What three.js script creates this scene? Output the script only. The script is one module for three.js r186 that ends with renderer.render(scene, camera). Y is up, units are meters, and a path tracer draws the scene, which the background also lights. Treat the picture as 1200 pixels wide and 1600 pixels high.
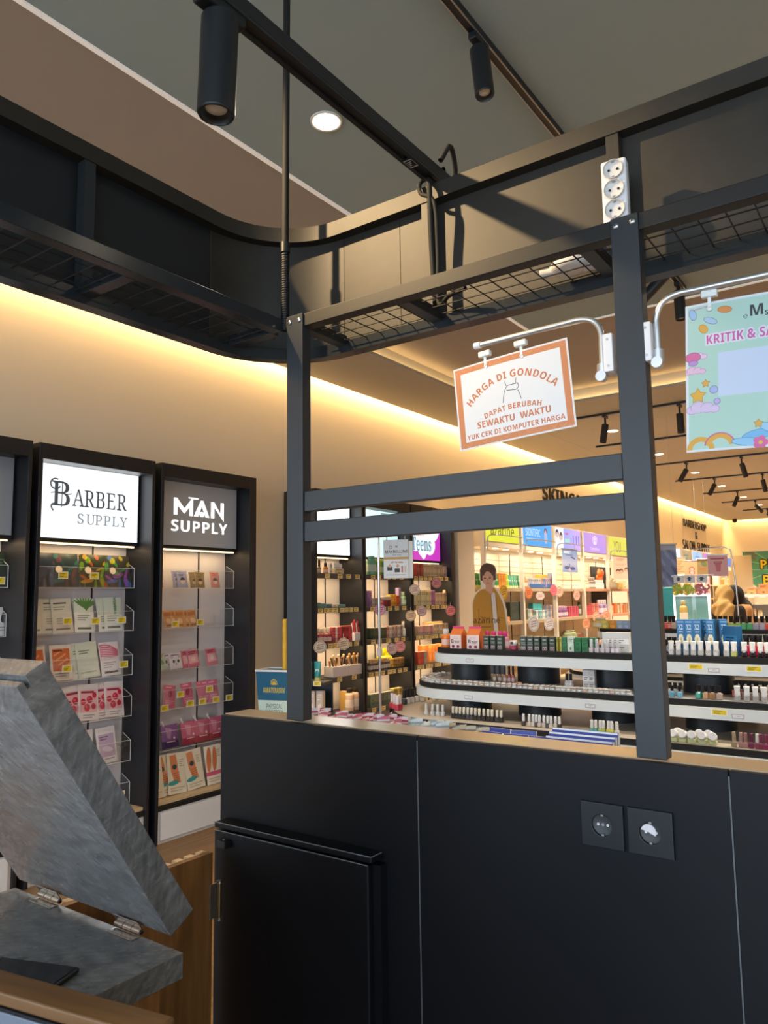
import * as THREE from 'three';
import { RoundedBoxGeometry } from 'three/addons/geometries/RoundedBoxGeometry.js';
import { TextGeometry } from 'three/addons/geometries/TextGeometry.js';
import { FontLoader } from 'three/addons/loaders/FontLoader.js';
import { mergeGeometries, toCreasedNormals } from 'three/addons/utils/BufferGeometryUtils.js';
import { MarchingCubes } from 'three/addons/objects/MarchingCubes.js';
import { ImprovedNoise } from 'three/addons/math/ImprovedNoise.js';
import { RectAreaLightUniformsLib } from 'three/addons/lights/RectAreaLightUniformsLib.js';

// ---------------------------------------------------------------- camera, sky, exposure
const V3 = THREE.Vector3, PI = Math.PI;
const scene = new THREE.Scene();
const F = 1190, EYE = new V3(0, 1.5, 0), LOOK = new THREE.Euler(0.113, 0.617, -0.014, 'YXZ');
const camera = new THREE.PerspectiveCamera(2 * Math.atan(800 / F) * 180 / PI, 3 / 4, 0.03, 60);
camera.focus = 2.8; camera.userData.fStop = 13;   // a phone lens: slight blur close to the camera
camera.position.copy(EYE); camera.rotation.copy(LOOK);
const renderer = new THREE.WebGLRenderer({ antialias: true });
renderer.toneMapping = THREE.LinearToneMapping;
renderer.toneMappingExposure = 1.0;
renderer.shadowMap.enabled = true;
RectAreaLightUniformsLib.init();
const SKY = [3.3, 3.9, 4.6];                       // overcast daylight beyond the open shop front behind the camera
scene.background = new THREE.Color().setRGB(...SKY);
const WARM = new THREE.Color().setRGB(1, 0.64, 0.26), STRIP = new THREE.Color().setRGB(1, 0.68, 0.34), SOFT = new THREE.Color().setRGB(1, 0.85, 0.66);
const POWER = { cove: 86, down: 34, near: 10, fascia: 30, strip: 9, shelf: 34, skin: 30 };

// ---------------------------------------------------------------- helpers
let seedN = 7;
const rnd = () => { seedN = (seedN * 1664525 + 1013904223) >>> 0; return seedN / 4294967296; };
const rr = (a, b) => a + (b - a) * rnd();
const INV = new THREE.Quaternion().setFromEuler(LOOK).invert();
const lin = (p0, p1) => { const a = p0.clone().sub(EYE).applyQuaternion(INV), b = p1.clone().sub(EYE).applyQuaternion(INV).sub(a); return [a, b]; };
// the z (or x) at which a point of a known plane and height stands, given where its column is seen
const zAt = (px, y, X) => { const [a, b] = lin(new V3(X, y, 0), new V3(X, y, 1)), k = (px - 600) / F; return -(k * a.z + a.x) / (k * b.z + b.x); };
const xAt = (px, y, Z) => { const [a, b] = lin(new V3(0, y, Z), new V3(1, y, Z)), k = (px - 600) / F; return -(k * a.z + a.x) / (k * b.z + b.x); };
const hit = (px, py, axis, v) => { const r = new V3((px - 600) / F, -(py - 800) / F, -1).applyEuler(LOOK); return EYE.clone().addScaledVector(r, (v - EYE[axis]) / r[axis]); };

const used = {};
const numbered = (n) => { used[n] = (used[n] ?? -1) + 1; return used[n] ? n + '_' + String(used[n]).padStart(3, '0') : n; };
function thing(name, label, category, [x, y, z] = [0, 0, 0], turn = 0, group) {
  const o = new THREE.Group(); o.name = numbered(name); o.position.set(x, y, z); o.rotation.y = turn; scene.add(o);
  o.userData = { label, category }; if (group) o.userData.group = group; return o;
}
function part(name, geo, mat, parent, pos, rot) {
  const m = new THREE.Mesh(geo, mat); m.name = name; m.castShadow = m.receiveShadow = true;
  if (pos) m.position.set(...pos); if (rot) m.rotation.set(...rot); parent.add(m); return m;
}
function struct(name, geo, mat, pos, rot, label) {
  const m = part(name, geo, mat, scene, pos, rot); m.userData = { kind: 'structure' }; if (label) m.userData.label = label; return m;
}
function dup(o, [x, y, z], turn, label, group) {
  const c = o.clone(); c.name = numbered(o.name.replace(/_\d{3}$/, '')); c.position.set(x, y, z); if (turn !== undefined) c.rotation.y = turn;
  c.userData = { ...o.userData, label }; if (group) c.userData.group = group; scene.add(c); return c;
}
// prototypes are kept off the scene; stamp() adds a copy with its own label
const protos = {};
function proto(key, name, category, make) { if (!protos[key]) { const g = new THREE.Group(); g.name = name; g.userData = { category }; make(g); protos[key] = g; } return protos[key]; }
function stamp(p, label, [x, y, z], turn = 0, group, tilt = 0, scale) {
  const c = p.clone(); c.name = numbered(p.name); c.position.set(x, y, z); c.rotation.set(tilt, turn, 0, 'YXZ'); if (scale) c.scale.set(...scale);
  c.userData = { label, category: p.userData.category }; if (group) c.userData.group = group; scene.add(c); return c;
}
const ORD = ['first', 'second', 'third', 'fourth', 'fifth', 'sixth', 'seventh', 'eighth', 'ninth', 'tenth', 'eleventh', 'twelfth', 'thirteenth', 'fourteenth', 'fifteenth', 'sixteenth', 'seventeenth', 'eighteenth', 'nineteenth', 'twentieth'];
const ord = (i) => ORD[i] ?? ['twenty', 'thirty', 'forty'][Math.floor((i + 1) / 10) - 2] + ((i + 1) % 10 ? '-' + ORD[(i + 1) % 10 - 1] : 'th');
function nth(i, n, what) { // which one of a row; a list names each by its own look
  if (Array.isArray(what)) { const same = what.map((w, k) => [w, k]).filter(([w]) => w === what[i]).map(([, k]) => k); return nth(same.indexOf(i), same.length, what[i]); }
  return n === 1 ? what : i === 0 ? (n === 2 ? 'left ' : 'leftmost ') + what : i === n - 1 ? (n === 2 ? 'right ' : 'rightmost ') + what : ord(i) + ' ' + what + ' from left';
}

// geometry
const bx = (w, h, d, x = 0, y = 0, z = 0) => { const g = new THREE.BoxGeometry(w, h, d); g.translate(x, y, z); return g; };
const rb = (w, h, d, r = 0.003, x = 0, y = 0, z = 0, seg = 1) => { const g = new RoundedBoxGeometry(w, h, d, seg, Math.min(r, w / 2.01, h / 2.01, d / 2.01)); g.translate(x, y, z); return g; };
const cy = (r0, r1, h, x = 0, y = 0, z = 0, n = 20) => { const g = new THREE.CylinderGeometry(r0, r1, h, n); g.translate(x, y, z); return g; };
const lathe = (pts, n = 18) => new THREE.LatheGeometry(pts.map(([x, y]) => new THREE.Vector2(x, y)), n);
const clean = (g) => { const o = g.index ? g.toNonIndexed() : g; for (const k of Object.keys(o.attributes)) if (!['position', 'normal', 'uv'].includes(k)) o.deleteAttribute(k); o.clearGroups(); return o; };
const join = (list) => mergeGeometries(list.map(clean));
const tube = (pts, r, seg = 40, n = 8, closed = false) => new THREE.TubeGeometry(new THREE.CatmullRomCurve3(pts.map((p) => new V3(...p)), closed, 'catmullrom', 0.5), seg, r, n, closed);
function beam(a, b, w, h) { // square bar from a to b, h upright
  const A = new V3(...a), B = new V3(...b), g = new RoundedBoxGeometry(w, h, A.distanceTo(B), 1, Math.min(w, h) * 0.06), m = new THREE.Matrix4().lookAt(A, B, new V3(0, 1, 0)); m.setPosition(A.add(B).multiplyScalar(0.5)); g.applyMatrix4(m); return g;
}
function rod(a, b, r, n = 8) { const A = new V3(...a), B = new V3(...b), g = new THREE.CylinderGeometry(r, r, A.distanceTo(B), n), q = new THREE.Quaternion().setFromUnitVectors(new V3(0, 1, 0), B.clone().sub(A).normalize()); g.applyQuaternion(q); const c = A.add(B).multiplyScalar(0.5); g.translate(c.x, c.y, c.z); return g; }
// uv in metres, each face mapped along its own plane
function metres(geo, s = 1, turn = false) {
  const g = geo.index ? geo.toNonIndexed() : geo, p = g.attributes.position, n = g.attributes.normal, uv = new Float32Array(p.count * 2);
  for (let i = 0; i < p.count; i += 3) {
    const ax = Math.abs(n.getX(i)), ay = Math.abs(n.getY(i)), az = Math.abs(n.getZ(i));
    for (let k = i; k < i + 3; k++) {
      let [u, v] = ay >= ax && ay >= az ? [p.getX(k), p.getZ(k)] : ax >= az ? [p.getZ(k), p.getY(k)] : [p.getX(k), p.getY(k)];
      if (turn) [u, v] = [v, u]; uv[k * 2] = u / s; uv[k * 2 + 1] = v / s;
    }
  }
  g.setAttribute('uv', new THREE.BufferAttribute(uv, 2)); return g;
}
// textures
const noise = new ImprovedNoise();
const fbm = (x, y, z = 0, o = 4) => { let s = 0, a = 0.5; for (let i = 0; i < o; i++) { s += a * noise.noise(x, y, z + i * 7.3); x *= 2; y *= 2; a *= 0.5; } return s; };
function field(n, f, srgb = true) {
  const d = new Uint8Array(n * n * 4);
  for (let y = 0; y < n; y++) for (let x = 0; x < n; x++) { const c = f(x / n, y / n); const o = (y * n + x) * 4; for (let k = 0; k < 3; k++) d[o + k] = Math.max(0, Math.min(255, Math.round((Array.isArray(c) ? c[k] : c) * 255))); d[o + 3] = 255; }
  const t = new THREE.DataTexture(d, n, n); t.wrapS = t.wrapT = THREE.MirroredRepeatWrapping; t.magFilter = THREE.LinearFilter; t.minFilter = THREE.LinearMipmapLinearFilter; t.generateMipmaps = true; if (srgb) t.colorSpace = THREE.SRGBColorSpace; t.needsUpdate = true; return t;
}
function print(w, h, draw) {
  const c = document.createElement('canvas'); c.width = w; c.height = h; const g = c.getContext('2d'); draw(g, w, h);
  const t = new THREE.CanvasTexture(c); t.colorSpace = THREE.SRGBColorSpace; t.anisotropy = 8; return t;
}
const font = (g, px, fam = 'sans-serif', style = 'bold') => { g.font = style + ' ' + px + 'px ' + fam; };
function say(g, text, x, y, px, color, fam, style, align = 'center') { font(g, px, fam, style); g.fillStyle = color; g.textAlign = align; g.textBaseline = 'middle'; g.fillText(text, x, y); }
function arcSay(g, text, cx, cyy, r, mid, px, color, fam, spread = 1, up = true) {
  font(g, px, fam); g.fillStyle = color; g.textAlign = 'center'; g.textBaseline = 'middle';
  const ws = [...text].map((c) => g.measureText(c).width * spread), tot = ws.reduce((a, b) => a + b, 0); let a = mid - tot / r / 2;
  [...text].forEach((c, i) => { const t = a + ws[i] / r / 2; g.save(); g.translate(cx + Math.sin(t) * r, cyy - Math.cos(t) * r); g.rotate(t); g.fillText(c, 0, 0); g.restore(); a += ws[i] / r; });
}
const std = (color, rough = 0.6, extra = {}) => new THREE.MeshStandardMaterial({ color, roughness: rough, ...extra });
const phys = (color, rough, extra = {}) => new THREE.MeshPhysicalMaterial({ color, roughness: rough, ...extra });
const matCache = {};
const col = (c, rough = 0.55) => matCache[c + rough] ??= std(c, rough);

// ---------------------------------------------------------------- materials
const dusty = field(512, (u, v) => { const k = Math.max(0, fbm(u * 4, v * 4, 9, 5)) * 0.7 + Math.max(0, fbm(u * 18, v * 18, 2)) * 0.35, s = Math.max(0, fbm(u * 2.2, v * 9, 14) - 0.12) * 0.5; return [0.235 + k * 0.17 + s * 0.2, 0.225 + k * 0.15 + s * 0.18, 0.205 + k * 0.12 + s * 0.14]; });
const stoneMap = field(512, (u, v) => { const a = fbm(u * 7 + fbm(u * 9, v * 9, 5) * 0.8, v * 26, 1, 5), b = fbm((u + v) * 9, (u - v) * 44, 4, 4), c = Math.max(0, fbm(u * 26, v * 80, 8, 3) - 0.10) * 0.9, d = 0.57 + a * 0.17 + b * 0.20 + c * 0.32; return [d, d * 0.985, d * 0.955]; });
const stoneRough = field(256, (u, v) => 0.62 + 0.5 * fbm(u * 9, v * 9, 4), false);
const woodOf = (c0, c1, k = 1) => field(512, (u, v) => { const g = fbm(u * 3.2, v * 42 * k, 3, 4) * 0.9 + fbm(u * 1.1 + 4, v * 7, 7, 3) * 0.7 + Math.sin((v * 26 + fbm(u * 2, v * 3, 1) * 5)) * 0.10, t = Math.max(0, Math.min(1, 0.5 + g)); return [0, 1, 2].map((i) => c0[i] + (c1[i] - c0[i]) * t); });
const oakMap = woodOf([0.50, 0.36, 0.21], [0.68, 0.52, 0.34]), floorMap = woodOf([0.54, 0.42, 0.27], [0.70, 0.56, 0.37]), paleMap = woodOf([0.78, 0.66, 0.50], [0.88, 0.77, 0.61]);
const plaster = field(256, (u, v) => 0.5 + 0.5 * fbm(u * 9, v * 9, 6), false);
const M = {
  black: phys(0x1b1f24, 0.40),
  frame: phys(0x262b30, 0.42),
  panel: phys(0x0e1116, 0.5, { specularIntensity: 0.5 }),
  grime: new THREE.MeshStandardMaterial({ map: dusty, color: 0x5c5852, roughness: 0.5 }), gloss: phys(0x262b30, 0.2),
  oakDull: new THREE.MeshStandardMaterial({ map: oakMap, color: 0xb4a892, roughness: 0.5 }),
  dusty: new THREE.MeshStandardMaterial({ map: dusty, color: 0xb4b0a8, roughness: 0.55 }),
  dark: std(0x16171a, 0.5), soft: std(0x0e0f11, 0.75), cabinet: phys(0x1c1e23, 0.42),
  stone: new THREE.MeshPhysicalMaterial({ map: stoneMap, color: 0xc6c9ce, roughness: 0.42, roughnessMap: stoneRough, bumpMap: stoneMap, bumpScale: 0.0006 }),
  oak: new THREE.MeshStandardMaterial({ map: oakMap, color: 0xe8d8bc, roughness: 0.5 }),
  pale: new THREE.MeshStandardMaterial({ map: paleMap, roughness: 0.5 }),
  taupe: phys(0xb09c82, 0.17),
  wall: new THREE.MeshStandardMaterial({ color: 0xeee3cf, roughness: 0.85, bumpMap: plaster, bumpScale: 0.0006 }),
  ceil: new THREE.MeshStandardMaterial({ color: 0xb0aca2, roughness: 0.9, bumpMap: plaster, bumpScale: 0.0005 }),
  tray: std(0xa0978e, 0.9), trayIn: std(0x96a6a6, 0.9),
  trim: std(0xe6e2da, 0.6), white: phys(0xe9e8ea, 0.4), lilac: phys(0xdcd8dc, 0.5), rimWhite: phys(0xdfe6e8, 0.35),
  chrome: phys(0xc8c8c8, 0.22, { metalness: 1 }), steel: phys(0xb9bbbd, 0.35, { metalness: 1 }), alu: phys(0xd6d7d8, 0.32, { metalness: 0.85 }),
  acrylic: phys(0xffffff, 0.04, { transmission: 1, thickness: 0, ior: 1.45 }),
  edge: phys(0xf4fafa, 0.3, { transmission: 0.25, thickness: 0 }),
  clear: phys(0xf6f8f8, 0.12, { transmission: 0.45, thickness: 0 }),
  tag: std(0xe8d03a, 0.6), paper: std(0xf2f2ee, 0.8), skin: std(0xb98a6a, 0.6),
};
for (const k of ['stone']) { M[k].map.repeat.set(1, 1); }
const glow = (map, k, c = 0xffffff) => new THREE.MeshStandardMaterial({ color: 0x111111, roughness: 0.3, emissive: c, emissiveMap: map, emissiveIntensity: k });
const lampMat = (c, k) => new THREE.MeshStandardMaterial({ color: 0x222222, emissive: c, emissiveIntensity: k });
function area(c, k, w, h, pos, to) { const l = new THREE.RectAreaLight(c, k, w, h); l.position.set(...pos); l.lookAt(...to); scene.add(l); return l; }
function spot(c, k, pos, to, angle, pen = 0.6, r = 2) { const l = new THREE.SpotLight(c, k, 0, angle, pen, 2); l.position.set(...pos); l.target.position.set(...to); l.castShadow = true; l.shadow.radius = r; scene.add(l, l.target); return l; }
// ---------------------------------------------------------------- the room
const XW = -4.36, ZB = -22, ZF = 2.7, XR = 5.2, LOW = 3.44, TRAY = 3.6;
const floorMat = new THREE.MeshStandardMaterial({ map: floorMap, color: 0xe0d6c6, roughness: 0.45 });
{ // plank floor: planks near the gate are pieces, the rest is one grained surface
  struct('floor', metres(bx(XR - XW + 0.4, 0.2, ZF - ZB + 0.4, (XR + XW) / 2, -0.1, (ZF + ZB) / 2), 1.2, true), floorMat);
  struct('pavement', bx(14, 0.2, 8, 0.4, -0.13, ZF + 4.25), std(0x9a9892, 0.85));
}
struct('wall_left', bx(0.2, 3.9, ZF - ZB, XW - 0.1, 1.95, (ZF + ZB) / 2), M.wall);
struct('wall_right', bx(0.2, 3.9, ZF - ZB, XR + 0.1, 1.95, (ZF + ZB) / 2), M.wall);
struct('wall_back', bx(XR - XW + 0.4, 3.9, 0.2, (XR + XW) / 2, 1.95, ZB - 0.1), M.wall);
struct('wall_front', bx(XR - XW + 0.4, 0.75, 0.2, (XR + XW) / 2, 3.5, ZF + 0.1), M.wall);
struct('wall_column', bx(0.36, 2.44, 0.35, -4.18, 1.22, -7.15), M.wall);
// ceilings: a lower border, a raised tray over the kiosk with a lit ledge round it, and the roof slab
struct('ceiling', bx(XR - XW + 0.4, 0.15, ZF - ZB + 0.4, (XR + XW) / 2, 3.835, (ZF + ZB) / 2), M.ceil);
struct('ceiling_border', join([bx(0.685, 0.18, ZF - ZB - 0.1, (-4.265 - 3.58) / 2, LOW + 0.09, (ZF + ZB + 0.1) / 2), bx(0.10, 0.025, ZF + 7.25, -3.53, LOW + 0.0125, (ZF - 7.25) / 2)]), M.ceil);
struct('ceiling_rear', join([bx(XR + 3.578, 0.18, 14.54, (XR - 3.578) / 2, LOW + 0.09, (-7.36 - 21.9) / 2), bx(XR + 3.58, 0.025, 0.11, (XR - 3.58) / 2, LOW + 0.0125, -7.305)]), M.ceil);
const trayW = XR + 3.58;
struct('ceiling_tray', bx(trayW, 0.16, ZF + 7.36, (XR - 3.58) / 2, TRAY + 0.08, (ZF - 7.36) / 2), M.tray);
struct('ceiling_panel', bx(XR + 2.42, 0.004, ZF + 5.5, (XR - 2.42) / 2, TRAY - 0.001, (ZF - 5.5) / 2), M.trayIn);
const lineMat = new THREE.MeshStandardMaterial({ color: 0xffffff, roughness: 0.6, emissive: 0xfff4e6, emissiveIntensity: 0.16 });
for (const [l, g] of [['thin pale light line running along the raised ceiling, left side', bx(0.022, 0.012, ZF + 5.5, -2.43, TRAY - 0.006, (ZF - 5.5) / 2)], ['thin pale light line crossing the far end of the raised ceiling', bx(XR + 2.42, 0.012, 0.022, (XR - 2.42) / 2, TRAY - 0.006, -5.51)]]) { const o = part(numbered('light_line'), g, lineMat, scene); o.userData = { label: l, category: 'light strip' }; }
for (const [n, geo] of [['trim_1', bx(0.02, 0.09, ZF - ZB, XW + 0.012, 0.045, (ZF + ZB) / 2)]]) struct(n, geo, M.dark);

// cove light: warm strips above the ceiling edge, washing the left and the rear wall, and the ledge round the tray
const coveMat = lampMat(WARM, 2.2);
function coveStrip(label, geo) { const o = part(numbered('cove_light'), geo, coveMat, scene); o.userData = { label, category: 'light strip' }; }
coveStrip('long warm light strip hidden above the ceiling edge along the left wall', bx(0.05, 0.008, ZF - ZB - 0.4, -4.312, 3.60, (ZF + ZB) / 2));
coveStrip('warm light strip hidden above the ceiling edge along the rear wall', bx(9, 0.008, 0.05, 0.4, 3.60, ZB + 0.05));
for (let i = 0; i < 3; i++) { const L = (ZF - ZB - 0.4) / 3; area(WARM, POWER.cove, 0.05, L, [-4.312, 3.59, ZF - 0.2 - L * (i + 0.5)], [-4.312, 0, ZF - 0.2 - L * (i + 0.5)]); }
area(WARM, POWER.cove, 9, 0.05, [0.4, 3.59, ZB + 0.05], [0.4, 0, ZB + 0.05]);
coveStrip('warm light strip on the ledge along the left side of the raised ceiling', bx(0.02, 0.006, 9.6, -3.556, LOW + 0.029, -2.3));
coveStrip('warm light strip on the ledge along the far side of the raised ceiling', bx(8.4, 0.006, 0.02, 0.7, LOW + 0.03, -7.335));
area(WARM, POWER.cove * 0.15, 0.03, 9.6, [-3.553, LOW + 0.036, -2.3], [-3.553, 9, -2.3]);
area(WARM, POWER.cove * 0.15, 8.4, 0.03, [0.7, LOW + 0.036, -7.33], [0.7, 9, -7.33]);

// recessed downlights
const lensMat = lampMat(new THREE.Color().setRGB(1, 0.86, 0.62), 9);
proto('down', 'ceiling_downlight', 'downlight', (g) => {
  part('trim_ring', lathe([[0.052, 0.02], [0.058, 0.0], [0.069, -0.004], [0.071, 0.004], [0.060, 0.02]], 32), M.trim, g);
  part('lamp_lens', cy(0.057, 0.057, 0.004, 0, 0.0, 0, 32), lensMat, g);
});
stamp(protos.down, 'round warm downlight in the raised grey ceiling above the kiosk corner', [-2.007, TRAY - 0.008, -2.43]);
for (const [x, z, l] of [[0.9, -2.43, 'to the right of the kiosk'], [0.3, -4.4, 'above the nail polish table'], [2.4, -4.4, 'right of the nail polish table']]) { stamp(protos.down, 'added round warm downlight in the raised ceiling, unseen, ' + l, [x, TRAY - 0.008, z]); spot(SOFT, POWER.near * (z < -3 ? 3 : 1), [x, TRAY - 0.03, z], [x, 0, z], 1.2, 0.9, 2.5); }  // extra downlights added out of view to brighten the table and counter
spot(SOFT, POWER.near, [-2.007, TRAY - 0.03, -2.43], [-1.9, 0, -2.43], 1.25, 0.9, 2.5);
const DZ = [-8.8, -10.7, -12.73, -14.66, -16.63, -18.4, -20.2];
DZ.forEach((z, i) => {
  stamp(protos.down, `round warm downlight in the rear ceiling, ${i === 0 ? 'nearest to' : ord(i) + ' one back from'} the kiosk`, [-2.905, LOW - 0.008, z]);
  spot(SOFT, POWER.down, [-2.905, LOW - 0.03, z], [-2.905, 0, z], 1.1, 0.8);
  if (i % 2 === 0) for (const x of [-0.6, 2.2]) { stamp(protos.down, `added round warm downlight in the rear ceiling outside the picture, ${ord(i)} row, ${x < 0 ? 'middle' : 'right'} column`, [x, LOW - 0.008, z]); spot(SOFT, POWER.down * 1.4, [x, LOW - 0.03, z], [x, 0, z], 1.1, 0.8); }  // two more columns added out of view to light the rear shop
});

// track rails and their spotlights
const lensOff = phys(0xcfc9bd, 0.25, {});
function canParts(g, s = 1) {
  part('housing', lathe([[0.0, 0.2], [0.034, 0.2], [0.036, 0.197], [0.036, 0.004], [0.034, 0], [0.031, 0], [0.029, 0.012], [0.0, 0.016]].map(([x, y]) => [x, y - 0.2]), 28), M.black, g);
  part('lens', lathe([[0.0, 0.001], [0.017, 0.004], [0.0265, 0.010]].map(([x, y]) => [x, y - 0.193]), 24), lensOff, g);
}
function trackCan(label, at, dir, stem, group) { // hangs from `at`, points along dir
  const t = thing('track_spotlight', label, 'spotlight', at, 0, group);
  part('adapter', rb(0.034, 0.03, 0.11, 0.005, 0, -0.015, 0), M.black, t);
  part('arm', cy(0.011, 0.011, stem, 0, -0.03 - stem / 2, 0, 12), M.black, t);
  const h = new THREE.Group(); canParts(h); h.position.set(0, -0.03 - stem, 0);
  h.quaternion.setFromUnitVectors(new V3(0, -1, 0), new V3(...dir).normalize());
  h.updateMatrix(); for (const m of [...h.children]) { m.applyMatrix4(h.matrix); t.add(m); }
  return t;
}
function rail(label, a, b, w, h) {
  const t = thing('track_rail', label, 'light track'); const A = new V3(...a), B = new V3(...b);
  part('rail_body', beam(a, b, w, h), M.black, t);
  const side = B.clone().sub(A).normalize().cross(new V3(0, 1, 0)).multiplyScalar(w / 2 - 0.003);
  for (const s of [-1, 1]) part('rail_lip', beam([A.x + side.x * s, A.y - h / 2 - 0.002, A.z + side.z * s], [B.x + side.x * s, B.y - h / 2 - 0.002, B.z + side.z * s], 0.005, 0.005), M.steel, t);
  return t;
}
rail('short black track on the raised ceiling beyond the upper left picture corner', [-2.1, TRAY - 0.018, 0.6], [-2.1, TRAY - 0.018, -0.7], 0.036, 0.03);
{ const at = [-2.1, TRAY - 0.033, -0.42], to = [-1.02, 2.43, -1.735], d = new V3(to[0] - at[0], to[1] - at[1] + 0.05, to[2] - at[2]).normalize(); trackCan('black spotlight beyond the upper left corner, aimed at the canopy band', at, [d.x, d.y, d.z], 0.02); spot(WARM.clone().lerp(SOFT, 0.25), POWER.fascia, [at[0] + d.x * 0.22, at[1] - 0.05 + d.y * 0.22, at[2] + d.z * 0.22], to, 0.36, 0.75, 1.5); }
rail('slim black track with bright edges on the raised ceiling', [-1.21, TRAY - 0.018, 1.8], [-1.21, TRAY - 0.018, -5.3], 0.036, 0.03);
trackCan('black cylinder spotlight pointing down from the slim ceiling track', [-1.21, TRAY - 0.033, -2.36], [0.12, -1, 0.06], 0.012);
trackCan('black spotlight tilted left at the far end of the ceiling track', [-1.21, TRAY - 0.033, -4.83], [-0.75, -0.75, 0.2], 0.02);
trackCan('black spotlight pointing straight down beside the tilted one, behind the right post', [-1.21, TRAY - 0.033, -5.15], [0.02, -1, 0], 0.02);
const RZ = [-7.9, -9.6, -11.55, -13.45, -15.5, -17.3, -19.3], RX = [-3.4, -3.4, -3.45, -3.4, -3.42, -3.45, -3.4];
RZ.forEach((z, i) => rail(`thin black track across the rear ceiling, ${i === 0 ? 'nearest to the raised ceiling' : ord(i) + ' row back'}`, [RX[i], LOW - 0.012, z], [4.5, LOW - 0.012, z], 0.03, 0.024));
for (const [px, i, d, what] of [
  [945, 0, [-0.15, -1, 0.1], 'black spotlight on the nearest rear track, left of the right post'], [1061, 0, [0.02, -1, 0.02], 'black spotlight on the nearest rear track, left of the green poster'],
  [1072, 2, [-0.55, -1, 0.2], 'tilted black spotlight beneath the left corner of the green poster'], [1158, 2, [0.22, -1, 0], 'upright black spotlight beneath the middle of the green poster'],
  [1116, 3, [-0.5, -1, 0.2], 'tilted black spotlight on the fourth rear track'], [1191, 3, [0.15, -1, 0], 'black spotlight at the picture edge on the fourth rear track'],
  [1152, 4, [-0.4, -1, 0.2], 'tilted black spotlight on the fifth rear track'], [1180, 5, [0.8, -1, 0.2], 'black spotlight turned right on the sixth rear track'], [1199, 6, [0.7, -1, 0.2], 'black spotlight on the farthest rear track at the picture edge']]) {
  const at = [xAt(px, LOW, RZ[i]), LOW - 0.024, RZ[i]], t = trackCan(what, at, d, 0.07); t.rotation.y = 0;
}
{ // small dome camera in the far corner
  const t = thing('dome_camera', 'small dark security camera under the ceiling in the far left corner', 'camera', [-3.98, LOW, -21.4]);
  part('mount', cy(0.05, 0.06, 0.05, 0, -0.026, 0), M.dark, t); part('dome', new THREE.SphereGeometry(0.06, 20, 12, 0, 2 * PI, PI / 2, PI / 2).translate(0, -0.05, 0), M.soft, t);
}
// ---------------------------------------------------------------- the kiosk: canopy, posts, rails, partition
const CX = -1.645, CZ = -1.735, CR = 0.28;       // outer skin of the canopy
function lPath(z0, x1, n = 14) { // plan of the canopy's outer skin: [x, z, inward x, inward z]
  const out = []; if (z0 !== null) out.push([CX, z0, 1, 0]);
  for (let i = 0; i <= n; i++) { const a = PI - i / n * PI / 2, c = Math.cos(a), s = Math.sin(a); out.push([CX + CR + c * CR, CZ + CR - s * CR, -c, s]); }
  if (x1 !== null) out.push([x1, CZ, 0, 1]); return out;
}
function sweep(path, d0, d1, y0, y1) {
  const pos = [], idx = [], q = (a, b, c, d) => idx.push(a, b, c, a, c, d);
  path.forEach(([x, z, nx, nz]) => { for (const [d, y] of [[d0, y0], [d1, y0], [d1, y1], [d0, y1]]) pos.push(x + nx * d, y, z + nz * d); });
  for (let i = 0; i < path.length - 1; i++) { const a = i * 4, b = a + 4; for (let k = 0; k < 4; k++) q(a + k, a + (k + 1) % 4, b + (k + 1) % 4, b + k); }
  const e = (path.length - 1) * 4; q(3, 2, 1, 0); q(e, e + 1, e + 2, e + 3);
  const g = new THREE.BufferGeometry(); g.setAttribute('position', new THREE.Float32BufferAttribute(pos, 3)); g.setIndex(idx);
  return metres(toCreasedNormals(g, 0.5), 1);
}
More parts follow.
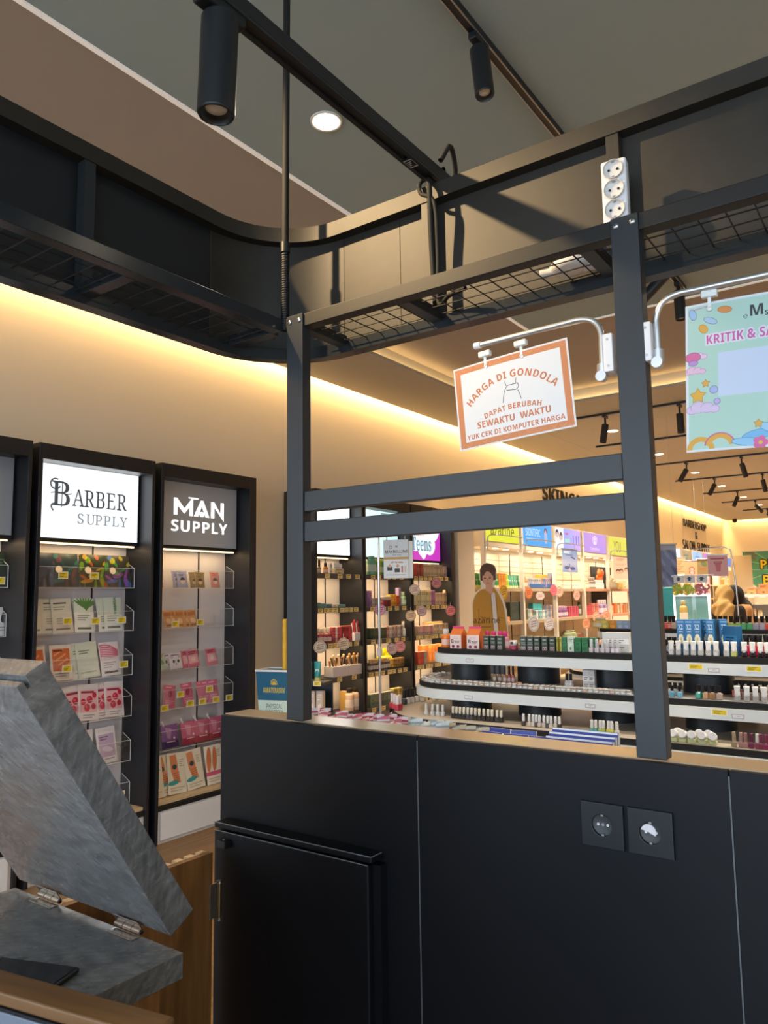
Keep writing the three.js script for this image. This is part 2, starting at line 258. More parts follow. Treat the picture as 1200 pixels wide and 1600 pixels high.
{
  const t = thing('kiosk_canopy', 'black steel canopy frame with rounded corner, solid band and wire mesh over the kiosk', 'canopy');
  const tan = CX + CR, tanZ = CZ + CR;
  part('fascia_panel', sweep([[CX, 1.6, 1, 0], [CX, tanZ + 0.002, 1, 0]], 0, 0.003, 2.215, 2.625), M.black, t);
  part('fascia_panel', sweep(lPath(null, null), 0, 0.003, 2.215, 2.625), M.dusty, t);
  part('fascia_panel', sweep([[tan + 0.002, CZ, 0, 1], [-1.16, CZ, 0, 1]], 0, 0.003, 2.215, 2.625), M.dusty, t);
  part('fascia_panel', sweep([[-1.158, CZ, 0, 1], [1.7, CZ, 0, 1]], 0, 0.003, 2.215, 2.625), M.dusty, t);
  part('top_rail', sweep(lPath(1.6, 1.7), 0.003, 0.038, 2.585, 2.63), M.dusty, t);
  part('bottom_rail', sweep(lPath(1.6, 1.7), 0.003, 0.040, 2.215, 2.25), M.gloss, t);
  part('front_bar', beam([-1.39, 2.254, -1.5205], [1.7, 2.254, -1.5205], 0.035, 0.036), M.grime, t);
  part('front_bar', beam([-1.4175, 2.254, -1.50], [-1.4175, 2.254, 1.6], 0.035, 0.036), M.gloss, t);
  for (const x of [-1.05, -0.53, 0.1, 0.8]) part('upright', bx(0.03, 0.34, 0.03, x, 2.417, -1.715), M.dusty, t);
  for (const z of [-1.035, -0.35]) part('upright', bx(0.03, 0.34, 0.03, -1.625, 2.417, z), M.frame, t);
  for (const x of [-1.345, -1.02, -0.545, -0.1, 0.4]) part('cross_bar', beam([x, 2.250, -1.534], [x, 2.250, -1.70], 0.032, 0.03), M.frame, t);
  for (const z of [-1.505, -1.03, -0.5]) part('cross_bar', beam([-1.434, 2.250, z], [-1.606, 2.250, z], 0.032, 0.03), M.gloss, t);
  for (let i = 0; i < 52; i++) { const x = -1.36 + i * 0.052; part('mesh_wire', rod([x, 2.243, -1.535], [x, 2.241 + 0.004 * rnd(), -1.70], 0.0017, 5), M.dark, t); }
  for (const z of [-1.575, -1.625, -1.675]) part('mesh_wire', rod([-1.39, 2.2455, z], [1.65, 2.2455, z], 0.0017, 5), M.dark, t);
  for (let i = 0; i < 42; i++) { const z = -1.47 + i * 0.052; part('mesh_wire', rod([-1.43, 2.243, z], [-1.61, 2.241, z], 0.0017, 5), M.dark, t); }
  for (const x of [-1.475, -1.525, -1.575]) part('mesh_wire', rod([x, 2.2455, -1.55], [x, 2.2455, 1.55], 0.0017, 5), M.dark, t);
}
{ // conduit rising from the corner to the ceiling
  const t = thing('conduit_pipe', 'thin black conduit pipe rising from the canopy corner to the grey ceiling', 'pipe', [-1.468, 0, -1.585]);
  part('pipe', rod([0, 2.52, 0], [0.008, TRAY + 0.01, 0], 0.0105, 14), M.soft, t);
  const rings = []; for (let i = 0; i < 34; i++) rings.push(cy(0.0125, 0.0125, 0.0042, 0, 2.285 + i * 0.0072, 0, 12)); rings.push(rod([0, 2.277, 0], [0, 2.53, 0], 0.0105, 10));
  part('corrugated_sleeve', join(rings), M.dark, t);
  part('coupling', cy(0.0145, 0.0145, 0.03, 0, 2.53, 0, 14), M.black, t);
}
{ // the near track bar lying on the canopy
  const t = thing('track_bar', 'thick black track bar crossing from the canopy toward the camera', 'light track');
  part('bar_body', join([beam([-1.032, 2.667, -1.79], [-1.032, 2.667, 1.6], 0.042, 0.034)]), M.black, t);
  for (const s of [-1, 1]) part('bar_lip', beam([-1.032 + s * 0.014, 2.648, -1.78], [-1.032 + s * 0.014, 2.648, 1.6], 0.012, 0.006), M.frame, t);
  const st = print(128, 64, (g, w, h) => { g.fillStyle = '#17181a'; g.fillRect(0, 0, w, h); g.strokeStyle = '#d8d8d8'; g.lineWidth = 5; g.strokeRect(14, 10, 100, 44); g.fillStyle = '#d8d8d8'; for (let i = 0; i < 3; i++) g.fillRect(26, 20 + i * 10, 60 - i * 12, 4); });
  part('sticker', bx(0.03, 0.0008, 0.05, -1.032, 2.6446, -1.60), [M.dark, M.dark, M.dark, std(0xffffff, 0.6, { map: st }), M.dark, M.dark], t);
  part('end_cap', rb(0.046, 0.038, 0.02, 0.004, -1.032, 2.667, -1.795), M.dark, t);
}
trackCan('large black cylinder spotlight on the thick track bar, upper left', [-1.032, 2.652, -0.93], [-0.02, -1, 0.02], 0.004);
{
  const t = thing('power_cable', 'pair of black cables looping from the track bar down beside the canopy upright', 'cable');
  part('cable', tube([[-1.0, 2.69, -1.70], [-0.985, 2.74, -1.73], [-1.005, 2.70, -1.79], [-1.03, 2.66, -1.80], [-1.035, 2.645, -1.70], [-1.02, 2.60, -1.672], [-1.022, 2.45, -1.68], [-1.02, 2.29, -1.69]], 0.0075, 60), M.soft, t);
  part('cable', tube([[-1.015, 2.69, -1.74], [-1.04, 2.70, -1.775], [-1.062, 2.65, -1.70], [-1.05, 2.60, -1.675], [-1.008, 2.56, -1.675], [-1.006, 2.42, -1.685], [-1.004, 2.28, -1.68], [-0.96, 2.282, -1.66], [-0.9, 2.281, -1.64]], 0.006, 60), M.soft, t);
}
function post(label, x, z) {
  const t = thing('kiosk_post', label, 'post', [x, 0, z]);
  part('tube', rb(0.057, 2.272 - 1.192, 0.034, 0.002, 0, (2.272 + 1.192) / 2, -0.017), M.frame, t);
  for (const s of [-1, 1]) { const b = part('bolt', lathe([[0, 0.004], [0.004, 0.0035], [0.0065, 0.0012], [0.0068, 0]], 16), M.steel, t, [s * 0.017, 2.254, 0.0005], [PI / 2, 0, 0]); part('socket_head', cy(0.002, 0.002, 0.001, 0, 0.0038, 0, 6), M.dark, b); }
}
post('left black steel post standing on the counter partition', -1.352, -1.497);
post('right black steel post between the two hanging paper signs', -0.4505, -1.497);
for (const [y, what] of [[1.7565, 'upper black rail spanning between the two steel posts'], [1.6765, 'lower black rail spanning between the two steel posts']]) {
  const t = thing('kiosk_rail', what, 'rail', [-0.9015, y, -1.5]);
  part('rail', rb(0.843, 0.053, 0.03, 0.002, 0, 0, -0.017), M.frame, t);
}
{ // partition
  const t = thing('counter_partition', 'tall black panelled counter partition with tan laminate top', 'counter', [0, 0, 0]);
  const y1 = 1.187, edges = [-1.63, -0.981, -0.317, 0.346, 1.0];
  part('core', bx(2.626, 1.168, 0.092, -0.315, 0.585, -1.562), M.panel, t);
  for (let i = 0; i < 4; i++) { const w = edges[i + 1] - edges[i] - 0.003; part('front_panel', rb(w, 1.185, 0.016, 0.0012, (edges[i] + edges[i + 1]) / 2, 0.5925, -1.508), M.panel, t); }
  for (const x of edges.slice(1, 4)) part('seam_strip', bx(0.0026, 1.17, 0.004, x, 0.59, -1.5025), std(0x5c6064, 0.5), t);
  part('top', rb(2.632, 0.016, 0.096, 0.001, -0.315, 1.179, -1.566), M.taupe, t);
  part('rear_shelf', join([bx(2.6, 0.012, 0.16, -0.31, 1.12, -1.69), bx(2.6, 0.03, 0.006, -0.31, 1.13, -1.772)]), M.panel, t);
}
{ // low cabinet built against the partition
  const t = thing('low_cabinet', 'low black cabinet with stepped ledge and flush door below the partition', 'cabinet', [-1.34, 0, -1.5]);
  part('carcass', bx(0.52, 0.89, 0.024, 0.01, 0.447, 0.0125), M.panel, t);
  part('ledge', rb(0.52, 0.016, 0.05, 0.005, 0.003, 0.909, 0.026), M.panel, t);
  part('edge_highlight', join([bx(0.518, 0.0016, 0.0016, 0.003, 0.9165, 0.0508), bx(0.0016, 0.0016, 0.04, 0.2625, 0.9165, 0.03)]), std(0x7a8086, 0.35), t); part('edge_highlight', bx(0.508, 0.0016, 0.0016, -0.008, 0.8935, 0.0434), std(0x7a8086, 0.35), t);  // pale strips painting the highlights along the ledge and door edges
  part('door', rb(0.512, 0.872, 0.018, 0.005, -0.008, 0.458, 0.0345), M.panel, t);
}
{
  const b = thing('catch_block', 'small black catch block at the top left of the black cabinet door', 'latch', [-1.555, 0.868, -1.456]); part('block', rb(0.03, 0.02, 0.022, 0.002, 0, 0, 0.011), M.dark, b); part('screw', cy(0.003, 0.003, 0.002, 0, 0.0105, 0.011, 10), M.steel, b);
}
function socket(label, x, open) {
  const t = thing('wall_socket', label, 'power socket', [x, 1.057, -1.4998]);
  const pl = new THREE.Shape(); const r = 0.0405; pl.moveTo(-r, -r); pl.lineTo(r, -r); pl.lineTo(r, r); pl.lineTo(-r, r); pl.closePath(); const ho = new THREE.Path(); ho.absarc(0, 0, 0.0215, 0, 2 * PI, true); pl.holes.push(ho);
  part('plate', new THREE.ExtrudeGeometry(pl, { depth: 0.006, bevelEnabled: true, bevelSize: 0.0012, bevelThickness: 0.0012, bevelSegments: 2, curveSegments: 32 }).translate(0, 0, 0.0015), M.black, t);
  part('well', lathe([[0.0215, 0.0085], [0.0215, 0.0005], [0.0, 0.0005]], 36).rotateX(PI / 2), std(0x3a3d41, 0.5), t);
  part('contact_clip', join([bx(0.005, 0.006, 0.004, 0, -0.0195, 0.004), bx(0.005, 0.006, 0.004, 0, 0.0195, 0.004)]), M.steel, t);
  for (const s of [-1, 1]) part('pin_hole', cy(0.0026, 0.0026, 0.002, 0, 0, 0, 12).rotateX(PI / 2), M.lilac, t, [s * 0.0095, 0, 0.0016]);
  part('centre_screw', cy(0.003, 0.003, 0.002, 0, 0, 0, 12).rotateX(PI / 2), M.steel, t, [0, 0, 0.0016]);
  if (open) part('torn_shutter', new THREE.CylinderGeometry(0.014, 0.014, 0.003, 20, 1, false, 0.2, 3.4).rotateX(PI / 2).rotateZ(0.9), M.lilac, t, [-0.004, 0.001, 0.003]);
}
socket('left black square wall socket on the partition', -0.551, false);
socket('right black square wall socket with a pale shutter showing', -0.459, true);
{ // power strip on the canopy upright
  const t = thing('power_strip', 'white three-gang power strip fixed upright on the canopy above the right post', 'power strip', [-0.508, 2.282, -1.64], 0.12);
  part('housing', rb(0.056, 0.195, 0.034, 0.006, 0, 0.0975, 0, 3), M.white, t);
  for (const y of [0.074, 0.121, 0.168]) {
    const s = part('outlet', lathe([[0.0215, 0.0], [0.0225, 0.002], [0.0205, 0.0022], [0.0200, -0.0045], [0.0, -0.0045]].map(([a, b]) => [a, b + 0.0015]), 30).rotateX(PI / 2), std(0xd5d3d0, 0.5), t, [0, y, 0.0215]);
    for (const k of [-1, 1]) part('pin_hole', cy(0.003, 0.003, 0.001, k * 0.0095, 0, 0, 12).rotateX(PI / 2), M.dark, s, [0, 0.0, -0.002]);
    part('contact_clip', join([bx(0.006, 0.006, 0.003, 0, 0.019, 0), bx(0.006, 0.006, 0.003, 0, -0.019, 0)]), M.steel, s);
  }
}
{
  const t = thing('adapter_plug', 'white adapter plug lying on the canopy mesh beside the right post', 'plug', [-0.628, 2.2475, -1.657], 0.14);
  part('body', (() => { const g = new THREE.SphereGeometry(1, 24, 16); g.scale(0.05, 0.022, 0.036); g.translate(0, 0.0225, 0); return g; })(), M.white, t);
  part('neck', rod([-0.03, 0.016, 0], [-0.072, 0.014, 0.004], 0.011, 16), M.white, t); part('plug', rod([0.03, 0.017, 0], [0.06, 0.017, -0.004], 0.014, 16), M.white, t);
  part('cable', tube([[0.058, 0.017, -0.003], [0.08, 0.012, -0.01], [0.10, 0.005, -0.03], [0.105, 0.002, -0.06]], 0.0035, 16), M.white, t);
}
// ---------------------------------------------------------------- hanging signs
const sign1 = print(1024, 720, (g, w, h) => {
  g.fillStyle = '#eef0f2'; g.fillRect(0, 0, w, h); g.fillStyle = '#d98a55'; g.fillRect(14, 14, w - 28, h - 28); g.strokeStyle = '#e8a87e'; g.lineWidth = 3;
  for (let i = 0; i < 26; i++) { const x = (i * 137) % w, y = i % 2 ? 14 + (i * 7) % 30 : h - 50 + (i * 5) % 30; g.beginPath(); g.moveTo(x, y); g.lineTo(x + 26, y + 22); g.lineTo(x + 50, y - 4); g.stroke(); }
  g.fillStyle = '#f3f4f5'; g.fillRect(66, 62, w - 132, h - 124);
  const c = '#cf7440'; arcSay(g, 'HARGA DI GONDOLA', 512, 700, 530, 0, 84, c, 'sans-serif', 1.08);
  g.strokeStyle = '#33343a'; g.lineWidth = 5; g.beginPath(); g.moveTo(440, 400); g.quadraticCurveTo(450, 300, 490, 262); g.lineTo(580, 262); g.quadraticCurveTo(600, 300, 560, 312); g.lineTo(478, 300); g.moveTo(480, 262); g.lineTo(470, 226); g.moveTo(565, 258); g.lineTo(572, 216); g.moveTo(575, 318); g.quadraticCurveTo(596, 360, 598, 400); g.stroke();
  arcSay(g, 'DAPAT BERUBAH', 512, 1500, 1058, 0, 63, c, 'sans-serif', 1.04);
  say(g, 'SEWAKTU  WAKTU', 512, 535, 77, c); say(g, 'YUK CEK DI KOMPUTER HARGA', 512, 620, 59, c);
});
const poster = print(724, 1024, (g, w, h) => {
  g.fillStyle = '#eef3f6'; g.fillRect(0, 0, w, h); g.fillStyle = '#bfe3d3'; g.fillRect(16, 16, w - 32, h - 32);
  const blob = (x, y, rx, ry, c, rot = 0, s = '#7f6a96') => { g.save(); g.translate(x, y); g.rotate(rot); g.beginPath(); g.ellipse(0, 0, rx, ry, 0, 0, 7); g.fillStyle = c; g.fill(); if (s) { g.strokeStyle = s; g.lineWidth = 3; g.stroke(); } g.restore(); };
  const star = (x, y, r, c) => { g.beginPath(); for (let i = 0; i < 10; i++) { const a = i * PI / 5 - PI / 2, q = i % 2 ? r * 0.55 : r; g.lineTo(x + Math.cos(a) * q, y + Math.sin(a) * q); } g.closePath(); g.fillStyle = c; g.fill(); g.strokeStyle = '#b98a2c'; g.lineWidth = 3; g.stroke(); };
  const cloud = (x, y, s, c) => { for (const [dx, dy, r] of [[-70, 14, 34], [-30, 0, 46], [24, 6, 40], [66, 18, 30]]) blob(x + dx * s, y + dy * s, r * s, r * s * 0.8, c, 0, '#c792c0'); g.fillStyle = c; g.fillRect(x - 70 * s, y + 2 * s, 140 * s, 30 * s); };
  g.strokeStyle = '#d66fb0'; g.lineWidth = 5; g.beginPath(); g.moveTo(40, 40); g.lineTo(150, 28); g.moveTo(36, 48); g.lineTo(44, 110); g.stroke();
  blob(48, 70, 22, 40, '#a9cdf0', -0.3); blob(250, 70, 44, 22, '#ef9a4e', 0.2, '#b96a2a'); blob(160, 130, 46, 20, '#b5d6ee', 0.5); blob(115, 180, 24, 34, '#f2b544', -0.6, '#b98a2c');
  say(g, 'M', 440, 108, 104, '#2d2f33'); say(g, '℮', 375, 138, 50, '#2d2f33', 'serif'); say(g, 'Store', 545, 138, 46, '#2d2f33');
  font(g, 88); g.textAlign = 'left'; g.textBaseline = 'middle'; g.lineWidth = 18; g.strokeStyle = '#f6f1fa'; g.lineJoin = 'round'; g.strokeText('KRITIK & SARAN', 128, 262, 560); g.fillStyle = '#d765ad'; g.fillText('KRITIK & SARAN', 128, 262, 560);
  g.fillStyle = '#d7e4fb'; g.fillRect(205, 360, 330, 300);
  cloud(70, 360, 0.7, '#f5d4ea'); blob(46, 370, 50, 34, '#e873a8'); blob(48, 410, 30, 18, '#c79be0'); cloud(60, 460, 0.7, '#f6c9e2'); cloud(110, 720, 1.05, '#e6d0f0'); star(76, 640, 54, '#f4b93c'); star(126, 560, 28, '#f0b648'); blob(176, 608, 26, 26, '#b5bff0'); blob(196, 690, 20, 20, '#c8b8ee');
  g.lineWidth = 34; g.strokeStyle = '#f1b13d'; g.beginPath(); g.arc(90, 1010, 70, PI, 2 * PI); g.stroke(); g.beginPath(); g.arc(210, 1000, 76, PI * 1.05, 1.95 * PI); g.stroke(); g.lineWidth = 8; g.strokeStyle = '#d4679f'; g.beginPath(); g.arc(210, 1000, 94, PI * 1.05, 1.95 * PI); g.stroke();
  blob(430, 940, 90, 34, '#7fc4f0', -0.2, '#4a86c8'); blob(380, 980, 100, 26, '#9bd3f4', 0.1, '#4a86c8'); blob(520, 900, 80, 30, '#a8d9f5', 0.3, '#4a86c8'); for (let i = 0; i < 5; i++) blob(450 + Math.cos(i * 1.256) * 26, 990 + Math.sin(i * 1.256) * 26, 20, 20, '#ea6ba6', 0, null); blob(450, 990, 12, 12, '#f4c94a', 0, null);
  star(440, 865, 30, '#f0b648'); blob(600, 840, 100, 40, '#ef9a4e', -0.5, '#b96a2a'); cloud(620, 930, 1, '#e6c4ee'); g.fillStyle = '#fff'; g.fillRect(0, 0, w, 0);
});
function holder(label, x, dir, y0, reach) {
  const t = thing('sign_holder', label, 'sign holder', [x, 0, -1.52]);
  part('bracket', rb(0.02, 0.08, 0.044, 0.002, -dir * 0.018, y0, 0), M.white, t);
  for (const k of [-1, 1]) part('screw', cy(0.0028, 0.0028, 0.002, 0, 0, 0, 8).rotateX(PI / 2), M.steel, t, [-dir * 0.018, y0 + k * 0.028, 0.022]);
  part('knuckle', cy(0.0115, 0.0115, 0.03, 0, y0 - 0.032, 0.004, 20), M.alu, t);
  part('knuckle_cap', cy(0.011, 0.011, 0.016, 0, 0, 0, 18).rotateX(PI / 2), M.alu, t, [0, y0 - 0.045, 0.012]);
  const pts = [[0, y0 - 0.04, 0.004], [0, y0 + 0.02, 0.004], [0, y0 + 0.05, 0.004], [dir * 0.012, y0 + 0.076, 0.004], [dir * 0.04, y0 + 0.088, 0.004], [dir * 0.09, y0 + 0.088, 0.004], [dir * reach, y0 + 0.083, 0.004]];
  part('arm', tube(pts, 0.0062, 70, 12), M.alu, t);
  part('end_cap', rod([dir * (reach - 0.004), y0 + 0.083, 0.004], [dir * (reach + 0.012), y0 + 0.083, 0.004], 0.008, 16), M.white, t);
}
holder('aluminium arm reaching left from the right post, holding the orange price notice', -0.515, -1, 1.993, 0.285);
holder('aluminium arm reaching right from the right post, holding the green poster', -0.402, 1, 2.0, 0.34);
function hung(name, label, category, map, w, h, pos, rz, clips) {
  const t = thing(name, label, category, pos); t.rotation.z = rz;
  const sh = new THREE.BoxGeometry(w, h, 0.0012, 12, 1, 1), p = sh.attributes.position; for (let i = 0; i < p.count; i++) p.setZ(i, p.getZ(i) + 0.004 * Math.sin((p.getX(i) / w + 0.5) * PI)); sh.computeVertexNormals();
  part('sheet', sh, [M.paper, M.paper, M.paper, M.paper, std(0xdfe2e6, 0.45, { map }), M.paper], t);
  for (const cx of clips) { const c = part('clip', join([rb(0.03, 0.014, 0.014, 0.003, 0, h / 2 + 0.016, 0.002), bx(0.006, 0.03, 0.003, 0, h / 2 - 0.002, 0.003)]), M.edge, t, [cx, 0, 0]); part('eyelet', new THREE.TorusGeometry(0.004, 0.0012, 6, 16), M.alu, c, [0, h / 2 - 0.014, 0.0045]); }
}
hung('paper_sign', 'white laminated price notice with rough orange border hanging between the posts', 'sign', sign1, 0.283, 0.197, [-0.7265, 1.944, -1.524], 0.07, [-0.055, 0.035]);
hung('paper_poster', 'pale green poster with pink heading and cloud drawings hanging right of the post', 'poster', poster, 0.21, 0.29, [-0.249, 1.911, -1.522], -0.048, [-0.06, 0.06]);

let stoneCounter, gate;
// ---------------------------------------------------------------- stone counter, flap, gate, near board
{
  const t = stoneCounter = thing('stone_counter', 'grey stone-effect counter top on an oak base, lower left', 'counter', [0, 0, 0]);
  part('counter_top', metres(rb(0.54, 0.042, 0.92, 0.0015, -1.362, 0.879, -0.465), 0.5), M.stone, t);
  part('base', metres(bx(0.36, 0.855, 0.8, -1.44, 0.43, -0.45), 0.7), M.oak, t);
  part('leg', metres(rb(0.045, 0.856, 0.045, 0.002, -1.165, 0.429, -0.895), 0.5, true), M.oak, t);
  part('upstand', rb(0.012, 0.30, 0.7, 0.002, -1.628, 1.05, -0.36), std(0xd9bfb2, 0.5), t);
}
{
  const t = thing('counter_flap', 'thick grey stone-effect counter flap hinged open and leaning back', 'counter flap', [0, 0.906, -0.936]); t.rotation.x = 0.578;
  part('face_plate', metres(rb(0.494, 0.548, 0.013, 0.0012, -1.377, 0.286, -0.0065), 0.5), M.stone, t);
  part('core_layer', metres(bx(0.4935, 0.534, 0.009, -1.377, 0.279, -0.0165), 0.5), M.stone, t);
  part('back_plate', metres(rb(0.494, 0.556, 0.037, 0.0012, -1.377, 0.288, -0.0385), 0.5), M.stone, t);
}
for (const [x, what] of [[-1.497, 'left chrome barrel hinge on the grey counter flap'], [-1.24, 'right chrome barrel hinge on the grey counter flap']]) {
  const t = new THREE.Group(); t.name = 'barrel_hinge'; t.userData = { label: what }; t.position.set(x, 0.909, -0.921); stoneCounter.add(t);
  for (let i = 0; i < 3; i++) part('knuckle', rod([-0.036 + i * 0.025, 0, 0], [-0.013 + i * 0.025, 0, 0], 0.0046, 18), M.chrome, t);
  part('pin', rod([-0.04, 0, 0], [0.040, 0, 0], 0.0034, 12), M.dark, t);
  part('leaf', rb(0.074, 0.0018, 0.02, 0.0006, 0, -0.0075, 0.011), M.chrome, t);
  part('leaf', rb(0.074, 0.02, 0.0018, 0.0006, 0, 0.012, 0.0), M.chrome, t, [0, 0.0, -0.005], [0.578, 0, 0]);
}
{
  const t = gate = thing('swing_gate', 'oak swing gate with slatted outer side beside the black cabinet', 'gate', [-1.558, 0, -1.437]);
  part('board', metres(rb(0.018, 0.80, 0.49, 0.0015, -0.009, 0.455, 0.270), 0.7, true), M.oak, t);
  const g = metres(rb(0.02, 0.80, 0.023, 0.0015), 0.7, true); for (let i = 0; i < 13; i++) part('slat', g, M.pale, t, [-0.029, 0.455, 0.040 + i * 0.0375]);
}
{
  const t = thing('mobile_phone', 'black mobile phone lying on the stone counter', 'phone', [-1.235, 0.901, -0.72], 0.35);
  part('body', rb(0.155, 0.009, 0.076, 0.004, 0, 0.0045, 0, 3), M.dark, t); part('screen', rb(0.147, 0.0008, 0.069, 0.0004, 0, 0.0093, 0), phys(0x0b0d14, 0.08), t);
}
{ // hinge of the gate
  const t = new THREE.Group(); t.name = 'barrel_hinge'; t.position.set(0.006, 0.735, 0.012); gate.add(t); t.userData = { label: 'upright brass-toned barrel hinge' };
  part('leaf', rb(0.003, 0.085, 0.024, 0.001, -0.0045, 0, 0.012), M.steel, t); part('barrel', cy(0.006, 0.006, 0.085, 0.004, 0, 0, 14), phys(0xa08d6a, 0.35, { metalness: 1 }), t); part('finial', join([cy(0.0075, 0.0075, 0.007, 0.004, 0.045, 0, 14), cy(0.0075, 0.0075, 0.007, 0.004, -0.045, 0, 14)]), M.steel, t);
}
{ // board close to the camera
  const A = hit(276, 1586, 'y', 1.1), B = hit(0, 1511, 'y', 1.1), d = B.clone().sub(A).normalize(), turn = Math.atan2(-d.z, d.x);
  const t = thing('near_divider', 'black divider board with oak top edge closest to the camera', 'divider', [A.x, 0, A.z], turn + PI);
  part('board', rb(0.42, 1.085, 0.036, 0.003, -0.212, 0.5425, 0.02), M.panel, t);
  part('top_edge', metres(rb(0.425, 0.014, 0.036, 0.003, -0.212, 1.093, 0.02), 0.5), M.oakDull, t);
  part('edge_sheen', rb(0.42, 0.018, 0.003, 0.001, -0.212, 1.074, 0.0395), phys(0x6c7684, 0.3), t);  // bluish strip: the reflection on the front top edge, put in as colour
}
// ---------------------------------------------------------------- shop prints
const P = {};
P.barber = print(768, 512, (g, w, h) => {
  g.fillStyle = '#f4f8fa'; g.fillRect(0, 0, w, h); const c = '#3c4248';
  say(g, 'B', 190, 215, 230, c, 'serif', ''); g.lineWidth = 9; g.strokeStyle = c; g.beginPath(); g.arc(150, 150, 34, 0.4, 5.2); g.stroke(); g.beginPath(); g.moveTo(140, 330); g.bezierCurveTo(110, 300, 130, 270, 160, 290); g.stroke(); g.lineWidth = 5; g.beginPath(); g.moveTo(196, 130); g.lineTo(196, 300); g.moveTo(120, 215); g.bezierCurveTo(160, 190, 230, 230, 262, 205); g.stroke();
  font(g, 150, 'serif', ''); g.textAlign = 'left'; g.fillStyle = c; g.textBaseline = 'middle'; ['A', 'R', 'B', 'E', 'R'].forEach((k, i) => { g.save(); g.translate(268 + i * 82, 232); g.scale(0.82, 1.08); g.fillText(k, 0, 0); g.restore(); });
  font(g, 96, 'serif', ''); g.fillStyle = '#7d878e'; [...'SUPPLY'].forEach((k, i) => g.fillText(k, 305 + i * 64, 372));
});
P.man = print(768, 640, (g, w, h) => {
  g.fillStyle = '#000'; g.fillRect(0, 0, w, h); const c = '#ffffff'; g.fillStyle = c; g.strokeStyle = c;
  const y0 = 180, y1 = 345; g.beginPath(); g.moveTo(170, y1); g.lineTo(170, y0); g.lineTo(200, y0); g.lineTo(265, 275); g.lineTo(330, y0 - 6); g.lineTo(345, y0 - 6); g.lineTo(345, y1); g.lineTo(310, y1); g.lineTo(310, 262); g.lineTo(265, 330); g.lineTo(205, 255); g.lineTo(205, y1); g.fill();
  g.beginPath(); g.moveTo(350, y1); g.lineTo(415, y0); g.lineTo(440, y0); g.lineTo(500, y1); g.lineTo(460, y1); g.lineTo(426, 240); g.lineTo(392, y1); g.fill(); g.beginPath(); g.arc(426, 318, 26, PI, 2 * PI); g.lineTo(440, 345); g.lineTo(412, 345); g.fill();
  g.beginPath(); g.moveTo(512, y1); g.lineTo(512, y0); g.lineTo(545, y0); g.lineTo(606, 290); g.lineTo(606, y0); g.lineTo(640, y0); g.lineTo(640, y1 + 30); g.lineTo(548, 240); g.lineTo(548, y1); g.fill();
  g.beginPath(); g.moveTo(300, 172); g.quadraticCurveTo(345, 182, 395, 172); g.lineTo(395, 160); g.lineTo(300, 160); g.fill();
  say(g, 'SUPPLY', 410, 450, 150, c);
});
P.plain = print(64, 64, (g, w, h) => { g.fillStyle = '#f6fbff'; g.fillRect(0, 0, w, h); });
P.cyan = print(512, 320, (g, w, h) => {
  const k = g.createLinearGradient(0, 0, w, 0); k.addColorStop(0, '#fdf6c8'); k.addColorStop(0.22, '#e8fbf4'); k.addColorStop(1, '#c9f2f6'); g.fillStyle = k; g.fillRect(0, 0, w, h); g.strokeStyle = '#e0a63e'; g.lineWidth = 6;
  g.beginPath(); g.arc(70, 210, 44, 0, 6); g.moveTo(50, 90); g.bezierCurveTo(110, 70, 120, 160, 60, 170); g.moveTo(30, 270); g.quadraticCurveTo(80, 230, 110, 280); g.stroke(); g.fillStyle = '#55606a'; for (const [x, y] of [[44, 130], [66, 106], [120, 95]]) { g.beginPath(); g.arc(x, y, 6, 0, 7); g.fill(); }
  g.strokeStyle = '#bfe6ec'; for (let i = 0; i < 9; i++) { g.beginPath(); g.arc(200 + i * 38, 80 + (i * 83) % 180, 10 + (i * 5) % 12, 0, 7); g.stroke(); } g.fillStyle = '#7a8c96'; g.fillRect(300, 24, 110, 10);
});
P.teens = print(640, 420, (g, w, h) => {
  g.fillStyle = '#d23fc4'; g.fillRect(0, 0, w, h); g.fillStyle = '#ffffff'; for (const [x, y, r] of [[150, 100, 170], [330, 110, 220], [500, 110, 130], [60, 180, 90], [200, 230, 110], [330, 300, 90], [450, 270, 100], [340, 370, 40]]) { g.beginPath(); g.arc(x, y, r, 0, 7); g.fill(); }
  g.save(); g.translate(310, 272); g.scale(0.78, 1.15); say(g, 'Teens', 0, 0, 150, '#3f93ad', 'serif', 'bold'); g.restore(); g.strokeStyle = '#f0a7a0'; g.lineWidth = 6; for (let i = 0; i < 3; i++) { g.beginPath(); g.arc(250 + i * 46, 176, 15, 0.6, 5.8); g.stroke(); }
});
const reflectiveOff = phys(0x60666e, 0.12);

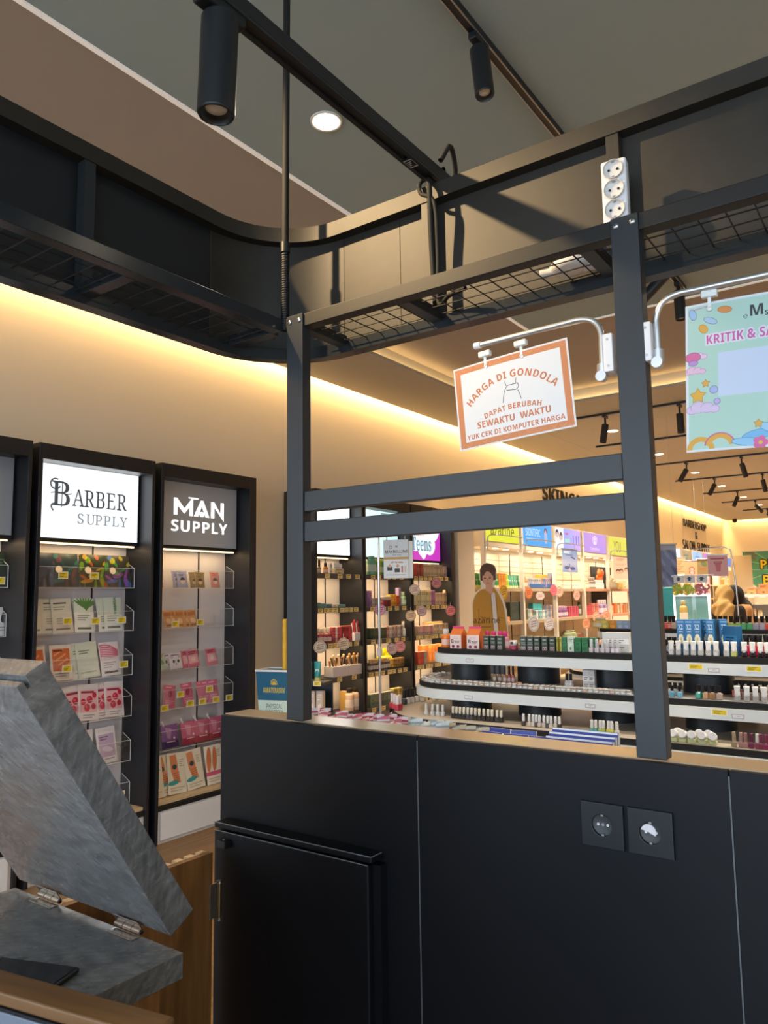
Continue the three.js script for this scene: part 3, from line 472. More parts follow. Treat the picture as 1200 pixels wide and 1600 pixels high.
// ---------------------------------------------------------------- wall cabinets
const XF = -4.0, XK = -4.265, cabDepth = 0.345, sign0Mat = phys(0x9aa0aa, 0.12);
const ledGlow = lampMat(STRIP, 4);
function bay(label, z0, z1, face, baseOpts) { // z0 is nearer the camera; inner faces at z0 and z1
  const t = thing('wall_cabinet', label, 'cabinet', [XF, 0, (z0 + z1) / 2], PI / 2), w = z0 - z1, s = 0.022;
  part('side_panel', rb(s, 2.4, cabDepth, 0.002, -w / 2 - s / 2, 1.2, -cabDepth / 2), M.cabinet, t);
  part('side_panel', rb(s, 2.4, cabDepth, 0.002, w / 2 + s / 2, 1.2, -cabDepth / 2), M.cabinet, t);
  part('header', rb(w, 0.09, cabDepth, 0.002, 0, 2.355, -cabDepth / 2), M.cabinet, t);
  part('back_panel', bx(w, 1.62, 0.012, 0, 1.06, XK - XF + 0.002), M.lilac, t);
  part('slot_channel', join([bx(0.010, 1.6, 0.004, w * 0.17, 1.06, XK - XF + 0.011), bx(0.004, 1.6, 0.004, -w * 0.42, 1.06, XK - XF + 0.0105)]), M.dark, t);
  const b = part('lightbox', rb(w - 0.004, 0.49, 0.14, 0.002, 0, 2.10, -0.20), M.dark, t);
  part('sign_face', bx(w - 0.03, 0.452, 0.006, 0, 2.103, -0.1275), face.length ? face : [M.dark, M.dark, M.dark, M.dark, face, M.dark], t);
  part('light_strip', bx(w - 0.06, 0.008, 0.014, 0, 1.848, -0.14), ledGlow, t);
  area(STRIP, POWER.strip, w - 0.06, 0.05, [XF - 0.165, 1.842, (z0 + z1) / 2], [XF - 0.185, 1.0, (z0 + z1) / 2]);
  part('base_ledge', metres(rb(w, 0.022, cabDepth - 0.08, 0.002, 0, 0.239, -0.14 - 0.02), 0.6), M.pale, t);
  part('shadow_gap', bx(w, 0.028, 0.30, 0, 0.212, -0.16), M.dark, t);
  part('plinth', bx(w, 0.198, 0.29, 0, 0.099, -0.165), M.white, t);
  const d = part('drawer', rb(w - 0.05, 0.165, 0.018, 0.002, 0.0, 0.105, -0.012), M.white, t);
  return t;
}
const bays1 = [[-1.33, -2.251], [-2.336, -3.080], [-3.174, -3.944]];
const manMat = new THREE.MeshPhysicalMaterial({ color: 0xb8bec4, roughness: 0.1, emissive: 0xffffff, emissiveMap: P.man, emissiveIntensity: 1.1 });
const bay0 = bay('black wall cabinet with switched-off grey sign, at the left picture edge', ...bays1[0], sign0Mat);
const bayB = bay('black wall cabinet under the lit white barber sign', ...bays1[1], glow(P.barber, 1.15));
const bayM = bay('black wall cabinet under the dark sign with white supply lettering', ...bays1[2], manMat);
area(new THREE.Color(0.95, 0.98, 1), 1.2, 0.7, 0.42, [XF - 0.10, 2.1, -2.71], [0, 2.1, -2.71]);
function pocket(t, w, y, tags = []) { // clear acrylic tray across a bay, in the bay's own axes (front = +z)
  const h = 0.125, d = 0.105, zf = -0.155, zb = XK - XF + 0.012, th = 0.003, sh = new THREE.Shape([[0, 0], [d, 0], [d, h], [0.02, h + 0.04], [0, h + 0.04]].map(([a, b]) => new THREE.Vector2(a, b)));
  const sides = [-1, 1].map((s) => { const g = new THREE.ExtrudeGeometry(sh, { depth: th, bevelEnabled: false }); g.rotateY(-PI / 2); g.translate(s * (w / 2 - 0.008) + th / 2, y, zb); return g; });
  const p = part('acrylic_pocket', join([bx(w - 0.016, h, th, 0, y + h / 2, zf), bx(w - 0.016, th, d, 0, y + th / 2, zb + d / 2), ...sides, ...[-0.24, 0.02, 0.27].map((f) => bx(th, h * 0.8, d - 0.01, f * w, y + h * 0.42, zb + d / 2))]), M.acrylic, t);
  const e = 0.0022; part('edge_glint', join([bx(w - 0.016, e, th + 0.0006, 0, y + h, zf), bx(w - 0.016, e * 1.4, th + 0.001, 0, y + 0.002, zf + 0.001), ...[-1, 1].flatMap((s) => [bx(th + 0.0008, h, e, s * (w / 2 - 0.008), y + h / 2, zf + 0.001), rod([s * (w / 2 - 0.008), y + h, zf], [s * (w / 2 - 0.008), y + h + 0.04, zb + 0.02], 0.0016, 5)])]), M.edge, p);  // thin whitish bars painting the highlights on the acrylic edges
  for (const [u, v] of tags) { const g = part('price_tag', bx(0.062, 0.042, 0.002, u * w, y + v, zf + 0.004), M.paper, p); tagFace(g); }
  return p;
}
// the yellow field of a tag is one print on the tag's own front
const tagMap = print(96, 64, (g, w, h) => { g.fillStyle = '#f4f2e6'; g.fillRect(0, 0, w, h); g.fillStyle = '#ecd02a'; g.fillRect(8, 7, w - 16, h - 14); g.fillStyle = '#7c6a18'; for (let i = 0; i < 3; i++) g.fillRect(16, 16 + i * 12, 50 - i * 8, 5); });
const tagMat = std(0xffffff, 0.6, { map: tagMap });
function tagFace(m) { m.material = [M.paper, M.paper, M.paper, M.paper, tagMat, M.paper]; }
const rowsY = [1.587, 1.318, 1.042, 0.788, 0.515, 0.262];
const wB = bays1[1][0] - bays1[1][1], wM = bays1[2][0] - bays1[2][1], w0 = bays1[0][0] - bays1[0][1];
[[[-0.18, 0.075], [0.1, 0.075]], [[-0.45, 0.07], [-0.13, 0.075], [0.12, 0.07], [0.37, 0.07]], [[-0.12, 0.075], [0.4, 0.07]], [], [], [[0.4, 0.06]]].forEach((tg, i) => pocket(bayB, wB, rowsY[i], tg));
[[], [[-0.2, 0.03], [0.08, 0.035]], [], [[-0.42, 0.03], [-0.3, 0.015], [-0.13, 0.09], [-0.02, 0.02], [0.12, 0.02], [0.2, 0.1], [0.28, 0.02], [0.44, 0.02]], []].forEach((tg, i) => pocket(bayM, wM, rowsY[i] + (i === 4 ? 0.01 : 0), tg));
rowsY.slice(0, 4).forEach((y, i) => pocket(bay0, w0, y, i === 0 ? [[0.44, 0.04]] : []));

// flat packs: pillow bodies with a printed front
function pillow(w, h, d, map, back = 0xe8e6e2) {
  const g = new THREE.BoxGeometry(w, h, d, 6, 8, 1), p = g.attributes.position;
  for (let i = 0; i < p.count; i++) { const u = p.getX(i) / w * 2, v = p.getY(i) / h * 2; p.setZ(i, p.getZ(i) * (0.12 + 0.88 * (1 - u ** 4) * (1 - Math.abs(v) ** 3)) + 0.0015 * Math.sin(u * 4 + v * 3)); }
  g.translate(0, h / 2, 0); g.computeVertexNormals(); const f = phys(0xffffff, 0.32, { map }), b = col(back, 0.4); return [g, [b, b, b, b, f, b]];
}
const packProto = (key, w, h, map, opts = {}) => proto(key, opts.name ?? 'mask_packet', opts.cat ?? 'packet', (g) => { const [geo, m] = pillow(w, h, opts.d ?? 0.012, map, opts.back); part('packet', geo, m, g); });
const art = (w, h, bg, f) => print(w, h, (g) => { g.fillStyle = bg; g.fillRect(0, 0, w, h); f(g, w, h); });
const lines = (g, x, y, w, n, c, px = 4, gap = 9) => { g.fillStyle = c; for (let i = 0; i < n; i++) g.fillRect(x, y + i * gap, w * (1 - 0.18 * (i % 3)), px); };
P.holo = ['#1d2a3c', '#203236', '#2b3220', '#3a3a34'].map((bg, k) => art(128, 136, bg, (g, w, h) => {
  const cs = [['#3b5a8a', '#22344e', '#6a7fa0'], ['#2fa7a0', '#1c5f70', '#b23a4a'], ['#f0b41e', '#e0501e', '#7fbf2a'], ['#d8d020', '#40b84a', '#b04fd0', '#3f7fe0']][k];
  for (let i = 0; i < 16; i++) { g.globalAlpha = k > 1 ? 0.6 : 0.4; g.fillStyle = cs[i % cs.length]; g.beginPath(); g.ellipse((i * 53) % w, (i * 37) % h, 10 + (i * 7) % 26, 5 + i % 9, i, 0, 7); g.fill(); } g.globalAlpha = 1; g.fillStyle = '#e8d9c0'; if (k > 0) { g.beginPath(); g.arc(38, 66, 15, 0, 7); g.fill(); }
}));
P.cream = art(96, 136, '#dcd6c4', (g, w, h) => { lines(g, 12, 16, 60, 1, '#5a5a50', 6); lines(g, 12, 32, 50, 2, '#9a968a'); lines(g, 20, 78, 50, 3, '#a8a294'); lines(g, 14, 118, 66, 1, '#77736a', 6); });
P.leaf = art(96, 136, '#dbe0d0', (g, w, h) => { g.fillStyle = '#5f8a4a'; for (let i = 0; i < 9; i++) { g.save(); g.translate(30 + i * 7, 26); g.rotate(-1 + i * 0.26); g.beginPath(); g.ellipse(0, -4, 5, 30, 0, 0, 7); g.fill(); g.restore(); } g.fillStyle = '#eceee4'; g.fillRect(0, 58, w, 80); lines(g, 14, 68, 60, 3, '#8d948a'); lines(g, 14, 118, 66, 1, '#5c605a', 8); });
P.fern = art(96, 136, '#cfd6c6', (g, w, h) => { g.fillStyle = '#6a8f63'; for (let i = 0; i < 12; i++) { g.save(); g.translate(52, 10 + i * 5); g.rotate(i % 2 ? 1 : -1); g.fillRect(0, 0, 30 - i, 4); g.restore(); } g.fillStyle = '#e6e9de'; g.fillRect(0, 70, w, 70); lines(g, 14, 76, 60, 3, '#8d948a'); lines(g, 14, 118, 66, 1, '#5c605a', 8); });
P.peach = art(96, 136, '#e9ded2', (g, w, h) => { g.fillStyle = '#d9733f'; g.fillRect(10, 16, 76, 84); g.fillStyle = '#f0a377'; for (let i = 0; i < 4; i++) { g.save(); g.translate(30 + i * 9, 30 + i * 18); g.rotate(-0.5); g.fillRect(-18, 0, 48, 7); g.restore(); } lines(g, 14, 20, 40, 1, '#7a2f16', 7); lines(g, 16, 108, 60, 2, '#a9a094'); });
P.pale = art(96, 136, '#e4e6d6', (g, w, h) => { const k = g.createLinearGradient(0, 0, w, h); k.addColorStop(0, '#d3dbc2'); k.addColorStop(1, '#eef0e2'); g.fillStyle = k; g.fillRect(6, 6, w - 12, h - 12); lines(g, 12, 30, 46, 2, '#7b8274', 4); lines(g, 10, 112, 70, 1, '#c0c2ae', 5); });
P.rose = art(96, 136, '#ecdcdc', (g, w, h) => { g.strokeStyle = '#d4718a'; g.lineWidth = 6; for (let i = 0; i < 6; i++) { g.beginPath(); g.moveTo(4, 14 + i * 8); g.quadraticCurveTo(40, 4 + i * 12, 92, 40 + i * 4); g.stroke(); } g.fillStyle = '#f1ecea'; g.fillRect(0, 74, w, 62); lines(g, 14, 82, 60, 3, '#b9a8a8'); lines(g, 14, 118, 66, 1, '#6c5c5c', 8); });
P.berry = art(96, 136, '#ece2df', (g, w, h) => { g.fillStyle = '#edb7bb'; g.fillRect(8, 22, 80, 84); lines(g, 14, 26, 60, 1, '#9a2c46', 8); g.fillStyle = '#cf2c46'; for (const [x, y, r] of [[22, 66, 12], [52, 58, 14], [76, 42, 11], [40, 88, 14], [70, 84, 11]]) { g.beginPath(); g.arc(x, y, r, 0, 7); g.fill(); } g.fillStyle = '#e8788a'; for (const [x, y] of [[48, 54], [36, 84]]) { g.beginPath(); g.arc(x, y, 4, 0, 7); g.fill(); } lines(g, 20, 114, 56, 2, '#a79a96'); });
P.lilac = art(96, 136, '#e9e2e0', (g, w, h) => { g.fillStyle = '#c9aec6'; g.fillRect(10, 26, 76, 86); g.fillStyle = '#e6d4e4'; g.beginPath(); g.ellipse(48, 84, 26, 10, 0.2, 0, 7); g.fill(); lines(g, 16, 34, 40, 2, '#7d5f7b'); lines(g, 30, 118, 50, 1, '#9c928f'); });
P.blueface = art(72, 96, '#9aa0c0', (g, w, h) => { g.fillStyle = '#d8c2b4'; g.beginPath(); g.arc(36, 60, 15, 0, 7); g.fill(); g.fillStyle = '#2d2a38'; g.beginPath(); g.arc(36, 54, 16, PI, 2 * PI); g.fill(); lines(g, 12, 10, 48, 3, '#5a5f86'); });
P.tanface = art(72, 96, '#8a7a58', (g, w, h) => { g.fillStyle = '#cbb08e'; g.beginPath(); g.arc(36, 62, 15, 0, 7); g.fill(); g.fillStyle = '#3a2c20'; g.beginPath(); g.arc(36, 56, 16, PI, 2 * PI); g.fill(); lines(g, 12, 10, 48, 3, '#4e4024'); });
P.redface = art(72, 96, '#c98a84', (g, w, h) => { g.fillStyle = '#e3bda8'; g.beginPath(); g.arc(36, 60, 15, 0, 7); g.fill(); g.fillStyle = '#2c1e20'; g.beginPath(); g.arc(36, 54, 17, PI, 2 * PI); g.fill(); lines(g, 12, 10, 48, 2, '#8e3a3a'); });
P.orangebag = art(72, 96, '#d59a62', (g, w, h) => { g.fillStyle = '#b8713a'; g.fillRect(6, 10, 60, 22); g.fillStyle = '#ecc79b'; g.beginPath(); g.ellipse(36, 60, 22, 14, 0.4, 0, 7); g.fill(); lines(g, 12, 82, 48, 1, '#7a4620'); });
P.bear = art(96, 88, '#e8e2ea', (g, w, h) => { g.fillStyle = '#3b3442'; for (const x of [32, 66]) { g.beginPath(); g.arc(x, 46, 9, 0, 7); g.fill(); } g.fillStyle = '#cbb8d4'; for (const x of [20, 76]) { g.beginPath(); g.arc(x, 18, 12, 0, 7); g.fill(); } g.fillStyle = '#b98aa4'; g.beginPath(); g.arc(49, 62, 6, 0, 7); g.fill(); lines(g, 18, 8, 50, 1, '#7b4b8a', 6); });
P.pinkpack = art(80, 96, '#d9748a', (g, w, h) => { g.fillStyle = '#eeb0ba'; g.fillRect(8, 30, 64, 44); g.fillStyle = '#f2d3c4'; g.beginPath(); g.arc(40, 52, 14, 0, 7); g.fill(); lines(g, 12, 10, 50, 2, '#8f2c48', 5); });
P.pinkleaf = art(80, 112, '#d8728c', (g, w, h) => { g.fillStyle = '#b23d60'; g.beginPath(); g.ellipse(42, 42, 13, 20, 0.3, 0, 7); g.fill(); lines(g, 12, 76, 56, 3, '#f0b4c0'); lines(g, 14, 8, 40, 1, '#f4c4cc', 5); });
P.greenbag = art(72, 88, '#c9d6bd', (g, w, h) => { g.fillStyle = '#86a877'; g.beginPath(); g.ellipse(34, 46, 20, 12, 0.6, 0, 7); g.fill(); lines(g, 12, 10, 44, 2, '#5f6e58'); });
P.foot = art(96, 176, '#e6dcc8', (g, w, h) => { g.fillStyle = '#d88a5c'; g.beginPath(); g.moveTo(14, 10); g.lineTo(46, 6); g.lineTo(56, 90); g.lineTo(66, 130); g.lineTo(34, 128); g.lineTo(18, 80); g.fill(); g.strokeStyle = '#b65f3c'; g.lineWidth = 3; for (let i = 0; i < 5; i++) { g.beginPath(); g.moveTo(28, 90 + i * 9); g.lineTo(58, 84 + i * 10); g.stroke(); } g.fillStyle = '#3c4a52'; g.beginPath(); g.arc(36, 60, 11, 0, 7); g.fill(); g.fillStyle = '#3f9c9c'; g.beginPath(); g.ellipse(28, 128, 28, 10, -0.1, 0, 7); g.fill(); lines(g, 62, 30, 24, 4, '#b7ab92'); lines(g, 10, 148, 74, 2, '#c2b69d', 5, 11); });
P.foot2 = art(96, 176, '#ece2d2', (g, w, h) => { g.fillStyle = '#d0794c'; for (const x of [20, 52]) { g.beginPath(); g.ellipse(x, 62, 13, 56, 0.12, 0, 7); g.fill(); } g.fillStyle = '#d8577e'; g.fillRect(0, 118, 96, 18); lines(g, 66, 24, 22, 4, '#b7ab92'); lines(g, 10, 148, 74, 2, '#c2b69d', 5, 11); });
P.drop = art(72, 96, '#e4e8ea', (g, w, h) => { g.fillStyle = '#22262a'; g.beginPath(); g.moveTo(46, 14); g.quadraticCurveTo(64, 50, 46, 54); g.quadraticCurveTo(28, 50, 46, 14); g.fill(); lines(g, 10, 66, 48, 2, '#9aa2a6'); });

const lean = -0.17;
function packs(where, y, X, list) { // [key, px, label, group]
  for (const [p, px, label, dz = 0, roll = 0] of list) { const o = stamp(p, label, [X - 0.012 * dz, y + 0.006, zAt(px, y + 0.08, X)], PI / 2, undefined, lean); if (roll) o.rotation.z = roll; }
}
{
  const H = P.holo.map((m, k) => packProto('holo' + k, 0.185, 0.205, m, { back: 0x22252a })), X = -4.183;
  packs('', rowsY[0], X, [[H[0], 68, 'dark blue foil packet at the left end of the top barber pocket'], [H[1], 103, 'dark foil packet with teal swirl in the top barber pocket'], [H[2], 148, 'dark foil packet with orange shimmer in the top barber pocket'], [H[3], 186, 'rainbow shimmer foil packet at the right end of the top barber pocket']]);
  const cr = packProto('cream', 0.132, 0.205, P.cream), lf = packProto('leaf', 0.132, 0.205, P.leaf), fe = packProto('fern', 0.132, 0.21, P.fern);
  packs('', rowsY[1], X, [[cr, 52, 'cream packet cut off by the left frame in the second barber pocket'], [cr, 85, 'cream packet standing behind another cream one in the second barber pocket', 1], [cr, 100, 'front cream packet with yellow tag in the second barber pocket', 0, 0.04], [lf, 133, 'packet with broad green leaf, front one in the second barber pocket', 0, -0.03], [lf, 137, 'packet with green leaf hidden behind its twin in the second barber pocket', 1, 0.08], [fe, 172, 'packet with fine fern leaf hidden behind its twin, second barber pocket', 1, 0.06], [fe, 179, 'packet with fine fern leaf at the right end, second barber pocket']]);
  const pe = packProto('peach', 0.14, 0.21, P.peach), pa = packProto('pale', 0.145, 0.215, P.pale), ro = packProto('rose', 0.138, 0.21, P.rose);
  packs('', rowsY[2], X, [[pe, 58, 'orange packet cut off by the left frame in the third barber pocket', 0, 0.05], [pe, 98, 'whole orange packet with yellow tag in the third barber pocket'], [pa, 134, 'pale green packet behind its twin in the third barber pocket', 1, 0.07], [pa, 141, 'pale green blank packet leaning in the third barber pocket', 0, 0.07], [ro, 175, 'packet with pink strokes at the right end of the third barber pocket', 0, 0.05]]);
  const be = packProto('berry', 0.135, 0.215, P.berry);
  packs('', rowsY[3], X, [[cr, 80, 'cream packet half hidden by the raised flap in the fourth barber pocket'], [be, 122, 'red berry packet behind, left pair of the fourth barber pocket', 1, 0.06], [be, 139, 'red berry packet in front, left pair of the fourth barber pocket', 0, -0.06], [be, 166, 'red berry packet behind, right pair of the fourth barber pocket', 1, 0.02], [be, 180, 'red berry packet in front, right pair of the fourth barber pocket', 0, -0.03]]);
  const li = packProto('lilac', 0.135, 0.215, P.lilac);
  packs('', rowsY[4], X, [[li, 133, 'lilac packet half hidden by the raised flap in the fifth barber pocket'], [li, 170, 'lilac packet standing alone in the fifth barber pocket', 0, 0.04]]);
  const dk = packProto('darkgreen', 0.15, 0.2, art(72, 96, '#26332a', (g) => lines(g, 12, 20, 44, 3, '#55705c'))), dr = packProto('drop', 0.13, 0.16, P.drop);
  packs('', rowsY[0], X, [[dk, -2, 'dark green packet at the left picture edge, top pocket']]); packs('', rowsY[1], X, [[dr, 2, 'white packet with black drop at the left picture edge']]); packs('', rowsY[2], X, [[dr, -4, 'white packet just showing at the left picture edge, third pocket']]);
  const bf = packProto('blueface', 0.09, 0.118, P.blueface), tf = packProto('tanface', 0.085, 0.112, P.tanface), rf = packProto('redface', 0.085, 0.115, P.redface);
  packs('', rowsY[0], X, [[rf, 247, 'pink packet half hidden by the upright, top pocket under the dark sign'], [bf, 281, 'blue grey packet behind its twin, top pocket under the dark sign', 1, 0.05], [bf, 286, 'front blue grey packet, top pocket under the dark sign'], [tf, 307, 'olive tan packet behind its twin, top pocket under the dark sign', 1, 0.05], [tf, 313, 'front olive tan packet, top pocket under the dark sign', 0, -0.05], [rf, 337, 'dusty red packet at the right, top pocket under the dark sign']]);
  const ob = packProto('orangebag', 0.075, 0.118, P.orangebag);
  packs('', rowsY[1], X, [[ob, 265, 'leftmost small orange sachet in the second pocket under the dark sign', 0, 0.1], [ob, 274, 'second small orange sachet from left, second pocket under the dark sign', 1, -0.05], [ob, 282, 'third small orange sachet from left, second pocket under the dark sign', 0, 0.02], [ob, 298, 'fourth small orange sachet from left, second pocket under the dark sign', 1, 0.08], [ob, 303, 'rightmost small orange sachet in the second pocket under the dark sign', 0, 0.12]]);
  const gb = packProto('greenbag', 0.07, 0.11, P.greenbag), br = packProto('bear', 0.105, 0.105, P.bear), pp = packProto('pinkpack', 0.1, 0.12, P.pinkpack);
  packs('', rowsY[2], X, [[gb, 255, 'pale green sachet at the left of the third pocket under the dark sign', 0, 0.15], [br, 266, 'white packet with dark eyes, half covered, third pocket', 1, 0.05], [br, 276, 'white packet with two dark eyes in front, third pocket', 0, 0.05], [pp, 297, 'pink packet behind, left pair in the third pocket', 1, 0.1], [pp, 304, 'pink packet in front, left pair in the third pocket', 0, 0.1], [pp, 333, 'pink packet alone at the right of the third pocket', 0, 0.1]]);
  const pl = packProto('pinkleaf', 0.098, 0.15, P.pinkleaf);
  packs('', rowsY[3], X, [[pl, 264, 'pink sachet tilted left in the fourth pocket under the dark sign', 0, -0.16], [pl, 295, 'pink sachet in the middle of the fourth pocket under the dark sign', 0, 0.05], [pl, 322, 'hindmost of three pink sachets in the fourth pocket', 1.4, 0.08], [pl, 327, 'middle of three pink sachets in the fourth pocket', 0.7, 0.06], [pl, 335, 'foremost of three pink sachets in the fourth pocket', 0, 0.04]]);
  const pouch = (key, top, low) => proto(key, 'spout_pouch', 'pouch', (g) => {
    const m = art(96, 112, top, (c) => { c.fillStyle = low; c.fillRect(0, 78, 96, 34); c.globalAlpha = 0.5; c.fillStyle = '#f3c6d4'; c.beginPath(); c.moveTo(20, 12); c.lineTo(56, 20); c.lineTo(44, 70); c.lineTo(26, 62); c.fill(); c.globalAlpha = 1; lines(c, 22, 80, 50, 1, '#e9c7cf', 5); c.fillStyle = '#f4f0ee'; c.beginPath(); c.arc(66, 66, 6, 0, 7); c.fill(); });
    const [geo, mm] = pillow(0.135, 0.15, 0.03, m, low); part('pouch_body', geo, mm, g); part('spout', rod([-0.045, 0.145, 0], [-0.055, 0.165, 0], 0.007, 12), M.white, g); part('cap', rod([-0.055, 0.163, 0], [-0.063, 0.182, 0], 0.0105, 14), M.white, g);
  });
  const pu = pouch('purple', '#8d5a9c', '#4a2460'), rd = pouch('redp', '#cf6a86', '#a82c4c');
  packs('', rowsY[4] + 0.012, X - 0.002, [[pu, 267, 'purple pouch with white spout in the fifth pocket under the dark sign'], [rd, 298, 'left pink red pouch with spout in the fifth pocket', 0, 0.04], [rd, 316, 'middle pink red pouch with spout in the fifth pocket', -0.6, -0.03], [rd, 338, 'right pink red pouch with spout in the fifth pocket', 0, 0.02]]);
  const f1 = packProto('foot', 0.15, 0.255, P.foot), f2 = packProto('foot2', 0.15, 0.255, P.foot2);
  packs('', 0.249, -4.09, [[f1, 243, 'foot mask packet half hidden by the upright on the wooden ledge', 0, 0.02], [f1, 263, 'foot mask packet behind, left pair on the wooden ledge', 1.2, 0.03], [f1, 278, 'foot mask packet in front, left pair on the wooden ledge', 0, -0.05], [f1, 308, 'foot mask packet in the middle of the wooden ledge', 0, 0.06], [f2, 338, 'foot mask packet with pink band at the right of the wooden ledge', 0, 0.02]]);
}

// second wall cabinet with shelves
const bays2 = [[-4.70, -5.30], [-5.36, -6.05], [-6.115, -6.83]], shelfY = [1.712, 1.43, 1.142, 0.862, 0.556];
const C2 = [bay('black shelf cabinet with blank glowing white sign behind the left post', ...bays2[0], glow(P.plain, 1.5)), bay('black shelf cabinet under the pale cyan sign', ...bays2[1], glow(P.cyan, 1.15)), bay('black shelf cabinet under the pink teens sign', ...bays2[2], glow(P.teens, 1.0))];
part('end_panel', rb(0.045, 2.4, cabDepth, 0.002, (bays2[2][0] - bays2[2][1]) / 2 + 0.046, 1.2, -cabDepth / 2), M.cabinet, C2[2]);
part('end_panel', rb(0.044, 2.4, cabDepth, 0.002, (bays1[2][0] - bays1[2][1]) / 2 + 0.044, 1.2, -cabDepth / 2), M.cabinet, bayM);
area(new THREE.Color(0.95, 0.98, 1), 1.4, 0.65, 0.42, [XF - 0.10, 2.1, -4.94], [0, 2.1, -4.94]);
const labelMat = std(0xffffff, 0.6, { map: print(48, 32, (g, w, h) => { g.fillStyle = '#eedb9c'; g.fillRect(0, 0, w, h); g.fillStyle = '#b9963c'; g.fillRect(6, 6, 30, 8); g.fillStyle = '#8f7c4a'; g.fillRect(6, 20, 22, 5); }) });
C2.forEach((t, b) => shelfY.forEach((y, i) => {
  const w = bays2[b][0] - bays2[b][1];
  const s = part('shelf', rb(w - 0.006, 0.018, 0.24, 0.002, 0, y - 0.009, -0.145), M.cabinet, t);
  part('label_rail', rb(w - 0.01, 0.042, 0.004, 0.001, 0, y - 0.022, -0.022), std(0x4a4a4e, 0.4), s);
  const n = b === 0 ? [4, 8, 6, 3, 0][i] : b === 1 ? [5, 6, 5, 7, 4][i] : [8, 7, 9, 8, 6][i];
  for (let k = 0; k < n; k++) part('price_label', bx(0.062, 0.036, 0.002, -w * 0.44 + (k + 0.3 + 0.4 * rnd()) * w * 0.88 / n + (b === 0 && i === 0 ? w * 0.1 : 0), y - 0.022, -0.0185), labelMat, s);
  part('light_strip', bx(w - 0.08, 0.005, 0.010, 0, y - 0.022, -0.034), ledGlow, s);
  if (i < 4) area(STRIP, POWER.shelf, w - 0.08, 0.03, [XF - 0.06, y - 0.027, (bays2[b][0] + bays2[b][1]) / 2], [XF - 0.14, y - 0.4, (bays2[b][0] + bays2[b][1]) / 2]);
}));
// ---------------------------------------------------------------- shop goods
const lighter = (c, k) => '#' + new THREE.Color(c).lerp(new THREE.Color(k > 0 ? 0xffffff : 0x000000), Math.abs(k)).getHexString();
// carton: rounded box with printed front and a tuck flap on top
const faceMaps = {}, faceCache = {};
const styleMap = (style) => faceMaps[style] ??= print(64, 96, (g, w, h) => { // grey print, tinted by each carton's own colour
  g.fillStyle = '#d8d8d8'; g.fillRect(0, 0, w, h); const d = '#707070', l = '#ffffff';
  if (style === 'lines') { lines(g, 10, 14, 44, 2, d, 5, 10); lines(g, 14, 46, 36, 2, l, 4); g.fillStyle = d; g.beginPath(); g.arc(32, 76, 9, 0, 7); g.fill(); }
  if (style === 'band') { g.fillStyle = l; g.fillRect(0, 30, w, 26); lines(g, 12, 36, 40, 2, d, 4); lines(g, 12, 70, 40, 2, d, 4); }
  if (style === 'flower') { g.fillStyle = l; for (let i = 0; i < 5; i++) { g.beginPath(); g.arc(32 + Math.cos(i * 1.257) * 11, 70 + Math.sin(i * 1.257) * 11, 9, 0, 7); g.fill(); } lines(g, 10, 12, 44, 3, l, 5, 10); }
});
const face = (style, c) => faceCache[style + c] ??= std(new THREE.Color(c).multiplyScalar(1.35), 0.5, { map: styleMap(style) });
function carton(w, h, d, c, style = 'lines') {
  return proto(['carton', w, h, d, c, style].join(), 'carton', 'box', (g) => {
    const b = col(c, 0.5); part('box', rb(w, h, d, 0.0015, 0, h / 2, 0), [b, b, b, b, face(style, c), b], g);
    part('tuck_flap', rb(w * 0.9, 0.0014, d * 0.92, 0.0005, 0, h + 0.0005, d * 0.01), col(lighter(c, 0.25), 0.5), g);
  });
}
function bottle(r, h, c, cap, capH = 0.25, name = 'bottle', shine = 0.25) { // round bottle with shoulder and cap
  return proto(['bottle', r, h, c, cap, capH].join(), name, 'bottle', (g) => {
    const y = h * (1 - capH); part('body', lathe([[0, 0], [r * 0.94, 0], [r, r * 0.12], [r, y * 0.84], [r * 0.86, y * 0.94], [r * 0.5, y], [0, y]], 16), col(c, shine), g);
    part('cap', lathe([[0, y - 0.001], [r * 0.62, y - 0.001], [r * 0.62, h * 0.985], [r * 0.55, h], [0, h]], 14), col(cap, 0.35), g);
    part('label', lathe([[r * 1.012, y * 0.2], [r * 1.012, y * 0.62]], 16), col(lighter(c, 0.5), 0.5), g);
  });
}
function tubeP(w, h, c, cap) { // squeeze tube standing on its cap
  return proto(['tube', w, h, c, cap].join(), 'squeeze_tube', 'tube', (g) => {
    const n = 14, pos = [], idx = [], L = 8; for (let j = 0; j <= L; j++) { const t = j / L, y = h * (0.2 + 0.8 * t), dz = w * 0.36 * (1 - t) + 0.0012, dx = w * (0.40 + 0.1 * t); for (let i = 0; i < n; i++) { const a = i / n * 2 * PI; pos.push(Math.cos(a) * dx, y, Math.sin(a) * dz); } }
    for (let j = 0; j < L; j++) for (let i = 0; i < n; i++) { const a = j * n + i, b = j * n + (i + 1) % n; idx.push(a, a + n, b, b, a + n, b + n); }
    const q = new THREE.BufferGeometry(); q.setAttribute('position', new THREE.Float32BufferAttribute(pos, 3)); q.setIndex(idx); q.computeVertexNormals(); const f = q.toNonIndexed(); f.setAttribute('uv', new THREE.Float32BufferAttribute(new Float32Array(f.attributes.position.count * 2), 2));
    part('tube', f, col(c, 0.35), g); part('cap', cy(w * 0.38, w * 0.40, h * 0.2, 0, h * 0.1, 0, 16), col(cap, 0.4), g); part('print', bx(w * 0.5, h * 0.25, 0.002, 0, h * 0.5, w * 0.20), col(lighter(c, 0.55), 0.5), g);
  });
}
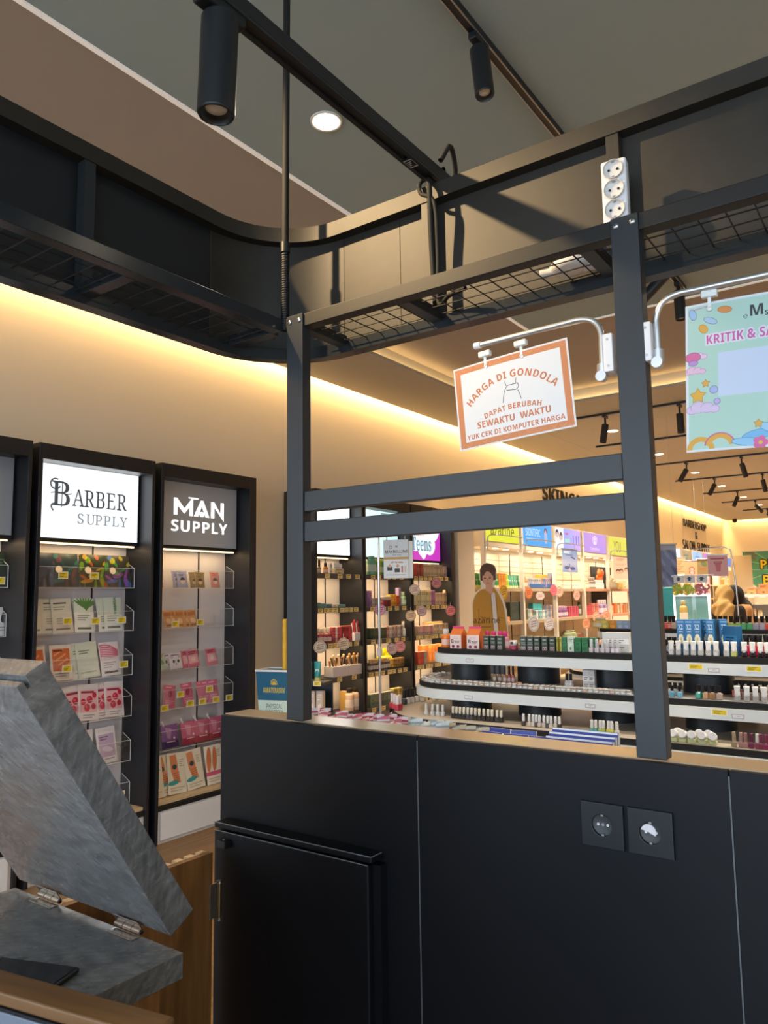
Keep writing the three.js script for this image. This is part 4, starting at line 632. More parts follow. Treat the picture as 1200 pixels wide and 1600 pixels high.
function jarP(r, h, c, lid) { return proto(['jar', r, h, c, lid].join(), 'cosmetic_jar', 'jar', (g) => { part('jar', lathe([[0, 0], [r * 0.9, 0], [r, h * 0.1], [r, h * 0.62], [0, h * 0.62]], 18), typeof c === 'object' ? c : col(c, 0.2), g); part('lid', lathe([[0, h * 0.6], [r * 1.04, h * 0.6], [r * 1.04, h * 0.95], [r * 0.96, h], [0, h]], 18), typeof lid === 'object' ? lid : col(lid, 0.35), g); }); }
// a run of goods across a shelf on the left wall: pixel span of the run, count
function run(X, y, p0, p1, n, make, what, where, opt = {}) {
  for (let i = 0; i < n; i++) {
    const px = n === 1 ? (p0 + p1) / 2 : p0 + (p1 - p0) * (i + 0.5) / n, p = make(i), z = zAt(px, y + 0.05, X);
    stamp(p, `${nth(i, n, what)} ${where}`, [X + (opt.jx ?? 0.006) * (rnd() - 0.5), y, z], PI / 2 + (opt.jr ?? 0.1) * (rnd() - 0.5));
  }
}
const S = -4.085; // product line on the shelves of the second cabinet
{
  const a = 'of the white-sign bay', Y = shelfY;
  run(S, Y[0], 496, 502, 1, () => bottle(0.016, 0.112, '#caa57a', '#4a3a30', 0.5), 'tall dark capped mascara bottle', 'on the top shelf ' + a);
  run(S, Y[0], 506, 512, 1, () => bottle(0.022, 0.09, '#d98a2c', '#2b2524', 0.35), 'amber bottle with black cap', 'on the top shelf ' + a);
  run(S, Y[0], 513, 519, 1, () => carton(0.035, 0.085, 0.02, '#e6e2da', 'lines'), 'upright white card box', 'on the top shelf ' + a);
  run(S, Y[0], 521, 533, 1, () => carton(0.12, 0.045, 0.05, '#e3cfa8', 'lines'), 'cream box with a white card on it', 'on the top shelf ' + a);
  run(S, Y[0] + 0.047, 522, 532, 1, () => carton(0.11, 0.04, 0.012, '#ececec', 'band'), 'small white card', 'standing on the cream box ' + a);
  run(S, Y[1], 486, 513, 3, (i) => carton(0.09, 0.042 - i * 0.006, 0.07, ['#5c8f93', '#6b9c9c', '#4f8288'][i], 'band'), 'flat teal box', 'on the second shelf ' + a);
  run(S, Y[1], 514, 522, 1, () => carton(0.08, 0.028, 0.07, '#ddd0b0', 'band'), 'flat cream box', 'on the second shelf ' + a);
  run(S, Y[1], 524, 534, 1, () => carton(0.1, 0.024, 0.07, '#77a3a5', 'band'), 'low grey teal box', 'at the right of the second shelf ' + a);
  run(S, Y[2], 487, 516, 5, () => bottle(0.026, 0.125, '#8f2f3d', '#e7d9cc', 0.36), 'red bottle with pale cap', 'on the third shelf ' + a);
  run(S, Y[2], 517, 529, 3, (i) => carton(0.04, 0.125, 0.04, ['#b2485a', '#e8ded8', '#b2485a'][i], 'band'), ['slim red carton', 'slim white carton', 'slim red carton'], 'on the third shelf ' + a);
  run(S, Y[2], 530, 549, 3, (i) => carton(0.062, 0.13, 0.05, ['#a52f3c', '#b63743', '#c2404a'][i], 'lines'), 'bright red carton', 'on the third shelf ' + a);
  run(S + 0.03, Y[2], 549, 562, 1, () => proto('wands', 'wand_cup', 'cup', (g) => { part('cup', rb(0.09, 0.07, 0.06, 0.004, 0, 0.035, 0), M.white, g); for (let i = 0; i < 6; i++) part('wand', rod([-0.03 + i * 0.012, 0.06, (i % 2) * 0.015], [-0.05 + i * 0.02, 0.15 + 0.015 * (i % 3), 0], 0.007, 8), col(i % 3 ? '#c8323c' : '#e9dedb', 0.4), g); }), 'white cup with red wands', 'at the right of the third shelf ' + a);
  for (const [k, p0, p1] of [[0, 515, 535], [1, 537, 562]]) run(S + 0.02, Y[3], p0, p1, 1, () => proto('brushbox' + k, 'brush_holder', 'box', (g) => { part('holder', rb(0.19 + 0.03 * k, 0.085, 0.1, 0.003, 0, 0.0425, 0), M.lilac, g); for (let i = 0; i < 9; i++) part('brush', join([rod([-0.07 + i * 0.017, 0.08, 0.02 * (i % 2)], [-0.09 + i * 0.022, 0.12 + 0.02 * (i % 3), 0.01], 0.009, 8), new THREE.SphereGeometry(0.012, 8, 6).translate(-0.09 + i * 0.022, 0.128 + 0.02 * (i % 3), 0.01)]), col(['#b98248', '#5a4636', '#d6b48a'][(i + k) % 3], 0.4), g); }), (k ? 'right' : 'left') + ' pale box full of short gold brushes', 'on the fourth shelf ' + a);
  run(S, Y[4], 541, 561, 2, () => bottle(0.038, 0.19, '#d9b9a8', '#2a2422', 0.2), 'bottle with black top', 'on the lowest shelf ' + a);
  run(S - 0.05, Y[4], 536, 542, 1, () => carton(0.04, 0.16, 0.08, '#c9a35a', 'lines'), 'gold carton', 'on the lowest shelf ' + a);
  const b = 'of the cyan-sign bay';
  run(S, Y[0], 575, 585, 1, () => bottle(0.045, 0.17, '#7fc7a6', '#a8dcc4', 0.12), 'tall mint bottle', 'on the top shelf ' + b);
  run(S, Y[0], 586, 602, 2, (i) => bottle(0.045, 0.15, ['#78b948', '#4f9f5a'][i], '#d8e07a', 0.2), 'green bottle with lime cap', 'on the top shelf ' + b);
  run(S, Y[0], 604, 628, 3, (i) => bottle(0.045, 0.13, ['#3f8f8a', '#5aa7a0', '#4f9f5a'][i], '#cfe3c2', 0.2), 'teal bottle', 'behind the hanging flyer');
  run(S, Y[1], 575, 579, 1, () => carton(0.03, 0.14, 0.04, '#8d6aa8', 'lines'), 'thin purple carton', 'at the left of the second shelf ' + b);
  run(S, Y[1], 579, 593, 4, (i) => carton(0.036, 0.075, 0.04, ['#b9b2ac', '#8f8a88'][i % 2], 'lines'), 'small grey carton', 'on the second shelf ' + b);
  run(S, Y[1], 595, 606, 2, () => jarP(0.045, 0.09, '#7c2438', '#d8c7c0'), 'dark red jar', 'on the second shelf ' + b);
  run(S, Y[1], 606, 621, 3, (i) => carton(0.05, 0.105 - 0.01 * (i === 2), 0.05, ['#e0b53a', '#e79a34', '#dd6a2c'][i], 'band'), ['yellow carton', 'amber carton', 'orange carton'], 'on the second shelf ' + b);
  run(S, Y[1], 620, 625, 1, () => carton(0.035, 0.165, 0.04, '#a596c8', 'lines'), 'tall lilac carton', 'on the second shelf ' + b);
  run(S, Y[1], 626, 638, 2, () => bottle(0.04, 0.13, '#9ec48c', '#c9dcb8', 0.3), 'pale green bottle', 'at the right of the second shelf ' + b);
  run(S, Y[2], 576, 601, 6, (i) => carton(0.04, 0.095, 0.04, ['#33473a', '#3f5a44', '#51503a'][i % 3], 'band'), 'dark green carton', 'on the third shelf ' + b);
  run(S, Y[2], 601, 627, 6, (i) => carton(0.04, 0.105, 0.04, ['#c99a96', '#d9cfc9', '#b9a8a2'][i % 3], 'lines'), 'pinkish grey carton', 'on the third shelf ' + b);
  run(S, Y[2], 628, 638, 2, () => bottle(0.025, 0.14, '#d9d4cc', '#c2bcb4', 0.45), 'slim white bottle', 'at the right of the third shelf ' + b);
  run(S + 0.02, Y[3], 576, 608, 8, () => bottle(0.022, 0.105, '#5e4c44', '#c8a878', 0.25), 'bronze bottle', 'at the front of the fourth shelf ' + b);
  run(S - 0.06, Y[3], 592, 608, 2, () => bottle(0.05, 0.18, '#c8c83a', '#d9dc28', 0.35), 'bottle with big lime cap', 'behind the bronze bottles ' + b);
  run(S, Y[3], 609, 632, 1, () => proto('basket', 'wire_basket', 'basket', (g) => { const w = 0.2, h = 0.07, d = 0.12; for (const y of [0.004, 0.035, h]) part('wire_ring', join([rod([-w / 2, y, d / 2], [w / 2, y, d / 2], 0.0022, 5), rod([-w / 2, y, -d / 2], [w / 2, y, -d / 2], 0.0022, 5), rod([-w / 2, y, -d / 2], [-w / 2, y, d / 2], 0.0022, 5), rod([w / 2, y, -d / 2], [w / 2, y, d / 2], 0.0022, 5)]), M.dark, g); part('uprights', join(Array.from({ length: 9 }, (_, i) => rod([-w / 2 + i * w / 8, 0.002, d / 2], [-w / 2 + i * w / 8, h, d / 2], 0.0018, 5))), M.dark, g); }), 'black wire basket', 'at the right of the fourth shelf ' + b);
  run(S, Y[3] + 0.006, 611, 630, 5, () => carton(0.03, 0.08, 0.04, '#c39a52', 'lines'), 'gold packet', 'inside the wire basket ' + b);
  run(S, Y[4], 576, 611, 5, (i) => carton(0.075, 0.105, 0.05, ['#6b7a68', '#7c8070', '#5f6660'][i % 3], 'band'), 'grey green carton', 'on the lowest shelf ' + b);
  run(S, Y[4], 612, 626, 2, (i) => carton(0.07, 0.12, 0.05, ['#b9a04a', '#c7b169'][i], 'lines'), 'gold carton', 'at the right of the lowest shelf ' + b);
  const c = 'of the pink-sign bay';
  run(S, Y[0], 648, 658, 4, (i) => carton(0.026, 0.125, 0.05, ['#b54a44', '#c4665a'][i % 2], 'lines'), 'thin red carton', 'on the top shelf ' + c);
  run(S, Y[0], 659, 688, 10, (i) => carton(0.032, 0.118, 0.05, ['#d2bfa2', '#c9b497', '#d9c8ad'][i % 3], 'lines'), 'cream carton', 'in the top row ' + c);
  run(S, Y[0], 689, 703, 3, (i) => carton(0.052, 0.105, 0.05, ['#dccac4', '#d3a9a8', '#c98f92'][i], 'band'), 'dusty pink carton', 'on the top shelf ' + c);
  run(S, Y[1], 649, 671, 7, (i) => carton(0.034, 0.145, 0.05, ['#cfc7a6', '#b9c29a', '#d8cdb4'][i % 3], 'lines'), 'tall cream green carton', 'on the second shelf ' + c);
  run(S, Y[1], 671, 677, 2, () => carton(0.034, 0.145, 0.05, '#a768a8', 'lines'), 'purple carton', 'on the second shelf ' + c);
  run(S, Y[1], 677, 695, 6, (i) => carton(0.034, 0.12, 0.05, ['#d6c0a4', '#cfae8e'][i % 2], 'lines'), 'beige carton', 'on the second shelf ' + c);
  run(S, Y[1], 695, 704, 2, () => carton(0.045, 0.15, 0.05, '#d9c7a9', 'flower'), 'tall beige carton', 'at the right of the second shelf ' + c);
  run(S, Y[2], 649, 672, 6, (i) => carton(0.045, 0.085, 0.06, ['#c9a99c', '#d7b3ac', '#c98aa0'][i % 3], 'band'), 'low pinkish carton', 'on the third shelf ' + c);
  run(S, Y[2], 673, 706, 7, (i) => carton(0.055, 0.095, 0.06, ['#d9c5a8', '#cdb496'][i % 2], 'lines'), 'low cream carton', 'on the third shelf ' + c);
  run(S - 0.06, Y[2] + 0.0, 664, 690, 3, () => carton(0.11, 0.115, 0.05, '#e2bd83', 'band'), 'amber carton', 'behind the low cartons ' + c);
  run(S + 0.02, Y[3], 650, 664, 3, (i) => carton(0.06, 0.12, 0.05, ['#d0543f', '#c4473a', '#9c9490'][i], 'flower'), 'coral red carton', 'on the fourth shelf ' + c);
  run(S - 0.04, Y[3], 656, 688, 6, (i) => carton(0.062, 0.17, 0.05, ['#e8893f', '#df6f35', '#ee9c52'][i % 3], 'flower'), 'tall orange carton', 'on the fourth shelf ' + c);
  run(S, Y[4], 650, 690, 5, (i) => carton(0.08, 0.1, 0.05, ['#b9a58a', '#8c7a68'][i % 2], 'lines'), 'brown cream carton', 'on the lowest shelf ' + c);
}
let discTex; const discMap = () => discTex ??= print(64, 64, (q) => { q.fillStyle = '#f2f2f2'; q.fillRect(0, 0, 64, 64); q.strokeStyle = '#c2989c'; q.lineWidth = 5; for (let i = 0; i < 3; i++) { q.beginPath(); q.moveTo(14, 24 + i * 10); q.lineTo(50, 18 + i * 10); q.stroke(); } q.lineWidth = 3; q.beginPath(); q.arc(32, 32, 27, 0, 7); q.stroke(); });
// shelf talkers: printed discs on clear stems
const disc = (key, c, ink, w = 0.1, h = 0.1) => proto('disc' + key, 'shelf_talker', 'shelf tag', (g) => {
  const sh = new THREE.Shape(); for (let i = 0; i <= 28; i++) { const a = i / 28 * 2 * PI, k = 1 + (key === 'scallop' ? 0.06 * Math.cos(a * 9) : 0); sh[i ? 'lineTo' : 'moveTo'](Math.cos(a) * w / 2 * k, Math.sin(a) * h / 2 * k); }
  const e = new THREE.ExtrudeGeometry(sh, { depth: 0.0015, bevelEnabled: false }); const u = e.attributes.uv, p = e.attributes.position; for (let i = 0; i < u.count; i++) u.setXY(i, p.getX(i) / w + 0.5, p.getY(i) / h + 0.5);
  part('disc', e, std(new THREE.Color(c).multiplyScalar(1.3), 0.5, { map: discMap() }), g);
  part('stem', rod([0, h / 2 - 0.004, 0.0005], [0, h / 2 + 0.03, -0.012], 0.0016, 5), M.edge, g);
});
for (const [k, c, ink, px, py, X, what] of [
  ['stripe', '#d9a3c4', '#c23a5a', 594, 953, -3.96, 'pink shelf tag with red stripes on the pale cyan bay'], ['round', '#d8cbb0', '#8a7b60', 642, 962, -3.96, 'large cream shelf tag between the cyan and pink bays'],
  ['drop', '#d89aa0', '#b5384e', 682, 911, -3.96, 'rose shelf tag below the top row of the pink bay'], ['grey', '#c9b9bd', '#6a5a66', 659, 955, -3.96, 'grey pink shelf tag on the second shelf of the pink bay'],
  ['red', '#d98890', '#a8323e', 704, 954, -3.96, 'red pink shelf tag at the right end of the pink bay'], ['white', '#dcd6cc', '#7c8a84', 648, 921, -3.95, 'white shelf tag at the left edge of the pink bay'],
  ['scallop', '#d9cfb6', '#a89878', 537, 1006, -3.96, 'scalloped cream shelf tag under the red bottles'], ['pale', '#d8d2bc', '#9c947c', 500, 1011, -3.96, 'plain cream shelf tag beside the left post'],
  ['oval', '#d2c2bf', '#7a4a52', 612, 1014, -3.96, 'tall oval shelf tag above the lime caps'], ['rosy', '#e0a5ac', '#bf4a5a', 625, 1010, -3.96, 'rose round shelf tag above the wire basket']])
  { const q = hit(px, py, 'x', X); stamp(disc(k, c, ink), what, [X, q.y, q.z], 0.8); }
for (const [i, px, py] of [[0, 610, 871]]) { // flyer on a slim pole
  const q = hit(593, 1000, 'x', -3.33), t = thing('flyer_stand', 'slim chrome pole stand carrying a small sale flyer in front of the cyan bay', 'stand', [q.x, 0, q.z]);
  part('pole', cy(0.010, 0.010, 1.98, 0, 0.99, 0, 14), M.chrome, t); part('foot', lathe([[0, 0], [0.15, 0], [0.15, 0.008], [0.02, 0.02], [0, 0.02]], 28), M.chrome, t); part('collar', rb(0.03, 0.06, 0.03, 0.004, 0, 1.11, 0), M.white, t);
  part('arm', rod([0, 1.968, 0], [0.27, 1.985, -0.10], 0.004, 8), M.chrome, t);
  const fly = art(210, 300, '#d6dfe4', (g, w) => { g.fillStyle = '#e9eef0'; g.fillRect(0, 150, w, 150); say(g, 'M', 110, 54, 22, '#3a3f44'); g.strokeStyle = '#444'; g.lineWidth = 3; g.beginPath(); g.arc(60, 58, 11, 0, 7); g.stroke(); say(g, 'MAYBELLINE', 108, 92, 32, '#33383d'); say(g, 'NEW YORK', 112, 118, 15, '#5c656c', 'sans-serif', ''); g.fillStyle = '#c59a55'; g.fillRect(0, 136, w, 18); say(g, 'UP TO 50%', 112, 176, 20, '#9a4a3a'); for (const [x, y, c] of [[30, 210, '#3e3a3a'], [92, 224, '#3a3536'], [150, 206, '#b55a50'], [176, 206, '#d9c0b8']]) { g.fillStyle = c; g.fillRect(x, y, c[1] === '3' ? 44 : 12, c[1] === '3' ? 30 : 50); } g.fillStyle = '#d9b094'; for (const x of [52, 118]) { g.beginPath(); g.arc(x, 204, 13, 0, 7); g.fill(); } lines(g, 16, 272, 170, 1, '#8b949a', 4); });
  const f = thing('sale_flyer', 'small pale sale flyer with gold band hanging from the chrome pole', 'flyer', [q.x + 0.128, 1.79, q.z - 0.045], 0.36);
  part('sheet', bx(0.19, 0.285, 0.0015), [M.paper, M.paper, M.paper, M.paper, std(0xffffff, 0.5, { map: fly }), M.paper], f); part('back_sheet', bx(0.18, 0.275, 0.0015, 0.035, -0.006, -0.012), M.paper, f); for (const s of [-1, 1]) part('ring', new THREE.TorusGeometry(0.016, 0.002, 6, 16).rotateY(PI / 2), M.chrome, f, [s * 0.07, 0.152, 0]);
}
// ---------------------------------------------------------------- open skincare shelving farther along the wall
const KX = -3.97, KB = -4.30, kZ = [-7.50, -8.47, -9.46, -10.48, -11.53, -12.55];
const slatLit = std(0xdccfb6, 0.7), skinFrame = std(0xe3d9c8, 0.5), lampSpot = lampMat(new THREE.Color().setRGB(1, 0.85, 0.6), 6);
P.azarine = art(256, 96, '#d8dc3c', (g) => { g.save(); g.translate(128, 50); g.scale(1, 1); say(g, 'azarine', 0, 0, 56, '#4e5a22', 'sans-serif', ''); g.restore(); });
P.skintific = art(256, 96, '#3b9fe8', (g) => { g.save(); g.scale(0.8, 1.2); say(g, 'SKINTIFIC', 110, 34, 36, '#cfe9fb', 'sans-serif', ''); g.restore(); lines(g, 30, 64, 110, 1, '#8cc8f3', 5); g.fillStyle = '#9fb4d8'; g.beginPath(); g.ellipse(200, 52, 14, 30, 0, 0, 7); g.fill(); g.fillStyle = '#5d4a6a'; g.beginPath(); g.ellipse(200, 26, 14, 12, 0, 0, 7); g.fill(); g.fillStyle = '#d6b3b0'; g.beginPath(); g.ellipse(199, 34, 8, 11, 0, 0, 7); g.fill(); });
P.faces = art(256, 96, '#b9c4f4', (g) => { const k = g.createLinearGradient(80, 0, 256, 0); k.addColorStop(0, '#8fa0ec'); k.addColorStop(1, '#c7a5ee'); g.fillStyle = k; g.fillRect(84, 0, 172, 96); g.fillStyle = '#eef3fb'; g.fillRect(0, 0, 84, 96); for (const [x, y] of [[22, 36], [58, 46]]) { g.fillStyle = '#35303c'; g.beginPath(); g.ellipse(x, y - 8, 15, 20, 0, 0, 7); g.fill(); g.fillStyle = '#e0b8a8'; g.beginPath(); g.ellipse(x, y, 10, 14, 0, 0, 7); g.fill(); } g.fillStyle = '#c05a96'; g.fillRect(100, 18, 30, 10); g.fillStyle = '#8fd6c0'; g.fillRect(96, 46, 50, 16); g.fillStyle = '#6272c8'; for (const x of [176, 206, 232]) g.fillRect(x, 26, 10, 44); });
P.violet = art(256, 96, '#b892e6', (g) => { g.strokeStyle = '#f4ecff'; g.lineWidth = 6; g.beginPath(); g.moveTo(106, 16); g.quadraticCurveTo(108, 54, 122, 54); g.lineTo(128, 34); g.lineTo(134, 54); g.quadraticCurveTo(148, 54, 150, 16); g.stroke(); g.beginPath(); g.arc(128, 22, 8, 0, 7); g.stroke(); g.fillStyle = '#efe2ff'; g.font = '22px sans-serif'; g.textAlign = 'center'; g.fillText('Somethinc', 128, 84); });
P.you = art(256, 96, '#d9d85a', (g) => { g.save(); g.translate(120, 50); g.scale(0.85, 1.3); say(g, 'YOU', 0, 0, 58, '#54592a', 'sans-serif', ''); g.restore(); });
const heads = [['lime', P.azarine, 1.15], ['blue', P.skintific, 1.15], ['two-face', P.faces, 1.2], ['violet', P.violet, 1.1], ['yellow', P.you, 1.1]];
const sOut = [];
heads.forEach(([nm, map, k], b) => {
  const z0 = kZ[b], z1 = kZ[b + 1], w = z0 - z1, zc = (z0 + z1) / 2, t = thing('display_shelving', `open pale wall shelving with slatted back under the ${nm} sign`, 'shelving', [KX, 0, zc], PI / 2);
  part('post', rb(0.045, 2.42, 0.05, 0.003, -w / 2 + 0.0228, 1.21, -0.025), skinFrame, t); if (b === 4) part('post', rb(0.045, 2.42, 0.05, 0.003, w / 2 - 0.0228, 1.21, -0.025), skinFrame, t);
  part('canopy_box', rb(w - 0.05, 0.36, 0.30, 0.003, 0, 2.245, -0.17), skinFrame, t);
  part('sign_face', bx(w - 0.11, 0.285, 0.008, 0, 2.27, -0.014), [skinFrame, skinFrame, skinFrame, skinFrame, glow(map, k), skinFrame], t);
  for (const f of [-0.28, 0.02, 0.3]) part('lamp_lens', cy(0.036, 0.036, 0.006, f * w, 2.063, -0.12, 16), lampSpot, t);
  area(SOFT, POWER.skin, w - 0.2, 0.06, [KX - 0.12, 2.055, zc], [KX - 0.22, 1, zc]);
  const sl = []; for (let i = 0; i < 27; i++) sl.push(bx(w - 0.01, 0.066, 0.012, 0, 0.12 + i * 0.0715, KB - KX + 0.006)); part('slat_panel', join(sl), slatLit, t).userData.kind = 'stuff';
  part('slot_channel', bx(0.012, 1.95, 0.006, -w * 0.2, 1.06, KB - KX + 0.015), M.dark, t);
  for (const y of [1.60, 1.215, 0.83, 0.45]) { const s = part('shelf', rb(w - 0.03, 0.022, 0.30, 0.003, 0, y - 0.011, -0.17), M.pale, t); part('label_rail', rb(w - 0.05, 0.04, 0.004, 0.001, 0, y - 0.02, -0.012), col(b > 2 ? '#c98f74' : '#b5a184', 0.5), s); }
  part('plinth', bx(w - 0.03, 0.1, 0.28, 0, 0.05, -0.18), skinFrame, t); if (b === 4) part('backboard', rb(w - 0.1, 0.85, 0.01, 0.002, 0, 1.53, KB - KX + 0.024), M.soft, t);
  if (b !== 3) part('sign_arm', tube([[-w * 0.46, 2.02, 0.02], [-w * 0.46, 2.16, 0.03], [-w * 0.43, 2.185, 0.06], [-w * 0.3, 2.19, 0.10], [w * 0.3, 2.19, 0.10]], 0.007, 30, 6), M.steel, t);
});
{
  const T = -4.06, Y = [1.60, 1.215, 0.83], at = (b) => `under the ${heads[b][0]} sign`;
  run(T, Y[0], 741, 750, 2, () => tubeP(0.07, 0.16, '#3f9a4a', '#e3d870'), 'green tube', 'left of the cut-out man on the upper shelf');
  run(T, Y[0], 767, 777, 2, () => tubeP(0.09, 0.16, '#3c9a52', '#e8e2c0'), 'green tube', 'right of the cut-out man, upper shelf ' + at(0));
  run(T, Y[0], 777, 787, 3, () => carton(0.07, 0.17, 0.05, '#d98a34', 'flower'), 'orange patterned carton', 'on the upper shelf ' + at(0));
  run(T, Y[0], 787, 794, 2, () => tubeP(0.075, 0.17, '#a9c62c', '#d9e070'), 'lime tube', 'on the upper shelf ' + at(0));
  run(T, Y[0], 794, 811, 5, (i) => tubeP(0.07, 0.155, ['#4fa392', '#6ab58a'][i % 2], '#cfe3b0'), 'sea green tube', 'on the upper shelf ' + at(0));
  run(T, Y[1], 783, 788, 1, () => bottle(0.05, 0.17, '#d8b52c', '#e8d67a', 0.25), 'yellow bottle', 'on the middle shelf ' + at(0));
  run(T, Y[1], 787, 793, 1, () => carton(0.1, 0.05, 0.06, '#e08a5a', 'flower'), 'low orange box', 'on the middle shelf ' + at(0));
  run(T, Y[1], 795, 809, 1, () => carton(0.28, 0.22, 0.06, '#3a4640', 'flower'), 'large dark green book-like box', 'on the middle shelf ' + at(0));
  run(T, Y[0], 816, 821, 1, () => bottle(0.045, 0.15, '#e08344', '#f0c090', 0.25), 'orange bottle', 'at the left of the upper shelf ' + at(1));
  const tray = (w) => proto('tray' + w, 'display_tray', 'tray', (g) => { part('tray', join([rb(w, 0.012, 0.14, 0.003, 0, 0.006, 0), rb(w, 0.05, 0.006, 0.002, 0, 0.03, 0.07)]), col('#3d6fb0', 0.45), g); });
  run(T, Y[0], 822, 840, 1, () => tray(0.38), 'left blue display tray', 'on the upper shelf ' + at(1)); run(T, Y[0], 847, 862, 1, () => tray(0.34), 'right blue display tray', 'on the upper shelf ' + at(1));
  run(T - 0.02, Y[0] + 0.013, 822, 842, 6, (i) => carton(0.06, 0.11, 0.05, ['#b9b0a8', '#a9b4c4', '#c9bfb2'][i % 3], 'lines'), 'grey beige carton', 'on the left blue tray ' + at(1));
  run(T - 0.02, Y[0] + 0.013, 843, 862, 6, (i) => carton(0.06, i === 5 ? 0.19 : 0.12, 0.05, ['#c79a92', '#8f9ac0', '#b9a8b4', '#a9a8c4'][i % 4], 'lines'), 'mauve carton', 'on the right blue tray ' + at(1));
  run(T - 0.12, Y[0], 840, 862, 1, () => carton(0.42, 0.18, 0.06, '#d9a83c', 'band'), 'wide amber box', 'at the back of the upper shelf ' + at(1));
  run(T, Y[1], 823, 832, 3, (i) => carton(0.06, 0.13, 0.05, ['#a8b8b4', '#d8cfc4', '#c0a8b0'][i], 'lines'), 'pale carton', 'on the middle shelf ' + at(1));
  run(T - 0.04, Y[1], 830, 844, 1, () => carton(0.29, 0.2, 0.06, '#3f9fa0', 'band'), 'wide teal box', 'on the middle shelf ' + at(1));
  run(T + 0.02, Y[1], 832, 852, 6, (i) => carton(0.06, 0.11, 0.05, ['#9cc4cc', '#dfe0dc', '#86b4bc'][i % 3], 'lines'), 'aqua white carton', 'on the middle shelf ' + at(1));
  run(T, Y[1], 852, 864, 4, (i) => carton(0.055, 0.17, 0.05, ['#b9a8b4', '#8f9ab4', '#cdb8b0'][i % 3], 'lines'), 'tall mauve carton', 'on the middle shelf ' + at(1));
  run(T, Y[1], 869, 885, 5, (i) => bottle(0.036, 0.15, ['#7c4f8f', '#94547c', '#6a4a80'][i % 3], '#d8b8d0', 0.28), 'purple bottle', 'on the middle shelf ' + at(2));
  run(T, Y[1], 886, 902, 5, (i) => carton(0.06, 0.14, 0.05, ['#b33f5a', '#c44a60'][i % 2], 'flower'), 'crimson carton', 'on the middle shelf ' + at(2));
  run(T, Y[1], 903, 907, 1, () => bottle(0.03, 0.2, '#5f6a4a', '#2c2c28', 0.2), 'dark slim bottle', 'at the right of the middle shelf ' + at(2));
  run(T, Y[2], 832, 862, 5, (i) => carton(0.1, 0.13 + 0.02 * (i % 2), 0.06, ['#d08a9a', '#c9b9b0', '#d9a0a8'][i % 3], 'flower'), 'rosy carton', 'on the lower shelf ' + at(1));
  run(T, Y[2], 786, 808, 4, (i) => carton(0.1, 0.12, 0.06, ['#b8a03c', '#c7b45a'][i % 2], 'lines'), 'olive gold carton', 'on the lower shelf ' + at(0));
  run(T, Y[2], 882, 897, 2, () => bottle(0.075, 0.2, '#9aa47c', '#a8b08c', 0.1), 'wide olive jar bottle', 'on the lower shelf ' + at(2));
  run(T, Y[2], 897, 910, 1, () => carton(0.3, 0.14, 0.08, '#a0644c', 'band'), 'wide brown box', 'on the lower shelf ' + at(2));
  run(T, Y[0], 911, 918, 2, () => bottle(0.045, 0.14, '#d9b48c', '#efe0c8', 0.3), 'beige bottle', 'on the upper shelf ' + at(3));
  run(T, Y[0], 919, 928, 3, () => bottle(0.035, 0.17, '#8a7a70', '#b0a498', 0.3), 'grey brown bottle', 'on the upper shelf ' + at(3));
  run(T, Y[0], 928, 942, 5, () => bottle(0.032, 0.13, '#ded6cc', '#efeae2', 0.3), 'white slim bottle', 'on the upper shelf ' + at(3));
  run(T - 0.05, Y[0], 931, 944, 1, () => proto('bow', 'paper_flower', 'decoration', (g) => { part('stem', rod([0, 0, 0], [0, 0.14, 0], 0.012, 8), col('#c8581c', 0.6), g); for (let i = 0; i < 7; i++) part('petal', new THREE.SphereGeometry(0.07, 10, 8).scale(1, 0.7, 0.35).translate(Math.cos(i * 0.9) * 0.09, 0.2 + Math.sin(i * 0.9) * 0.06, 0.02 * (i % 2)), col('#e8621c', 0.6), g); }), 'big orange paper flower', 'on the upper shelf ' + at(3));
  run(T, Y[1], 914, 922, 3, () => carton(0.06, 0.14, 0.05, '#b8404a', 'flower'), 'red carton', 'on the middle shelf ' + at(3));
  run(T, Y[1], 922, 934, 4, (i) => carton(0.06, 0.17, 0.05, ['#c96a60', '#d98a80'][i % 2], 'lines'), 'salmon carton', 'on the middle shelf ' + at(3));
  run(T, Y[1], 934, 947, 4, (i) => bottle(0.035, 0.22, ['#8f6a9c', '#b9a4c4'][i % 2], '#e8e4ea', 0.3), 'lilac bottle with white cap', 'on the middle shelf ' + at(3));
  run(T, Y[0], 950, 962, 3, (i) => bottle(0.05, 0.21 - 0.03 * i, '#e3d6b8', '#f2ead6', 0.25), 'cream bottle', 'on the upper shelf ' + at(4));
  run(T, Y[0], 963, 976, 2, (i) => carton(0.16, 0.09 + 0.04 * i, 0.08, ['#c9a45c', '#d8c9a4'][i], 'band'), 'tan box', 'on the upper shelf ' + at(4));
  run(T, Y[1], 952, 980, 6, (i) => carton(0.09, 0.13 + 0.03 * (i % 2), 0.06, ['#d9a884', '#e0703c', '#cfb090'][i % 3], 'flower'), 'peach orange carton', 'on the middle shelf ' + at(4));
  const tagC = (k, c, ink, px, py, what, wd = 0.1, hh = 0.14) => { const q = hit(px, py, 'x', -3.93); stamp(disc(k, c, ink, wd, hh), what, [-3.93, q.y, q.z], 0.9); };
  tagC('y1', '#d9b84a', '#8a6a1c', 787, 925, 'long yellow shelf tag under the lime sign', 0.1, 0.16); tagC('o1', '#d98a5a', '#a8472c', 826, 926, 'orange shelf tag under the blue sign'); tagC('w1', '#dcd0cc', '#c24a5a', 844, 931, 'white and red shelf tag under the blue sign', 0.12, 0.1);
